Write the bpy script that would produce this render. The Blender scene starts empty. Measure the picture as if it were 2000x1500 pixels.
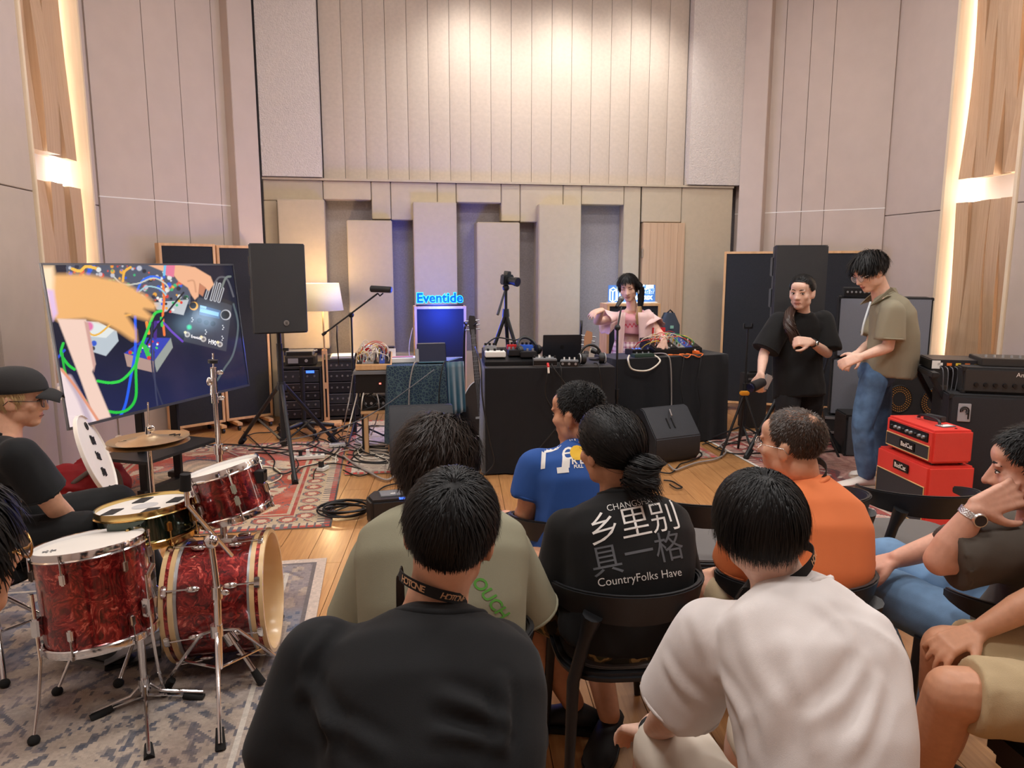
import bpy, bmesh, math, random
import numpy as np
from mathutils import Vector, Matrix, Quaternion, noise
random.seed(7);np.random.seed(7)
SC=bpy.context.scene
COL=SC.collection
# camera, exposure, world
F_PX, PITCH, CAM_H=1450.0, math.radians(9.0), 1.6
cam_data=bpy.data.cameras.new('camera');cam=bpy.data.objects.new('camera', cam_data)
COL.objects.link(cam)
cam_data.sensor_fit='HORIZONTAL';cam_data.sensor_width=36.0;cam_data.lens=36.0*F_PX/2000.0
cam_data.clip_start=0.05
cam.location=(0, 0, CAM_H);cam.rotation_euler=(math.pi/2-PITCH, 0, 0)
SC.camera=cam
SC.view_settings.view_transform='Standard';SC.view_settings.look='None'
SC.view_settings.gamma=1.0;SC.view_settings.use_curve_mapping=False
SC.view_settings.exposure=0.0
SC.cycles.max_bounces=7;SC.cycles.diffuse_bounces=4;SC.cycles.glossy_bounces=3;SC.cycles.caustics_reflective=False;SC.cycles.caustics_refractive=False
world=bpy.data.worlds.new('world');SC.world=world;world.use_nodes=True
world.node_tree.nodes['Background'].inputs[0].default_value=(0.9, 0.93, 1.0, 1)
world.node_tree.nodes['Background'].inputs[1].default_value=0.25
YAW=math.radians(10.0);CY, SY=math.cos(YAW), math.sin(YAW)
N_BACK, S_L, S_R, CEIL=8.25, -2.38, 5.2, 5.2
def R(s, n, z=0.0):return Vector((s*CY-n*SY, s*SY+n*CY, z))
RM=Matrix.Rotation(YAW, 4, 'Z')
def ray(x, y):
 u, w=(x-1000)/F_PX, -(y-750)/F_PX
 return Vector((u, math.cos(PITCH)+w*math.sin(PITCH), -math.sin(PITCH)+w*math.cos(PITCH)))
CAMP=Vector((0, 0, CAM_H))
def P(x, y, Y):r=ray(x, y);return CAMP+r*(Y/r.y)
def G(x, y, z=0.0):r=ray(x, y);return CAMP+r*((z-CAM_H)/r.z)
def WN(x, y, n):
 r=ray(x, y);rn=-r.x*SY+r.y*CY;p=CAMP+r*(n/rn)
 return(p.x*CY+p.y*SY, p.z)
def WS(x, y, s):
 r=ray(x, y);rs=r.x*CY+r.y*SY;p=CAMP+r*(s/rs)
 return(-p.x*SY+p.y*CY, p.z)
def V(*a):return Vector(a)
def area(name, loc, sx, sy, power, col, rot=(0, 0, 0), spread=math.pi):
 l=bpy.data.lights.new(name, 'AREA');l.shape='RECTANGLE';l.size=sx;l.size_y=sy
 l.energy=power;l.color=col;l.spread=spread
 o=bpy.data.objects.new(name, l);COL.objects.link(o);o.location=loc;o.rotation_euler=rot
 return o
def spot(name, loc, aim, power, col, ang=60, blend=0.6, rad=0.06):
 l=bpy.data.lights.new(name, 'SPOT');l.energy=power;l.color=col
 l.spot_size=math.radians(ang);l.spot_blend=blend;l.shadow_soft_size=rad
 o=bpy.data.objects.new(name, l);COL.objects.link(o);o.location=loc
 o.rotation_euler=(Vector(aim)-Vector(loc)).to_track_quat('-Z', 'Y').to_euler()
 return o
WARM=(1.0, 0.9, 0.8)
CEIL_FILL=[(-0.6, 1.0, 'behind the camera at the left'), (3.4, 1.0, 'behind the camera at the right'), (-0.6, 3.6, 'above the drum kit'), (3.4, 3.6, 'above the audience at the right'), (0.3, 6.0, 'above the long table'), (2.7, 6.0, 'above the right table')]
for s, n, _ in CEIL_FILL:
 area('ceiling_fill_glow', R(s, n, CEIL-0.06), 1.2, 0.5, 66 if n<5 else 40, (1.0, 0.96, 0.92), (0, 0, YAW))  # unseen fill lamps added for the room's ambient light
SPOTS=[(0.95, 1.1), (2.0, 1.9), (3.0, 2.7)]
for s, t in SPOTS:
 spot('wall_spot', R(s, 7.5, 4.34), R(t, 8.2, 3.2), 62, (1.0, 0.97, 0.92), 130, 1.0, 0.10)
 # mesh and material helpers
MATS={}
def mat(name, col, rough=0.6, metal=0.0, noise_s=0, noise_a=0.0, bump=0.0, bump_s=200, emit=None, emit_s=0, coat=0.0, sheen=0.0, spec=0.5, alpha=1.0, trans=0.0, rnd=0.0, aniso_scale=None, sss=0.0):
 if name in MATS:return MATS[name]
 m=bpy.data.materials.new(name);m.use_nodes=True;nt=m.node_tree;b=nt.nodes['Principled BSDF']
 c=tuple(col)+(1, )
 b.inputs['Base Color'].default_value=c;b.inputs['Roughness'].default_value=rough
 b.inputs['Metallic'].default_value=metal;b.inputs['Specular IOR Level'].default_value=spec
 if coat:b.inputs['Coat Weight'].default_value=coat;b.inputs['Coat Roughness'].default_value=0.08
 if sheen:b.inputs['Sheen Weight'].default_value=sheen;b.inputs['Sheen Roughness'].default_value=0.4
 if sss:b.inputs['Subsurface Weight'].default_value=sss;b.inputs['Subsurface Radius'].default_value=(0.012, 0.005, 0.003);b.inputs['Subsurface Scale'].default_value=0.6
 if trans:b.inputs['Transmission Weight'].default_value=trans
 if alpha<1:b.inputs['Alpha'].default_value=alpha
 if emit:b.inputs['Emission Color'].default_value=tuple(emit)+(1, );b.inputs['Emission Strength'].default_value=emit_s
 tc=None
 def coord():
  nonlocal tc
  if tc is None:
   t=nt.nodes.new('ShaderNodeTexCoord');tc=t.outputs['Object']
   if aniso_scale:
    mp=nt.nodes.new('ShaderNodeMapping');mp.inputs['Scale'].default_value=aniso_scale
    nt.links.new(tc, mp.inputs['Vector']);tc=mp.outputs['Vector']
  return tc
 if noise_a:
  n=nt.nodes.new('ShaderNodeTexNoise');n.inputs['Scale'].default_value=noise_s;n.inputs['Detail'].default_value=5
  nt.links.new(coord(), n.inputs['Vector'])
  r=nt.nodes.new('ShaderNodeMapRange');r.inputs['From Min'].default_value=0.3;r.inputs['From Max'].default_value=0.7
  r.inputs['To Min'].default_value=1-noise_a;r.inputs['To Max'].default_value=1+noise_a
  nt.links.new(n.outputs['Fac'], r.inputs['Value'])
  mx=nt.nodes.new('ShaderNodeMix');mx.data_type='RGBA';mx.blend_type='MULTIPLY';mx.inputs['Factor'].default_value=1
  mx.inputs[6].default_value=c;nt.links.new(r.outputs['Result'], mx.inputs[7]);out=mx.outputs[2]
  nt.links.new(out, b.inputs['Base Color'])
 if rnd:
  oi=nt.nodes.new('ShaderNodeObjectInfo');r2=nt.nodes.new('ShaderNodeMapRange')
  r2.inputs['To Min'].default_value=1-rnd;r2.inputs['To Max'].default_value=1+rnd
  nt.links.new(oi.outputs['Random'], r2.inputs['Value'])
  m2=nt.nodes.new('ShaderNodeMix');m2.data_type='RGBA';m2.blend_type='MULTIPLY';m2.inputs['Factor'].default_value=1
  if noise_a:nt.links.new(out, m2.inputs[6])
  else:m2.inputs[6].default_value=c
  nt.links.new(r2.outputs['Result'], m2.inputs[7]);nt.links.new(m2.outputs[2], b.inputs['Base Color'])
 if bump:
  n2=nt.nodes.new('ShaderNodeTexNoise');n2.inputs['Scale'].default_value=bump_s;n2.inputs['Detail'].default_value=3
  nt.links.new(coord(), n2.inputs['Vector'])
  bp=nt.nodes.new('ShaderNodeBump');bp.inputs['Strength'].default_value=bump;bp.inputs['Distance'].default_value=0.01
  nt.links.new(n2.outputs['Fac'], bp.inputs['Height']);nt.links.new(bp.outputs['Normal'], b.inputs['Normal'])
 MATS[name]=m
 return m
def wood(name, c1, c2, scale=(1, 1, 1), rough=0.5, rings=14.0, rnd=0.0, coat=0.0):
 if name in MATS:return MATS[name]
 m=bpy.data.materials.new(name);m.use_nodes=True;nt=m.node_tree;b=nt.nodes['Principled BSDF']
 b.inputs['Roughness'].default_value=rough
 if coat:b.inputs['Coat Weight'].default_value=coat;b.inputs['Coat Roughness'].default_value=0.15
 t=nt.nodes.new('ShaderNodeTexCoord');mp=nt.nodes.new('ShaderNodeMapping');mp.inputs['Scale'].default_value=scale
 nt.links.new(t.outputs['Object'], mp.inputs['Vector'])
 oi=nt.nodes.new('ShaderNodeObjectInfo');ml=nt.nodes.new('ShaderNodeVectorMath');ml.operation='ADD'
 sc=nt.nodes.new('ShaderNodeMath');sc.operation='MULTIPLY';sc.inputs[1].default_value=37.0
 nt.links.new(oi.outputs['Random'], sc.inputs[0]);nt.links.new(mp.outputs['Vector'], ml.inputs[0]);nt.links.new(sc.outputs[0], ml.inputs[1])
 n=nt.nodes.new('ShaderNodeTexNoise');n.inputs['Scale'].default_value=rings;n.inputs['Detail'].default_value=6;n.inputs['Distortion'].default_value=0.6
 nt.links.new(ml.outputs[0], n.inputs['Vector'])
 cr=nt.nodes.new('ShaderNodeValToRGB');cr.color_ramp.elements[0].position=0.3;cr.color_ramp.elements[1].position=0.72
 cr.color_ramp.elements[0].color=tuple(c1)+(1, );cr.color_ramp.elements[1].color=tuple(c2)+(1, )
 nt.links.new(n.outputs['Fac'], cr.inputs['Fac']);out=cr.outputs['Color']
 if rnd:
  r2=nt.nodes.new('ShaderNodeMapRange');r2.inputs['To Min'].default_value=1-rnd;r2.inputs['To Max'].default_value=1+rnd
  nt.links.new(oi.outputs['Random'], r2.inputs['Value'])
  m2=nt.nodes.new('ShaderNodeMix');m2.data_type='RGBA';m2.blend_type='MULTIPLY';m2.inputs['Factor'].default_value=1
  nt.links.new(out, m2.inputs[6]);nt.links.new(r2.outputs['Result'], m2.inputs[7]);out=m2.outputs[2]
 nt.links.new(out, b.inputs['Base Color'])
 MATS[name]=m
 return m
def vcol_mat(name, rough=0.8, emit=0.0, bump=0.0, bump_s=300, sheen=0.0):
 if name in MATS:return MATS[name]
 m=bpy.data.materials.new(name);m.use_nodes=True;nt=m.node_tree;b=nt.nodes['Principled BSDF']
 a=nt.nodes.new('ShaderNodeVertexColor');a.layer_name='print'
 nt.links.new(a.outputs['Color'], b.inputs['Base Color']);b.inputs['Roughness'].default_value=rough
 if sheen:b.inputs['Sheen Weight'].default_value=sheen
 if emit:
  nt.links.new(a.outputs['Color'], b.inputs['Emission Color']);b.inputs['Emission Strength'].default_value=emit
  b.inputs['Base Color'].default_value=(0.01, 0.01, 0.01, 1);nt.links.remove(b.inputs['Base Color'].links[0])
 if bump:
  n2=nt.nodes.new('ShaderNodeTexNoise');n2.inputs['Scale'].default_value=bump_s
  t=nt.nodes.new('ShaderNodeTexCoord');nt.links.new(t.outputs['Object'], n2.inputs['Vector'])
  bp=nt.nodes.new('ShaderNodeBump');bp.inputs['Strength'].default_value=bump;bp.inputs['Distance'].default_value=0.01
  nt.links.new(n2.outputs['Fac'], bp.inputs['Height']);nt.links.new(bp.outputs['Normal'], b.inputs['Normal'])
 MATS[name]=m
 return m
WM={}
def tag(o, label=None, cat=None, group=None, kind=None):
 if label:o['label']=label
 if cat:o['category']=cat
 if group:o['group']=group
 if kind:o['kind']=kind
 return o
def thing(name, label, cat, M=None, group=None):
 o=bpy.data.objects.new(name, None);COL.objects.link(o);o.empty_display_size=0.1
 if M is None:M=Matrix.Identity(4)
 elif isinstance(M, Vector):M=Matrix.Translation(M)
 o.matrix_world=M;WM[o.name]=M.copy()
 return tag(o, label, cat, group)
def link_mesh(name, me, m, parent=None, smooth=None, M=None):
 o=bpy.data.objects.new(name, me);COL.objects.link(o)
 if m is not None:me.materials.append(m)
 if parent is not None:
  o.parent=parent;WM[o.name]=WM[parent.name]
 elif M is not None:o.matrix_world=M;WM[o.name]=M.copy()
 else:WM[o.name]=Matrix.Identity(4)
 if smooth is not None:
  me.polygons.foreach_set('use_smooth', [True]*len(me.polygons))
  if smooth<179:me.set_sharp_from_angle(angle=math.radians(smooth))
 return o
def frame(d, up=None):
 d=Vector(d).normalized()
 if up is None:up=Vector((0, 0, 1))if abs(d.z)<0.95 else Vector((0, 1, 0))
 x=Vector(up).cross(d)
 if x.length<1e-6:x=Vector((1, 0, 0)).cross(d)
 x.normalize();y=d.cross(x)
 return Matrix((x, y, d)).transposed()
class MB:
 """collects shapes in world space (or the local space of a thing at the origin) and links them as one mesh"""
 def __init__(self):self.v=[];self.f=[];self.M=Matrix.Identity(4)
 def add(self, vs, fs, M=None):
  k=len(self.v);M=self.M if M is None else self.M@M
  self.v+=[M@Vector(q)for q in vs];self.f+=[tuple(i+k for i in f)for f in fs];return self
 def box(self, c, size, M=None):
  x, y, z=(size[0]/2, size[1]/2, size[2]/2)
  vs=[(c[0]+a*x, c[1]+b*y, c[2]+d*z)for d in(-1, 1)for b in(-1, 1)for a in(-1, 1)]
  return self.add(vs, [(0, 2, 3, 1), (4, 5, 7, 6), (0, 1, 5, 4), (2, 6, 7, 3), (0, 4, 6, 2), (1, 3, 7, 5)], M)
 def bar(self, p, q, w, h, up=None):
  p, q=Vector(p), Vector(q);Fm=frame(q-p, up).to_4x4();Fm.translation=(p+q)/2
  return self.box((0, 0, 0), (w, h, (q-p).length), Fm)
 def cyl(self, p, q, r0, r1=None, seg=12, caps=True):
  p, q=Vector(p), Vector(q);r1=r0 if r1 is None else r1;Fm=frame(q-p)
  vs=[];n=seg
  for c, r in((p, r0), (q, r1)):
   for i in range(n):
    a=2*math.pi*i/n;vs.append(c+Fm@Vector((r*math.cos(a), r*math.sin(a), 0)))
  fs=[(i, (i+1)%n, n+(i+1)%n, n+i)for i in range(n)]
  if caps:fs+=[tuple(range(n))[::-1], tuple(range(n, 2*n))]
  return self.add(vs, fs)
 def tube(self, pts, r, seg=8, closed=False, caps=True):
  pts=[Vector(p)for p in pts];n=len(pts);vs=[];fs=[]
  rr=r if isinstance(r, (list, tuple, np.ndarray))else[r]*n
  X=None
  for i, p in enumerate(pts):
   if closed:d=pts[(i+1)%n]-pts[i-1]
   else:d=pts[min(i+1, n-1)]-pts[max(i-1, 0)]
   if d.length<1e-9:d=Vector((0, 0, 1))
   d.normalize()
   if X is None:X=frame(d)@Vector((1, 0, 0))
   X=X-d*X.dot(d)
   if X.length<1e-6:X=frame(d)@Vector((1, 0, 0))
   X.normalize();Yv=d.cross(X)
   for k in range(seg):
    a=2*math.pi*k/seg;vs.append(p+(X*math.cos(a)+Yv*math.sin(a))*rr[i])
  m=n if closed else n-1
  for i in range(m):
   a, b=i*seg, ((i+1)%n)*seg
   for k in range(seg):fs.append((a+k, a+(k+1)%seg, b+(k+1)%seg, b+k))
  if caps and not closed:fs+=[tuple(range(seg))[::-1], tuple(range((n-1)*seg, n*seg))]
  return self.add(vs, fs)
 def lathe(self, prof, M=None, seg=32):
  vs=[];fs=[];n=len(prof)
  for r, z in prof:
   for k in range(seg):
    a=2*math.pi*k/seg;vs.append((r*math.cos(a), r*math.sin(a), z))
  for i in range(n-1):
   for k in range(seg):fs.append((i*seg+k, i*seg+(k+1)%seg, (i+1)*seg+(k+1)%seg, (i+1)*seg+k))
  return self.add(vs, fs, M)
 def ball(self, c, r, M=None, seg=16, rings=10):
  if not isinstance(r, (tuple, list, Vector)):r=(r, r, r)
  vs=[];fs=[]
  for i in range(1, rings):
   t=math.pi*i/rings
   for k in range(seg):
    a=2*math.pi*k/seg
    vs.append((r[0]*math.sin(t)*math.cos(a), r[1]*math.sin(t)*math.sin(a), r[2]*math.cos(t)))
  vs+=[(0, 0, r[2]), (0, 0, -r[2])];top, bot=len(vs)-2, len(vs)-1
  for i in range(rings-2):
   for k in range(seg):fs.append((i*seg+k, (i+1)*seg+k, (i+1)*seg+(k+1)%seg, i*seg+(k+1)%seg))
  for k in range(seg):
   fs.append((top, k, (k+1)%seg));fs.append((bot, (rings-2)*seg+(k+1)%seg, (rings-2)*seg+k))
  T=Matrix.Translation(Vector(c))
  return self.add(vs, fs, T if M is None else T@M)
 def prism(self, outline, h, M=None):
  n=len(outline);vs=[(x, y, 0)for x, y in outline]+[(x, y, h)for x, y in outline]
  fs=[tuple(range(n))[::-1], tuple(range(n, 2*n))]+[(i, (i+1)%n, n+(i+1)%n, n+i)for i in range(n)]
  return self.add(vs, fs, M)
 def loft(self, rings, caps=True):
  n=len(rings[0]);vs=[p for r in rings for p in r];fs=[]
  for i in range(len(rings)-1):
   for k in range(n):fs.append((i*n+k, i*n+(k+1)%n, (i+1)*n+(k+1)%n, (i+1)*n+k))
  if caps:fs+=[tuple(range(n))[::-1], tuple(range((len(rings)-1)*n, len(rings)*n))]
  return self.add(vs, fs)
 def mesh(self, name, M=None):
  me=bpy.data.meshes.new(name)
  vs=self.v if M is None else[M@q for q in self.v]
  me.from_pydata([tuple(q)for q in vs], [], self.f);me.update();return me
 def build(self, name, m, parent=None, smooth=None, bevel=0, seg=2, M=None):
  inv=None
  if parent is not None:inv=WM[parent.name].inverted()
  elif M is not None:inv=M.inverted()
  me=self.mesh(name, inv)
  if bevel:
   bm=bmesh.new();bm.from_mesh(me)
   bmesh.ops.remove_doubles(bm, verts=bm.verts, dist=1e-6)
   bmesh.ops.recalc_face_normals(bm, faces=bm.faces)
   es=[e for e in bm.edges if len(e.link_faces)==2 and e.calc_face_angle(0)>0.5]
   bmesh.ops.bevel(bm, geom=es, offset=bevel, segments=seg, affect='EDGES', clamp_overlap=True)
   bm.to_mesh(me);bm.free()
   if smooth is None:smooth=40
  return link_mesh(name, me, m, parent, smooth, M)
def spline(pts, n=8, closed=False):
 pts=[Vector(p)for p in pts];out=[];m=len(pts)
 rng=range(m)if closed else range(m-1)
 for i in rng:
  if closed:a, b, c, d=pts[i-1], pts[i], pts[(i+1)%m], pts[(i+2)%m]
  else:a, b, c, d=pts[max(i-1, 0)], pts[i], pts[i+1], pts[min(i+2, m-1)]
  for k in range(n):
   t=k/n;t2, t3=t*t, t*t*t
   out.append(0.5*((2*b)+(c-a)*t+(2*a-5*b+4*c-d)*t2+(3*b-a-3*c+d)*t3))
 if not closed:out.append(pts[-1])
 return out
def copy_tree(o, M=None, parent=None):
 c=o.copy();COL.objects.link(c)
 if parent is not None:c.parent=parent
 if M is not None:c.matrix_world=M;WM[c.name]=M
 for ch in list(o.children):copy_tree(ch, None, c)
 return c
def text_mesh(s, size=1.0, extrude=0.0, align='CENTER', shear=0.0, offset=0.0, space=1.0, res=3):
 cu=bpy.data.curves.new('lettering', 'FONT');cu.body=s;cu.size=size;cu.extrude=extrude
 cu.align_x=align;cu.align_y='CENTER';cu.shear=shear;cu.offset=offset;cu.space_character=space;cu.resolution_u=res
 o=bpy.data.objects.new('lettering', cu);COL.objects.link(o)
 me=bpy.data.meshes.new_from_object(o.evaluated_get(bpy.context.evaluated_depsgraph_get()))
 bpy.data.objects.remove(o);bpy.data.curves.remove(cu);return me
def text(s, M, size, m, parent=None, name='lettering', **kw):
 me=text_mesh(s, size, **kw)
 inv=WM[parent.name].inverted()if parent is not None else Matrix.Identity(4)
 me.transform(inv@M);return link_mesh(name, me, m, parent)
def axes(x, y, z, o):
 M=Matrix((Vector(x), Vector(y), Vector(z))).transposed().to_4x4();M.translation=Vector(o);return M
def colour_grid(name, nx, ny, fn, m, parent=None, M=None, size=(1, 1)):
 """flat grid in xy (0..size), coloured by fn(u, v) -> rgb arrays on faces; colours are linear"""
 xs=np.linspace(0, size[0], nx+1);ys=np.linspace(0, size[1], ny+1)
 X, Yg=np.meshgrid(xs, ys);vs=np.stack([X.ravel(), Yg.ravel(), np.zeros(X.size)], 1)
 i, j=np.meshgrid(np.arange(nx), np.arange(ny));a=(j*(nx+1)+i).ravel()
 fs=np.stack([a, a+1, a+nx+2, a+nx+1], 1)
 me=bpy.data.meshes.new(name)
 me.vertices.add(len(vs));me.vertices.foreach_set('co', vs.ravel())
 me.loops.add(fs.size);me.loops.foreach_set('vertex_index', fs.ravel())
 me.polygons.add(len(fs));me.polygons.foreach_set('loop_start', np.arange(len(fs))*4)
 me.update(calc_edges=True)
 u=((i+0.5)/nx).ravel();v=((j+0.5)/ny).ravel()
 rgb=np.clip(fn(u, v), 0, 4);col=np.ones((len(fs), 4), np.float32);col[:, :3]=rgb
 at=me.color_attributes.new('print', 'FLOAT_COLOR', 'CORNER');at.data.foreach_set('color', np.repeat(col, 4, 0).ravel())
 if M is not None:
  inv=WM[parent.name].inverted()if parent is not None else Matrix.Identity(4)
  me.transform(inv@M)
 return link_mesh(name, me, m, parent)
def lin(c):
 c=np.asarray(c, float)/255.0
 return np.where(c<=0.04045, c/12.92, ((c+0.055)/1.055)**2.4)
def L(*c):return tuple(float(q)for q in lin(c))
# room shell
M_WALL=mat('painted fabric wall', L(196, 180, 170), 0.85, noise_s=6, noise_a=0.03, bump=0.12, bump_s=420)
M_FAB=mat('beige fabric panel', L(190, 175, 161), 0.9, noise_s=30, noise_a=0.05, bump=0.25, bump_s=500)
M_FRAME=mat('sand fabric panel', L(186, 171, 148), 0.88, noise_s=20, noise_a=0.03, bump=0.15, bump_s=500)
M_REC=mat('grey fabric recess', L(150, 143, 146), 0.95, noise_s=60, noise_a=0.10, bump=0.3, bump_s=400)
M_PLAST=mat('rough plaster', L(206, 196, 190), 0.9, noise_s=45, noise_a=0.06, bump=0.9, bump_s=75)
M_WHITE=mat('white plaster', L(238, 234, 228), 0.7)
M_CEIL=mat('ceiling grey', L(150, 145, 140), 0.9)
M_OAK=wood('light oak', L(188, 155, 124), L(204, 173, 142), (24, 24, 0.4), 0.6, 3.0)
M_OAKF=wood('pale oak frame', L(230, 210, 180), L(240, 222, 196), (10, 10, 0.6), 0.5, 3.0)
M_PLANK=wood('floor oak', L(174, 122, 74), L(200, 148, 96), (30, 1.6, 1), 0.30, 2.2, rnd=0.06, coat=0.2)
M_GAP=mat('dark joint', (0.03, 0.02, 0.015), 0.9)
def struct(name, mb, m, parent=None, **kw):
 o=mb.build(name, m, parent, **kw)
 if parent is None:o['kind']='structure'
 return o
RMI=RM
def rbox(mb, s0, s1, n0, n1, z0, z1):
 return mb.box(((s0+s1)/2, (n0+n1)/2, (z0+z1)/2), (s1-s0, n1-n0, z1-z0), RM)
floor=struct('floor', rbox(MB(), S_L-0.6, S_R+0.6, -2.5, 9.0, -0.12, -0.016), M_GAP)
pw, pl=0.19, 1.35
pm={}
for ln in(pl, ):
 me=MB().box((0, 0, -0.008), (pw-0.003, ln-0.003, 0.016)).mesh('plank');me.materials.append(M_PLANK);pm[ln]=me
rows=[]
FA=math.radians(4.0)
FR=Matrix.Rotation(FA, 4, 'Z')
cnt=0
for i in range(-20, 38):
 for j in range(-3, 9):
  x=i*pw;y=j*pl+((i*7)%5)*pl/5
  p=FR@Vector((x, y, 0))
  s, n=p.x*CY+p.y*SY, -p.x*SY+p.y*CY
  if not(S_L-0.5<s<S_R+0.5 and-2.4<n<8.9):continue
  inview=p.y>1.3 and abs(p.x)<0.72*p.y+0.35
  rows.append((inview, p))
vis=[p for q, p in rows if q];hid=[p for q, p in rows if not q]
vis.sort(key=lambda p:p.y)
for p in vis[:300]:
 o=bpy.data.objects.new('plank', pm[pl]);COL.objects.link(o);o.parent=floor;WM[o.name]=Matrix.Identity(4)
 o.matrix_local=Matrix.Translation(p)@FR
rest=MB()
for p in vis[300:]+hid:rest.box((0, 0, -0.008), (pw-0.003, pl-0.003, 0.016), Matrix.Translation(p)@FR)
rb=rest.build('planking', M_PLANK, floor);rb['kind']='stuff'
struct('ceiling', rbox(MB(), S_L-0.6, S_R+0.6, -2.5, 9.0, CEIL, CEIL+0.1), M_CEIL)
struct('wall_rear', rbox(MB(), S_L-0.6, S_R+0.6, -2.6, -2.5, 0, CEIL), M_WALL)
wb=struct('wall_back', rbox(MB(), -1.5, 4.3, N_BACK+0.06, N_BACK+0.3, 0, CEIL), M_REC)
LED=2.48
def px_s(x, y, n):return WN(x, y, n)[0]
sA, sB=px_s(633, 340, N_BACK), px_s(1333, 355, N_BACK)
nst=18
fme=None
for i in range(nst):
 a=sA+(sB-sA)*i/nst;b=sA+(sB-sA)*(i+1)/nst
 w=b-a-0.004;c=(a+b)/2
 if fme is None:
  m2=MB();prof=[]
  for k in range(9):
   t=-1+2*k/8;prof.append((t*w/2, -0.030-0.010*(1-t**4)))
  out=prof+[(w/2, 0.06), (-w/2, 0.06)]
  m2.prism(out, CEIL-LED, None);fme=m2.mesh('fabric_strip');fme.materials.append(M_FAB)
  fme.polygons.foreach_set('use_smooth', [True]*len(fme.polygons));fme.set_sharp_from_angle(angle=math.radians(35))
 o=bpy.data.objects.new('fabric_strip', fme);COL.objects.link(o);o.parent=wb
 o.matrix_local=RM@Matrix.Translation((c, N_BACK, LED))
sL0, sR1=px_s(512, 340, N_BACK-0.14), px_s(1446, 360, N_BACK-0.14)
rbox(MB(), sL0, sA-0.012, N_BACK-0.14, N_BACK+0.08, LED+0.03, CEIL).build('plaster_panel', M_PLAST, wb)
rbox(MB(), sB+0.012, sR1, N_BACK-0.14, N_BACK+0.08, LED+0.03, CEIL).build('plaster_panel', M_PLAST, wb)
NF=N_BACK-0.10
def zpx(x, y, n):return WN(x, y, n)[1]
def wpanel(x0, x1, y0, y1, nf, m, name='panel', z0=None, z1=None, bev=0.006):
 xm=(x0+x1)/2;ym=y0 if y0 is not None else 380
 a, b=WN(x0, ym, nf)[0], WN(x1, ym, nf)[0]
 zt=LED if y0 is None else zpx(xm, y0, nf)
 zb=z0 if z0 is not None else zpx(xm, y1, nf)
 return rbox(MB(), a+0.003, b-0.003, nf, N_BACK+0.08, zb, zt).build(name, m, wb, bevel=bev)
groups_top=[(514, 631, 392), (631, 725, 390), (725, 763, 428), (763, 854, 430), (854, 891, 430), (891, 979, 396), (979, 1016, 432), (1016, 1100, 434), (1100, 1136, 434), (1136, 1219, 400), (1254, 1332, 434)]
for x0, x1, y1 in groups_top:wpanel(x0, x1, None, y1, NF, M_FRAME)
for x0, x1 in((514, 541), (1219, 1252), (1332, 1432)):
 wpanel(x0, x1, 392 if x0<1300 and x0!=1219 else None, None, NF, M_FRAME, z0=0.0)
NP=N_BACK-0.20
for x0, x1, y0, y1 in((540, 633, 388, 682), (676, 766, 430, 690), (806, 892, 394, 700), (931, 1016, 434, 690), (1052, 1136, 399, 677)):
 wpanel(x0, x1, y0, y1, NP, M_FRAME, 'relief_panel', bev=0.008)
a, b=WN(541, 690, NF)[0], WN(1219, 690, NF)[0]
rbox(MB(), a, b, NF, N_BACK+0.08, 0.0, 0.66).build('base_panel', M_FRAME, wb, bevel=0.006)
a, b=WN(512, 350, NF)[0], WN(1432, 368, NF)[0]
rbox(MB(), a, b, NF-0.02, N_BACK-0.02, LED, LED+0.022).build('ledge', M_FRAME, wb)
a, b=WN(1251, 600, NF)[0], WN(1331, 600, NF)[0]
zt=zpx(1290, 434, NF)
d1=struct('door_1', rbox(MB(), a, b, NF-0.012, N_BACK, 0.01, zt-0.006), M_OAK, bevel=0.004)
w=(b-a)/6
for i in range(6):
 rbox(MB(), a+w*i+0.001, a+w*(i+1)-0.001, NF-0.018, NF-0.008, 0.012, zt-0.008).build('door_board', M_OAK, d1)
hg=MB();rbox(hg, a-0.012, a+0.008, NF-0.026, NF, 1.7, 1.8);rbox(hg, a-0.012, a+0.008, NF-0.026, NF, 0.3, 0.4)
hg.build('hinge', mat('steel', (0.6, 0.6, 0.6), 0.3, 1.0), d1)
def seg_wall(name, p, q, m, th=0.15, inner=1):
 """wall slab between room points p and q (s, n); thickness away from the room"""
 d=Vector((q[0]-p[0], q[1]-p[1]));nn=Vector((d.y, -d.x)).normalized()*inner
 pts=[p, q, (q[0]-nn.x*th, q[1]-nn.y*th), (p[0]-nn.x*th, p[1]-nn.y*th)]
 mb=MB();mb.prism([(x, y)for x, y in pts], CEIL, RM)
 return mb, d, nn
cl0, cl1=(S_L, 7.12), (WN(508, 400, N_BACK)[0], N_BACK)
cr1, cr0=(WN(1437, 400, N_BACK)[0], N_BACK), (S_R, 7.12)
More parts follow.
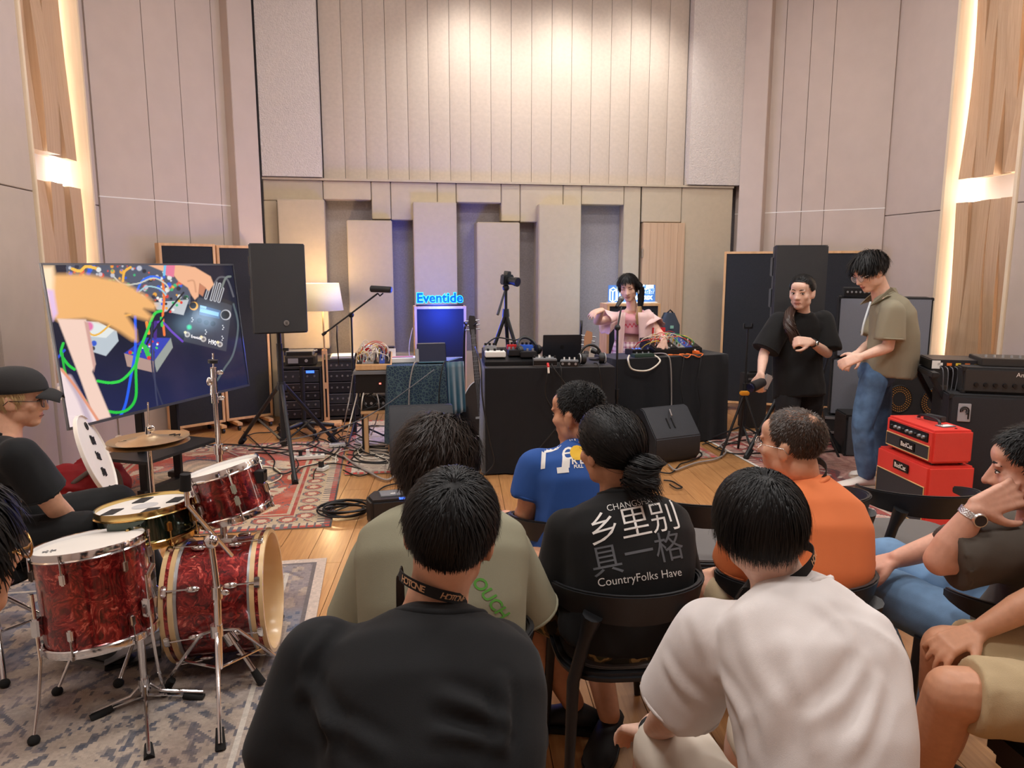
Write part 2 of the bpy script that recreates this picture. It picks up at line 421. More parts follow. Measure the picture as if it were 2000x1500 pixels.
def splay(name, p, q, joints, col_at, flip):
 mb, d, nn=seg_wall(name, p, q, M_WALL, inner=(1 if flip else 1))
 w=struct(name, mb, M_WALL)
 ln=d.length;u=d.normalized()
 prev=0.0
 for k, t in enumerate(list(joints)+[1.0]):
  for z0, z1 in((0.0, 2.195), (2.203, CEIL)):
   a=prev*ln+0.003;b=t*ln-0.003
   pts=[(p[0]+u.x*a, p[1]+u.y*a), (p[0]+u.x*b, p[1]+u.y*b)]
   pts+=[(pts[1][0]+nn.x*0.02, pts[1][1]+nn.y*0.02), (pts[0][0]+nn.x*0.02, pts[0][1]+nn.y*0.02)]
   pts=[(x, y)for x, y in pts]
   MB().prism(pts, z1-z0, RM@Matrix.Translation((0, 0, z0))).build('wall_board', M_WALL, w)
  prev=t
 pts=[(p[0], p[1]), (q[0], q[1]), (q[0]+nn.x*0.022, q[1]+nn.y*0.022), (p[0]+nn.x*0.022, p[1]+nn.y*0.022)]
 MB().prism(pts, 0.010, RM@Matrix.Translation((0, 0, 2.194))).build('lit_seam_paint', M_WHITE, w)  # white strip paints in the light caught along the wall groove
 c0, c1, pr=col_at
 pts=[(p[0]+u.x*c*ln+nn.x*o_, p[1]+u.y*c*ln+nn.y*o_)for c, o_ in((c0, 0.0), (c1, 0.0), (c1, pr), (c0, pr))]
 MB().prism(pts, CEIL, RM).build('pilaster', M_WALL, w, bevel=0.004)
 return w
splay('wall_left_corner', cl0, cl1, (0.30, 0.50, 0.72), (0.78, 0.95, 0.14), False)
splay('wall_right_corner', cr1, cr0, (0.30, 0.47, 0.62), (0.05, 0.22, 0.14), True)
M_LED=mat('led strip', (1, 1, 1), 0.5, emit=(1.0, 0.97, 0.93), emit_s=55)
def side_wall(name, s, sign, spans, niches, zgap, strips):
 w=struct(name, rbox(MB(), min(s+sign*0.26, s+sign*0.36), max(s+sign*0.26, s+sign*0.36), -2.5, 7.3, 0, CEIL), M_WHITE)
 zs=2.12
 for n0, n1 in spans:
  for z0, z1 in((0.0, zs-0.003), (zs+0.003, CEIL)):
   rbox(MB(), min(s, s+sign*0.27), max(s, s+sign*0.27), n0, n1, z0, z1).build('wall_board', M_WALL, w, bevel=0.004)
 for n0, n1 in strips:
  rbox(MB(), min(s+sign*0.1, s+sign*0.27), max(s+sign*0.1, s+sign*0.27), n0, n1, 0, CEIL).build('channel', M_REC, w)
 for n0, n1 in niches:
  for na, nb in((n0, n0+0.035), (n1-0.035, n1)):
   rbox(MB(), min(s-sign*0.02, s+sign*0.27), max(s-sign*0.02, s+sign*0.27), na, nb, 0.62, CEIL).build('niche_frame', M_OAKF, w, bevel=0.002)
  rbox(MB(), min(s-sign*0.02, s+sign*0.27), max(s-sign*0.02, s+sign*0.27), n0, n1, 0.0, 0.62).build('niche_sill', M_WALL, w, bevel=0.003)
  k=5
  g0, g1=n0+0.10, n1-0.08
  for zi, (z0, z1)in enumerate(((0.72, zgap[0]), (zgap[1], CEIL-0.1))):
   for i in range(k):
    a=g0+(g1-g0)*i/k;b=g0+(g1-g0)*(i+1)/k
    N=14;ring=[]
    ph=random.uniform(0, 6.3)
    for q in range(N+1):
     z=z0+(z1-z0)*q/N
     f0=s+sign*(0.09+0.028*math.sin(ph+z*2.1+i)+0.02*(i%2))
     f1=f0+sign*0.022*math.sin(ph*2+z*1.7)
     bk=s+sign*0.21
     ring.append([RM@Vector((x, y, z))for x, y in((f0, a+0.001), (f1, b-0.001), (bk, b-0.001), (bk, a+0.001))])
    MB().loft(ring).build('slat', M_OAK, w)
  for nn_ in(n0+0.055, n1-0.05):
   rbox(MB(), min(s+sign*0.235, s+sign*0.25), max(s+sign*0.235, s+sign*0.25), nn_-0.012, nn_+0.012, 0.7, CEIL-0.1).build('led_strip', M_LED, w)
 return w
side_wall('wall_left', S_L, -1, [(-2.5, 3.2), (4.62, 5.0), (5.2, 5.86), (6.98, 7.3)], [(5.86, 6.98), (3.2, 4.62)], (2.24, 2.46), [(5.0, 5.2)])
side_wall('wall_right', S_R, 1, [(-2.5, 3.3), (4.5, 5.47), (6.31, 7.3)], [(5.47, 6.31), (3.3, 4.5)], (2.18, 2.39), [])
for nm, s, sg, n0, n1 in(('baseboard_left', S_L, 1, -2.5, 7.1), ('baseboard_right', S_R, -1, -2.5, 7.1)):
 struct(nm, rbox(MB(), min(s, s+sg*0.03), max(s, s+sg*0.03), n0, n1, 0, 0.09), M_OAKF)
M_BLK=mat('black plastic', L(30, 31, 34), 0.45)
M_LENS=mat('lamp lens', (1, 1, 1), 0.3, emit=(1.0, 0.94, 0.86), emit_s=40)
M_FILLPANEL=mat('fill panel diffuser', (1, 1, 1), 0.4, emit=(1.0, 0.94, 0.88), emit_s=3)
for s, n, lab in CEIL_FILL:
 t=thing('ceiling_fill_panel', 'added ceiling fill light '+lab, 'light', Matrix.Translation(R(s, n, CEIL))@RM, 'added ceiling fill lights')  # made-up panels out of view that carry the ambient fill
 b=MB();b.M=WM[t.name];b.box((0, 0, -0.02), (1.3, 0.6, 0.04));b.build('housing', mat('fill panel housing', L(220, 220, 220), 0.5), t)
 b=MB();b.M=WM[t.name];b.box((0, 0, -0.043), (1.2, 0.5, 0.006));b.build('diffuser', M_FILLPANEL, t)
for(s, t_), lab in zip(SPOTS, ('left', 'middle', 'right')):
 c=R(s, 7.5, 4.34);aim=(R(t_, 8.2, 3.2)-c).normalized();up=-aim
 t=thing('spot_lamp', 'black ceiling spot lamp aimed at the fabric wall, %s of three'%lab, 'lamp', c, 'wall spot lamps')
 MB().cyl(c+up*0.22, c+up*0.03, 0.06, 0.075, 20).build('lamp_body', M_BLK, t, smooth=40)
 MB().cyl(c+up*0.05, c+up*0.04, 0.06, 0.06, 20).build('lens', M_LENS, t)
 MB().cyl(c+up*0.12+V(0, 0, 0.05), V(c.x+up.x*.12, c.y+up.y*.12, CEIL), 0.012).build('stem', M_BLK, t)
 # people
from mathutils.bvhtree import BVHTree
def remesh(mb, voxel, it=3, fac=0.5, M=None):
 me=mb.mesh('shape', M);o=bpy.data.objects.new('shape', me);COL.objects.link(o)
 r=o.modifiers.new('r', 'REMESH');r.mode='VOXEL';r.voxel_size=voxel;r.adaptivity=0.0
 if it:s=o.modifiers.new('s', 'SMOOTH');s.factor=fac;s.iterations=it
 out=bpy.data.meshes.new_from_object(o.evaluated_get(bpy.context.evaluated_depsgraph_get()))
 bpy.data.objects.remove(o);bpy.data.meshes.remove(me)
 out.polygons.foreach_set('use_smooth', [True]*len(out.polygons))
 return out
def displace(me, fn):
 n=len(me.vertices);co=np.empty(n*3);me.vertices.foreach_get('co', co);co=co.reshape(-1, 3)
 nr=np.empty(n*3);me.vertex_normals.foreach_get('vector', nr);nr=nr.reshape(-1, 3)
 d=np.array([fn(Vector(c))for c in co]);co=co+nr*d[:, None]
 me.vertices.foreach_set('co', co.ravel());me.update()
def folds(me, amp, scale, axis, seed):
 """soft cloth creases: noise stretched along an axis and bent by a second noise"""
 ax=Vector(axis).normalized();off=Vector((seed*3.7, seed*1.3, seed*2.1))
 def fn(c):
  q=c-ax*c.dot(ax)*0.72
  q=q/scale+off;w=noise.noise_vector(q*0.6)*0.7
  a=noise.noise(q+w);b=noise.noise((q+w)*2.1+off)
  return amp*(0.9*(0.5-abs(a)*1.6)+0.45*b)
 displace(me, fn)
def creases(o, lines):
 """raise cloth folds along picture lines laid on a garment: rows of (points, height, width)"""
 me=o.data;W=WM[o.name];inv=W.inverted();cp=inv@CAMP
 tree=BVHTree.FromPolygons([v.co for v in me.vertices], [tuple(p.vertices)for p in me.polygons]);segs=[]
 for pts, h, w in lines:
  q=[]
  for x, y in crv(pts, 4):
   hit=tree.ray_cast(cp, ray(x, y).normalized())
   if hit[0]is not None:q.append(np.array(hit[0]))
  if len(q)>1:segs.append((q, h, w))
 n=len(me.vertices);co=np.empty(n*3);me.vertices.foreach_get('co', co);co=co.reshape(-1, 3);nr=np.empty(n*3);me.vertex_normals.foreach_get('vector', nr);nr=nr.reshape(-1, 3);d=np.zeros(n)
 for q, h, w in segs:
  best=np.full(n, 9.0);tt=np.zeros(n);m=len(q)-1
  for i in range(m):
   a, b=q[i], q[i+1];ab=b-a;t=np.clip(((co-a)@ab)/(ab@ab+1e-9), 0, 1);e=np.linalg.norm(co-a-t[:, None]*ab, axis=1);k=e<best;best[k]=e[k];tt[k]=((i+t)/m)[k]
  f=np.sin(np.pi*np.clip(tt*0.9+0.08, 0, 1))**0.7;d+=h*f*(np.exp(-(best/w)**2)-0.55*np.exp(-((best-2.0*w)/(0.9*w))**2))
 me.vertices.foreach_set('co', (co+nr*d[:, None]).ravel());me.update()
def crv(pts, n=6):return[(p.x, p.y)for p in spline([V(a, b, 0)for a, b in pts], n)]
def limb(mb, pts, radii, n=5, seg=14, ends=True):
 pts=[Vector(p)for p in pts]
 if len(pts)>2:sp=spline(pts, n)
 else:sp=[pts[0].lerp(pts[1], k/n)for k in range(n+1)]
 m=len(sp)-1;rr=[float(np.interp(k/m*(len(radii)-1), range(len(radii)), radii))for k in range(m+1)]
 mb.tube(sp, rr, seg)
 if ends:mb.ball(sp[0], rr[0], seg=seg, rings=8);mb.ball(sp[-1], rr[-1], seg=seg, rings=8)
def head_frame(c, face, up=(0, 0, 1)):
 y=Vector(face).normalized();x=y.cross(Vector(up)).normalized();z=x.cross(y)
 return axes(x, y, z, c)
def add_head(mb, H, k=1.0, nose=1.0, chin=1.0):
 S=H@Matrix.Scale(k, 4)
 def e(c, r, rot=None):
  T=S@Matrix.Translation(Vector(c))
  if rot:T=T@Matrix.Rotation(rot[0], 4, rot[1])
  mb.ball((0, 0, 0), r, T, 20, 14)
 e((0, -0.012, 0.036), (0.075, 0.096, 0.080));e((0, 0.024, -0.028), (0.062, 0.066, 0.083))
 e((0, 0.050, -0.090), (0.034*chin, 0.034, 0.026));e((0, 0.02, -0.075), (0.048, 0.045, 0.035))
 for q in(-1, 1):
  e((q*0.043, 0.005, -0.060), (0.022, 0.042, 0.034));e((q*0.041, 0.056, -0.026), (0.023, 0.022, 0.022))
  e((q*0.0765, -0.008, -0.012), (0.009, 0.021, 0.033), (q*0.25, 'Z'));e((q*0.080, -0.016, 0.004), (0.008, 0.013, 0.017))
  e((q*0.012, 0.091, -0.036), (0.0095, 0.012, 0.009))
  e((q*0.033, 0.079, 0.016), (0.022, 0.011, 0.008));e((q*0.031, 0.071, -0.004), (0.017, 0.011, 0.009))
 e((0, 0.078, 0.014), (0.03, 0.011, 0.012));e((0, 0.066, 0.042), (0.052, 0.03, 0.035))
 for t in range(6):
  t/=5;e((0, 0.083+0.019*nose*t, 0.006-0.040*t), (0.0085+0.004*t, 0.012, 0.012))
 e((0, 0.083, -0.0615), (0.021, 0.0095, 0.0055));e((0, 0.081, -0.0715), (0.018, 0.0095, 0.006));e((0, 0.074, -0.064), (0.028, 0.014, 0.018))
def add_hand(mb, wr, d, nrm, side, k=1.0, curl=0.4, spread=0.10, thumb=0.6, curls=None):
 """wr wrist, d along the hand, nrm out of the back of the hand, side = thumb direction sign about d x nrm"""
 d=Vector(d).normalized();nrm=(Vector(nrm)-d*Vector(nrm).dot(d)).normalized();x=d.cross(nrm).normalized()*side
 wr=Vector(wr)
 for i in range(4):
  a=(0.026-0.0175*i)*k
  limb(mb, [wr+x*a*0.6, wr+x*a+d*0.086*k], [0.0155*k, 0.0125*k], 4, 10)
 ls=(0.072, 0.082, 0.076, 0.060)
 for i in range(4):
  a=(0.027-0.0180*i)*k;p=wr+x*a+d*0.086*k
  c=curl if curls is None else curls[i];ang=0.25*c;fx=x*(spread*(1.5-i)/1.5)
  pts=[p-d*0.012];L_=ls[i]*k
  pts.append(p)
  for j, f in enumerate((0.45, 0.31, 0.24)):
   ang+=c*(0.9 if j else 0.75);dd=(d*math.cos(ang)-nrm*math.sin(ang)+fx).normalized()
   p=p+dd*L_*f;pts.append(p)
  limb(mb, pts, [0.0098*k, 0.0098*k, 0.0090*k, 0.0084*k, 0.0070*k], 3, 9)
 p0=wr+x*0.020*k+d*0.018*k;t=thumb
 p1=p0+(x*0.8+d*0.75-nrm*0.35*t).normalized()*0.040*k
 p2=p1+(x*(0.75-0.6*t)+d*0.9-nrm*0.5*t).normalized()*0.034*k
 p3=p2+(x*(0.5-0.9*t)+d*0.95-nrm*0.5*t).normalized()*0.028*k
 limb(mb, [p0, p1, p2, p3], [0.0165*k, 0.0125*k, 0.0105*k, 0.0080*k], 3, 9)
def super_ring(c, x, y, w, df, db, n=28, e=0.86):
 out=[]
 for i in range(n):
  a=2*math.pi*i/n;ca, sa=math.cos(a), math.sin(a)
  px=math.copysign(abs(ca)**e, ca)*w;py=math.copysign(abs(sa)**e, sa)*(df if sa>0 else db)
  out.append(c+x*px+y*py)
 return out
def torso(mb, hip, neck, right, prof, slump=0.04, e=0.86):
 """prof rows: t, half width, depth to the front, depth to the back"""
 hip, neck=Vector(hip), Vector(neck);ax=neck-hip;r=Vector(right)
 fwd0=ax.cross(r).normalized()
 mid=hip.lerp(neck, 0.55)-fwd0*slump
 def sp(t):return hip*(1-t)**2+(mid*2-(hip+neck)/2)*2*t*(1-t)+neck*t*t
 rings=[]
 for t, w, df, db in prof:
  tt=sp(min(t+0.02, 1))-sp(max(t-0.02, 0));z=tt.normalized()
  x=(r-z*r.dot(z)).normalized();y=z.cross(x)
  rings.append(super_ring(sp(t), x, y, w, df, db, e=e))
 mb.loft(rings);return sp
SKIN={}
def skin(name, c):
 m=mat('skin '+name, c, 0.5, noise_s=60, noise_a=0.05, bump=0.05, bump_s=900, sss=0.12)
 return m
M_LIP=mat('lips', L(196, 134, 120), 0.5)
M_EYEW=mat('eye white', L(225, 220, 214), 0.25);M_EYED=mat('eye dark', L(28, 20, 18), 0.15)
M_HAIR=mat('black hair', L(19, 18, 19), 0.5, spec=0.28)
M_HAIRB=mat('brown black hair', L(42, 32, 27), 0.5, spec=0.3)
M_HAIRBR=mat('dark brown hair', L(58, 38, 30), 0.4)
M_HAIRG=mat('thin dark hair', L(62, 47, 38), 0.4)
M_BLOND=mat('blond hair', L(196, 166, 118), 0.4)
class Strands:
 def __init__(self):self.v=[];self.f=[]
 def add(self, pts, out, w0, w1=None, taper=True):
  k=len(self.v);n=len(pts)
  for i, p in enumerate(pts):
   d=pts[min(i+1, n-1)]-pts[max(i-1, 0)]
   s=d.cross(out[i]);s=s.normalized()if s.length>1e-9 else Vector((1, 0, 0))
   t=i/(n-1);w=w0*(1-0.75*t**2.5 if taper else 1)
   self.v.append(p+s*w+out[i]*w*0.3);self.v.append(p-s*w)
  for i in range(n-1):
   a=k+2*i;self.f.append((a, a+1, a+3, a+2))
def scalp_dir(rng):
 while True:
  v=Vector((rng.uniform(-1, 1), rng.uniform(-1, 1), rng.uniform(-1, 1)))
  if 0.1<v.length<1:return v.normalized()
CR_C, CR_R=Vector((0, -0.012, 0.036)), Vector((0.076, 0.097, 0.081))
def hairline(d, front=0.60, nape=-0.95, side=-0.35):
 """d unit direction in head space; True where hair grows"""
 if d.y>0.05:
  lim=front-0.10*(abs(d.x)**2)if abs(d.x)<0.75 else front-1.4*(abs(d.x)-0.70)
  return d.z>lim-(1-min(d.y/0.75, 1))*(front-side)
 t=min(1, -d.y/0.55)if d.y<0 else 0
 return d.z>side+(nape-side)*t
def make_hair(name, H, k, m, parent, n=3500, length=0.06, lift=0.25, grav=0.5, off=0.012, whorl=(0.1, -0.55, 0.8), front=0.60, nape=-0.95, side=-0.35, width=0.0022, jitter=0.15, steps=5, seed=1, curl=0.0, fringe=0.0, density=None, cap=True, tie=None, length_fn=None):
 rng=random.Random(seed);S=H@Matrix.Scale(k, 4);Si=S.to_3x3();st=Strands()
 wh=Vector(whorl).normalized();dn=(Si.inverted()@Vector((0, 0, -1))).normalized()
 cnt=0;tries=0
 while cnt<n and tries<n*12:
  tries+=1
  d=scalp_dir(rng)
  if not hairline(d, front, nape, side):continue
  if density is not None and rng.random()>density(d):continue
  cnt+=1
  p=CR_C+Vector((d.x*CR_R.x, d.y*CR_R.y, d.z*CR_R.z))*1.0
  L_=length*rng.uniform(0.75, 1.1)
  if length_fn:L_*=length_fn(d)
  if fringe and d.y>0.45:L_*=fringe
  pts=[p.copy()];outs=[d.copy()];j=Vector((rng.gauss(0, 1), rng.gauss(0, 1), rng.gauss(0, 1)))*jitter
  ph=rng.uniform(0, 6.3)
  for s in range(steps):
   q=p-CR_C;nrm=Vector((q.x/CR_R.x**2, q.y/CR_R.y**2, q.z/CR_R.z**2)).normalized()
   fl=nrm-wh;fl=fl-nrm*fl.dot(nrm);fl=fl.normalized()if fl.length>1e-6 else Vector((0, 1, 0))
   t=(s+1)/steps
   g=dn*grav*(0.4+t)
   dirv=nrm*lift*(1-t*0.6)+fl*(1-0.45*t)+g+j
   if curl:dirv+=(nrm*math.sin(ph+t*7)+nrm.cross(fl)*math.cos(ph+t*7))*curl
   if tie is not None:
    tp=Vector(tie)-p;dirv=tp.normalized()*(0.5+t)+fl*0.2+nrm*0.2+j*0.4
   p=p+dirv.normalized()*L_/steps
   q=p-CR_C;rr=math.sqrt((q.x/CR_R.x)**2+(q.y/CR_R.y)**2+(q.z/CR_R.z)**2)
   lo=1+off*(0.7+0.6*rng.random())/0.085
   if rr<lo and p.z>-0.085:p=CR_C+q*(lo/rr)
   pts.append(p.copy());outs.append(nrm)
  st.add([S@a for a in pts], [(Si@a).normalized()for a in outs], width*k*rng.uniform(0.7, 1.4))
 if cap:
  kb=len(st.v);NA, NZ=40, 26;idx={}
  for i in range(NZ+1):
   for a in range(NA):
    th=math.pi*i/NZ;al=2*math.pi*a/NA
    d=Vector((math.sin(th)*math.cos(al), math.sin(th)*math.sin(al), math.cos(th)))
    idx[i, a]=len(st.v);st.v.append(S@(CR_C+Vector((d.x*CR_R.x, d.y*CR_R.y, d.z*CR_R.z))*(1+0.55*off/0.085)))
  for i in range(NZ):
   for a in range(NA):
    th=math.pi*(i+.5)/NZ;al=2*math.pi*(a+.5)/NA
    d=Vector((math.sin(th)*math.cos(al), math.sin(th)*math.sin(al), math.cos(th)))
    if hairline(d, front, nape, side):st.f.append((idx[i, a], idx[i+1, a], idx[i+1, (a+1)%NA], idx[i, (a+1)%NA]))
 inv=WM[parent.name].inverted();me=bpy.data.meshes.new(name)
 me.from_pydata([tuple(inv@q)for q in st.v], [], st.f);me.update()
 return link_mesh(name, me, m, parent, 180)
def tail(name, pts, r, m, parent, n=500, seed=3, width=0.002, wave=0.01, spread=None):
 """a hanging bundle of hair along a path with radius list r"""
 rng=random.Random(seed);st=Strands();sp=spline(pts, 5);N=len(sp)-1
 for _ in range(n):
  a=rng.uniform(0, 6.283);q=math.sqrt(rng.random());ph=rng.uniform(0, 6.3);e=rng.uniform(0.8, 1.0);P_=[];O_=[]
  for i, c in enumerate(sp):
   t=i/N
   if t>e:break
   d=(sp[min(i+1, N)]-sp[max(i-1, 0)]);Fm=frame(d);rad=float(np.interp(t*(len(r)-1), range(len(r)), r))
   o=Fm@Vector((math.cos(a), math.sin(a), 0));w=Fm@Vector((math.sin(ph+9*t), math.cos(ph+7*t), 0))*wave*t
   P_.append(c+o*rad*q+w);O_.append(o)
  if len(P_)>2:st.add(P_, O_, width*rng.uniform(0.7, 1.4))
 core=MB();rr=[float(np.interp(i/N*(len(r)-1), range(len(r)), r))*0.8 for i in range(N+1)];core.tube(sp, rr, 10)
 k=len(st.v);st.v+=core.v;st.f+=[tuple(i+k for i in f)for f in core.f]
 inv=WM[parent.name].inverted();me=bpy.data.meshes.new(name);me.from_pydata([tuple(inv@q)for q in st.v], [], st.f);me.update()
 return link_mesh(name, me, m, parent, 180)
def face_parts(H, k, root, brow=M_HAIR, smile=False, closed=False, look=(0, 0)):
 S=H@Matrix.Scale(k, 4)
 for q in(-1, 1):
  if not closed:
   MB().ball((0, 0, 0), (0.0125, 0.006, 0.0042), S@Matrix.Translation((q*0.031, 0.0795, -0.003)), 14, 8).build('eye', M_EYEW, root, smooth=180)
   MB().ball((0, 0, 0), (0.0050, 0.003, 0.0048), S@Matrix.Translation((q*0.031+look[0], 0.0842, -0.003+look[1])), 12, 8).build('iris', M_EYED, root, smooth=180)
  MB().tube([S@Vector((q*x, y, z))for x, y, z in((0.017, 0.0855, 0.0), (0.026, 0.0865, 0.004), (0.036, 0.084, 0.0035), (0.045, 0.076, -0.001))], 0.0014*k, 6).build('eyelid', M_EYED, root)
  MB().tube([S@Vector((q*x, y, z))for x, y, z in((0.013, 0.0895, 0.019), (0.026, 0.0895, 0.024), (0.040, 0.082, 0.023), (0.050, 0.073, 0.016))], [0.002*k, 0.0034*k, 0.003*k, 0.001*k], 6).build('eyebrow', brow, root)
 c=0.004 if smile else 0.0
 MB().tube([S@Vector(p)for p in((-0.024, 0.081, -0.0665+c), (-0.012, 0.0905, -0.0665), (0, 0.0925, -0.0665), (0.012, 0.0905, -0.0665), (0.024, 0.081, -0.0665+c))], 0.0011*k, 6).build('mouth_line', mat('mouth line', L(92, 46, 42), 0.6), root)
def glasses(H, k, m, root, r=0.025, thin=0.0012):
 S=H@Matrix.Scale(k, 4);b=MB();y0=0.100
 for q in(-1, 1):
  b.tube([S@Vector((q*0.033+r*1.05*math.cos(a), y0-0.006*abs(math.cos(a)), -0.006+r*0.82*math.sin(a)))for a in np.linspace(0, 6.283, 21)[:-1]], thin*k, 6, closed=True)
  b.tube([S@Vector(p)for p in((q*0.060, y0-0.008, 0.002), (q*0.074, y0-0.02, 0.002), (q*0.083, 0.03, 0.002), (q*0.086, -0.012, 0.002), (q*0.085, -0.03, -0.016))], thin*k, 6)
 b.tube([S@Vector(p)for p in((-0.009, y0, 0.0), (0, y0+0.002, 0.003), (0.009, y0, 0.0))], thin*k, 6)
 o=b.build('glasses', m, root, smooth=60)
 g=MB()
 for q in(-1, 1):g.ball((0, 0, 0), (r, 0.0008, r*0.78), S@Matrix.Translation((q*0.033, y0-0.002, -0.006)), 16, 8)
 g.build('lens', mat('glass lens', (0.9, 0.93, 0.95), 0.05, alpha=0.16), o, smooth=180)
 return o
def shoe(an, toe_dir, m, root, k=1.0, sole=None, name='shoe', ground=None):
 d=Vector((toe_dir[0], toe_dir[1], 0)).normalized();x=d.cross(Vector((0, 0, 1)));g=Vector((an[0], an[1], 0 if ground is None else ground))
 T=axes(x, d, (0, 0, 1), g);b=MB();rg=[]
 for y, w, h in((-0.085, 0.018, 0.05), (-0.075, 0.032, 0.075), (-0.03, 0.038, 0.092), (0.02, 0.041, 0.085), (0.07, 0.046, 0.066), (0.12, 0.049, 0.052), (0.165, 0.040, 0.042), (0.185, 0.02, 0.03)):
  w*=k;y*=k;h*=k;z0=0.018
  rg.append([T@Vector((w*math.cos(a)*(1.0 if math.sin(a)<0.2 else 0.9), y, z0+(h-z0)*(0.5+0.5*math.sin(a))))for a in np.linspace(0, 6.283, 17)[:-1]])
 b.loft(rg);o=b.build(name, m, root, smooth=60)
 s=MB();out=[(0.034, -0.085), (0.042, -0.03), (0.044, 0.03), (0.052, 0.09), (0.050, 0.14), (0.030, 0.185), (-0.02, 0.188), (-0.045, 0.15), (-0.049, 0.09), (-0.041, 0.0), (-0.036, -0.07), (-0.01, -0.094)]
 s.prism([(a*k, c*k)for a, c in out], 0.026, T);s.build('sole', sole or m, o, smooth=40, bevel=0.004)
 return o
def project_print(me, M, target, off=0.0015, maxd=0.6, edge=0.012):
 """lay a flat print onto a garment: rays along -z of M; target is a linked mesh object in world space"""
 bm=bmesh.new();bm.from_mesh(me);bmesh.ops.triangulate(bm, faces=bm.faces)
 for _ in range(3):
  es=[e for e in bm.edges if e.calc_length()>edge]
  if not es:break
  bmesh.ops.subdivide_edges(bm, edges=es, cuts=1);bmesh.ops.triangulate(bm, faces=[f for f in bm.faces if len(f.verts)>3])
 tm=target.data;TW=WM[target.name]
 tree=BVHTree.FromPolygons([TW@v.co for v in tm.vertices], [tuple(p.vertices)for p in tm.polygons])
 dz=(M.to_3x3()@Vector((0, 0, -1))).normalized();kill=[]
 for v in bm.verts:
  p=M@v.co;h=tree.ray_cast(p, dz, maxd)
  if h[0]is None:kill.append(v)
  else:v.co=h[0]-dz*off
 bmesh.ops.delete(bm, geom=kill, context='VERTS');bm.to_mesh(me);bm.free()
def cloth_print(s, M, size, m, shirt, name='print', **kw):
 me=text_mesh(s, size, **kw);project_print(me, M, shirt);me.transform(WM[shirt.name].inverted())
 return link_mesh(name, me, m, shirt)
def lanyard(root, pts, m, width=0.02, txt=None, out=None, tm=None):
 """flat ribbon along pts; out(i) gives the outward direction; width stands along up"""
 sp=spline(pts, 6);b=MB();vs=[];n=len(sp);c=sum(sp, Vector())/n
 ups=[]
 for i, p in enumerate(sp):
  d=(sp[min(i+1, n-1)]-sp[max(i-1, 0)]).normalized();o=(p-c);o.z*=0.2;o=(o-d*o.dot(d)).normalized();u=d.cross(o).normalized()
  if u.z<0:u=-u
  ups.append(u);vs+=[p+u*width/2+o*0.0008, p-u*width/2+o*0.0008, p-u*width/2-o*0.0008, p+u*width/2-o*0.0008]
 fs=[]
 for i in range(n-1):
  for k in range(4):fs.append((4*i+k, 4*i+(k+1)%4, 4*i+4+(k+1)%4, 4*i+4+k))
 b.add(vs, fs);o=b.build('lanyard', m, root)
 return o
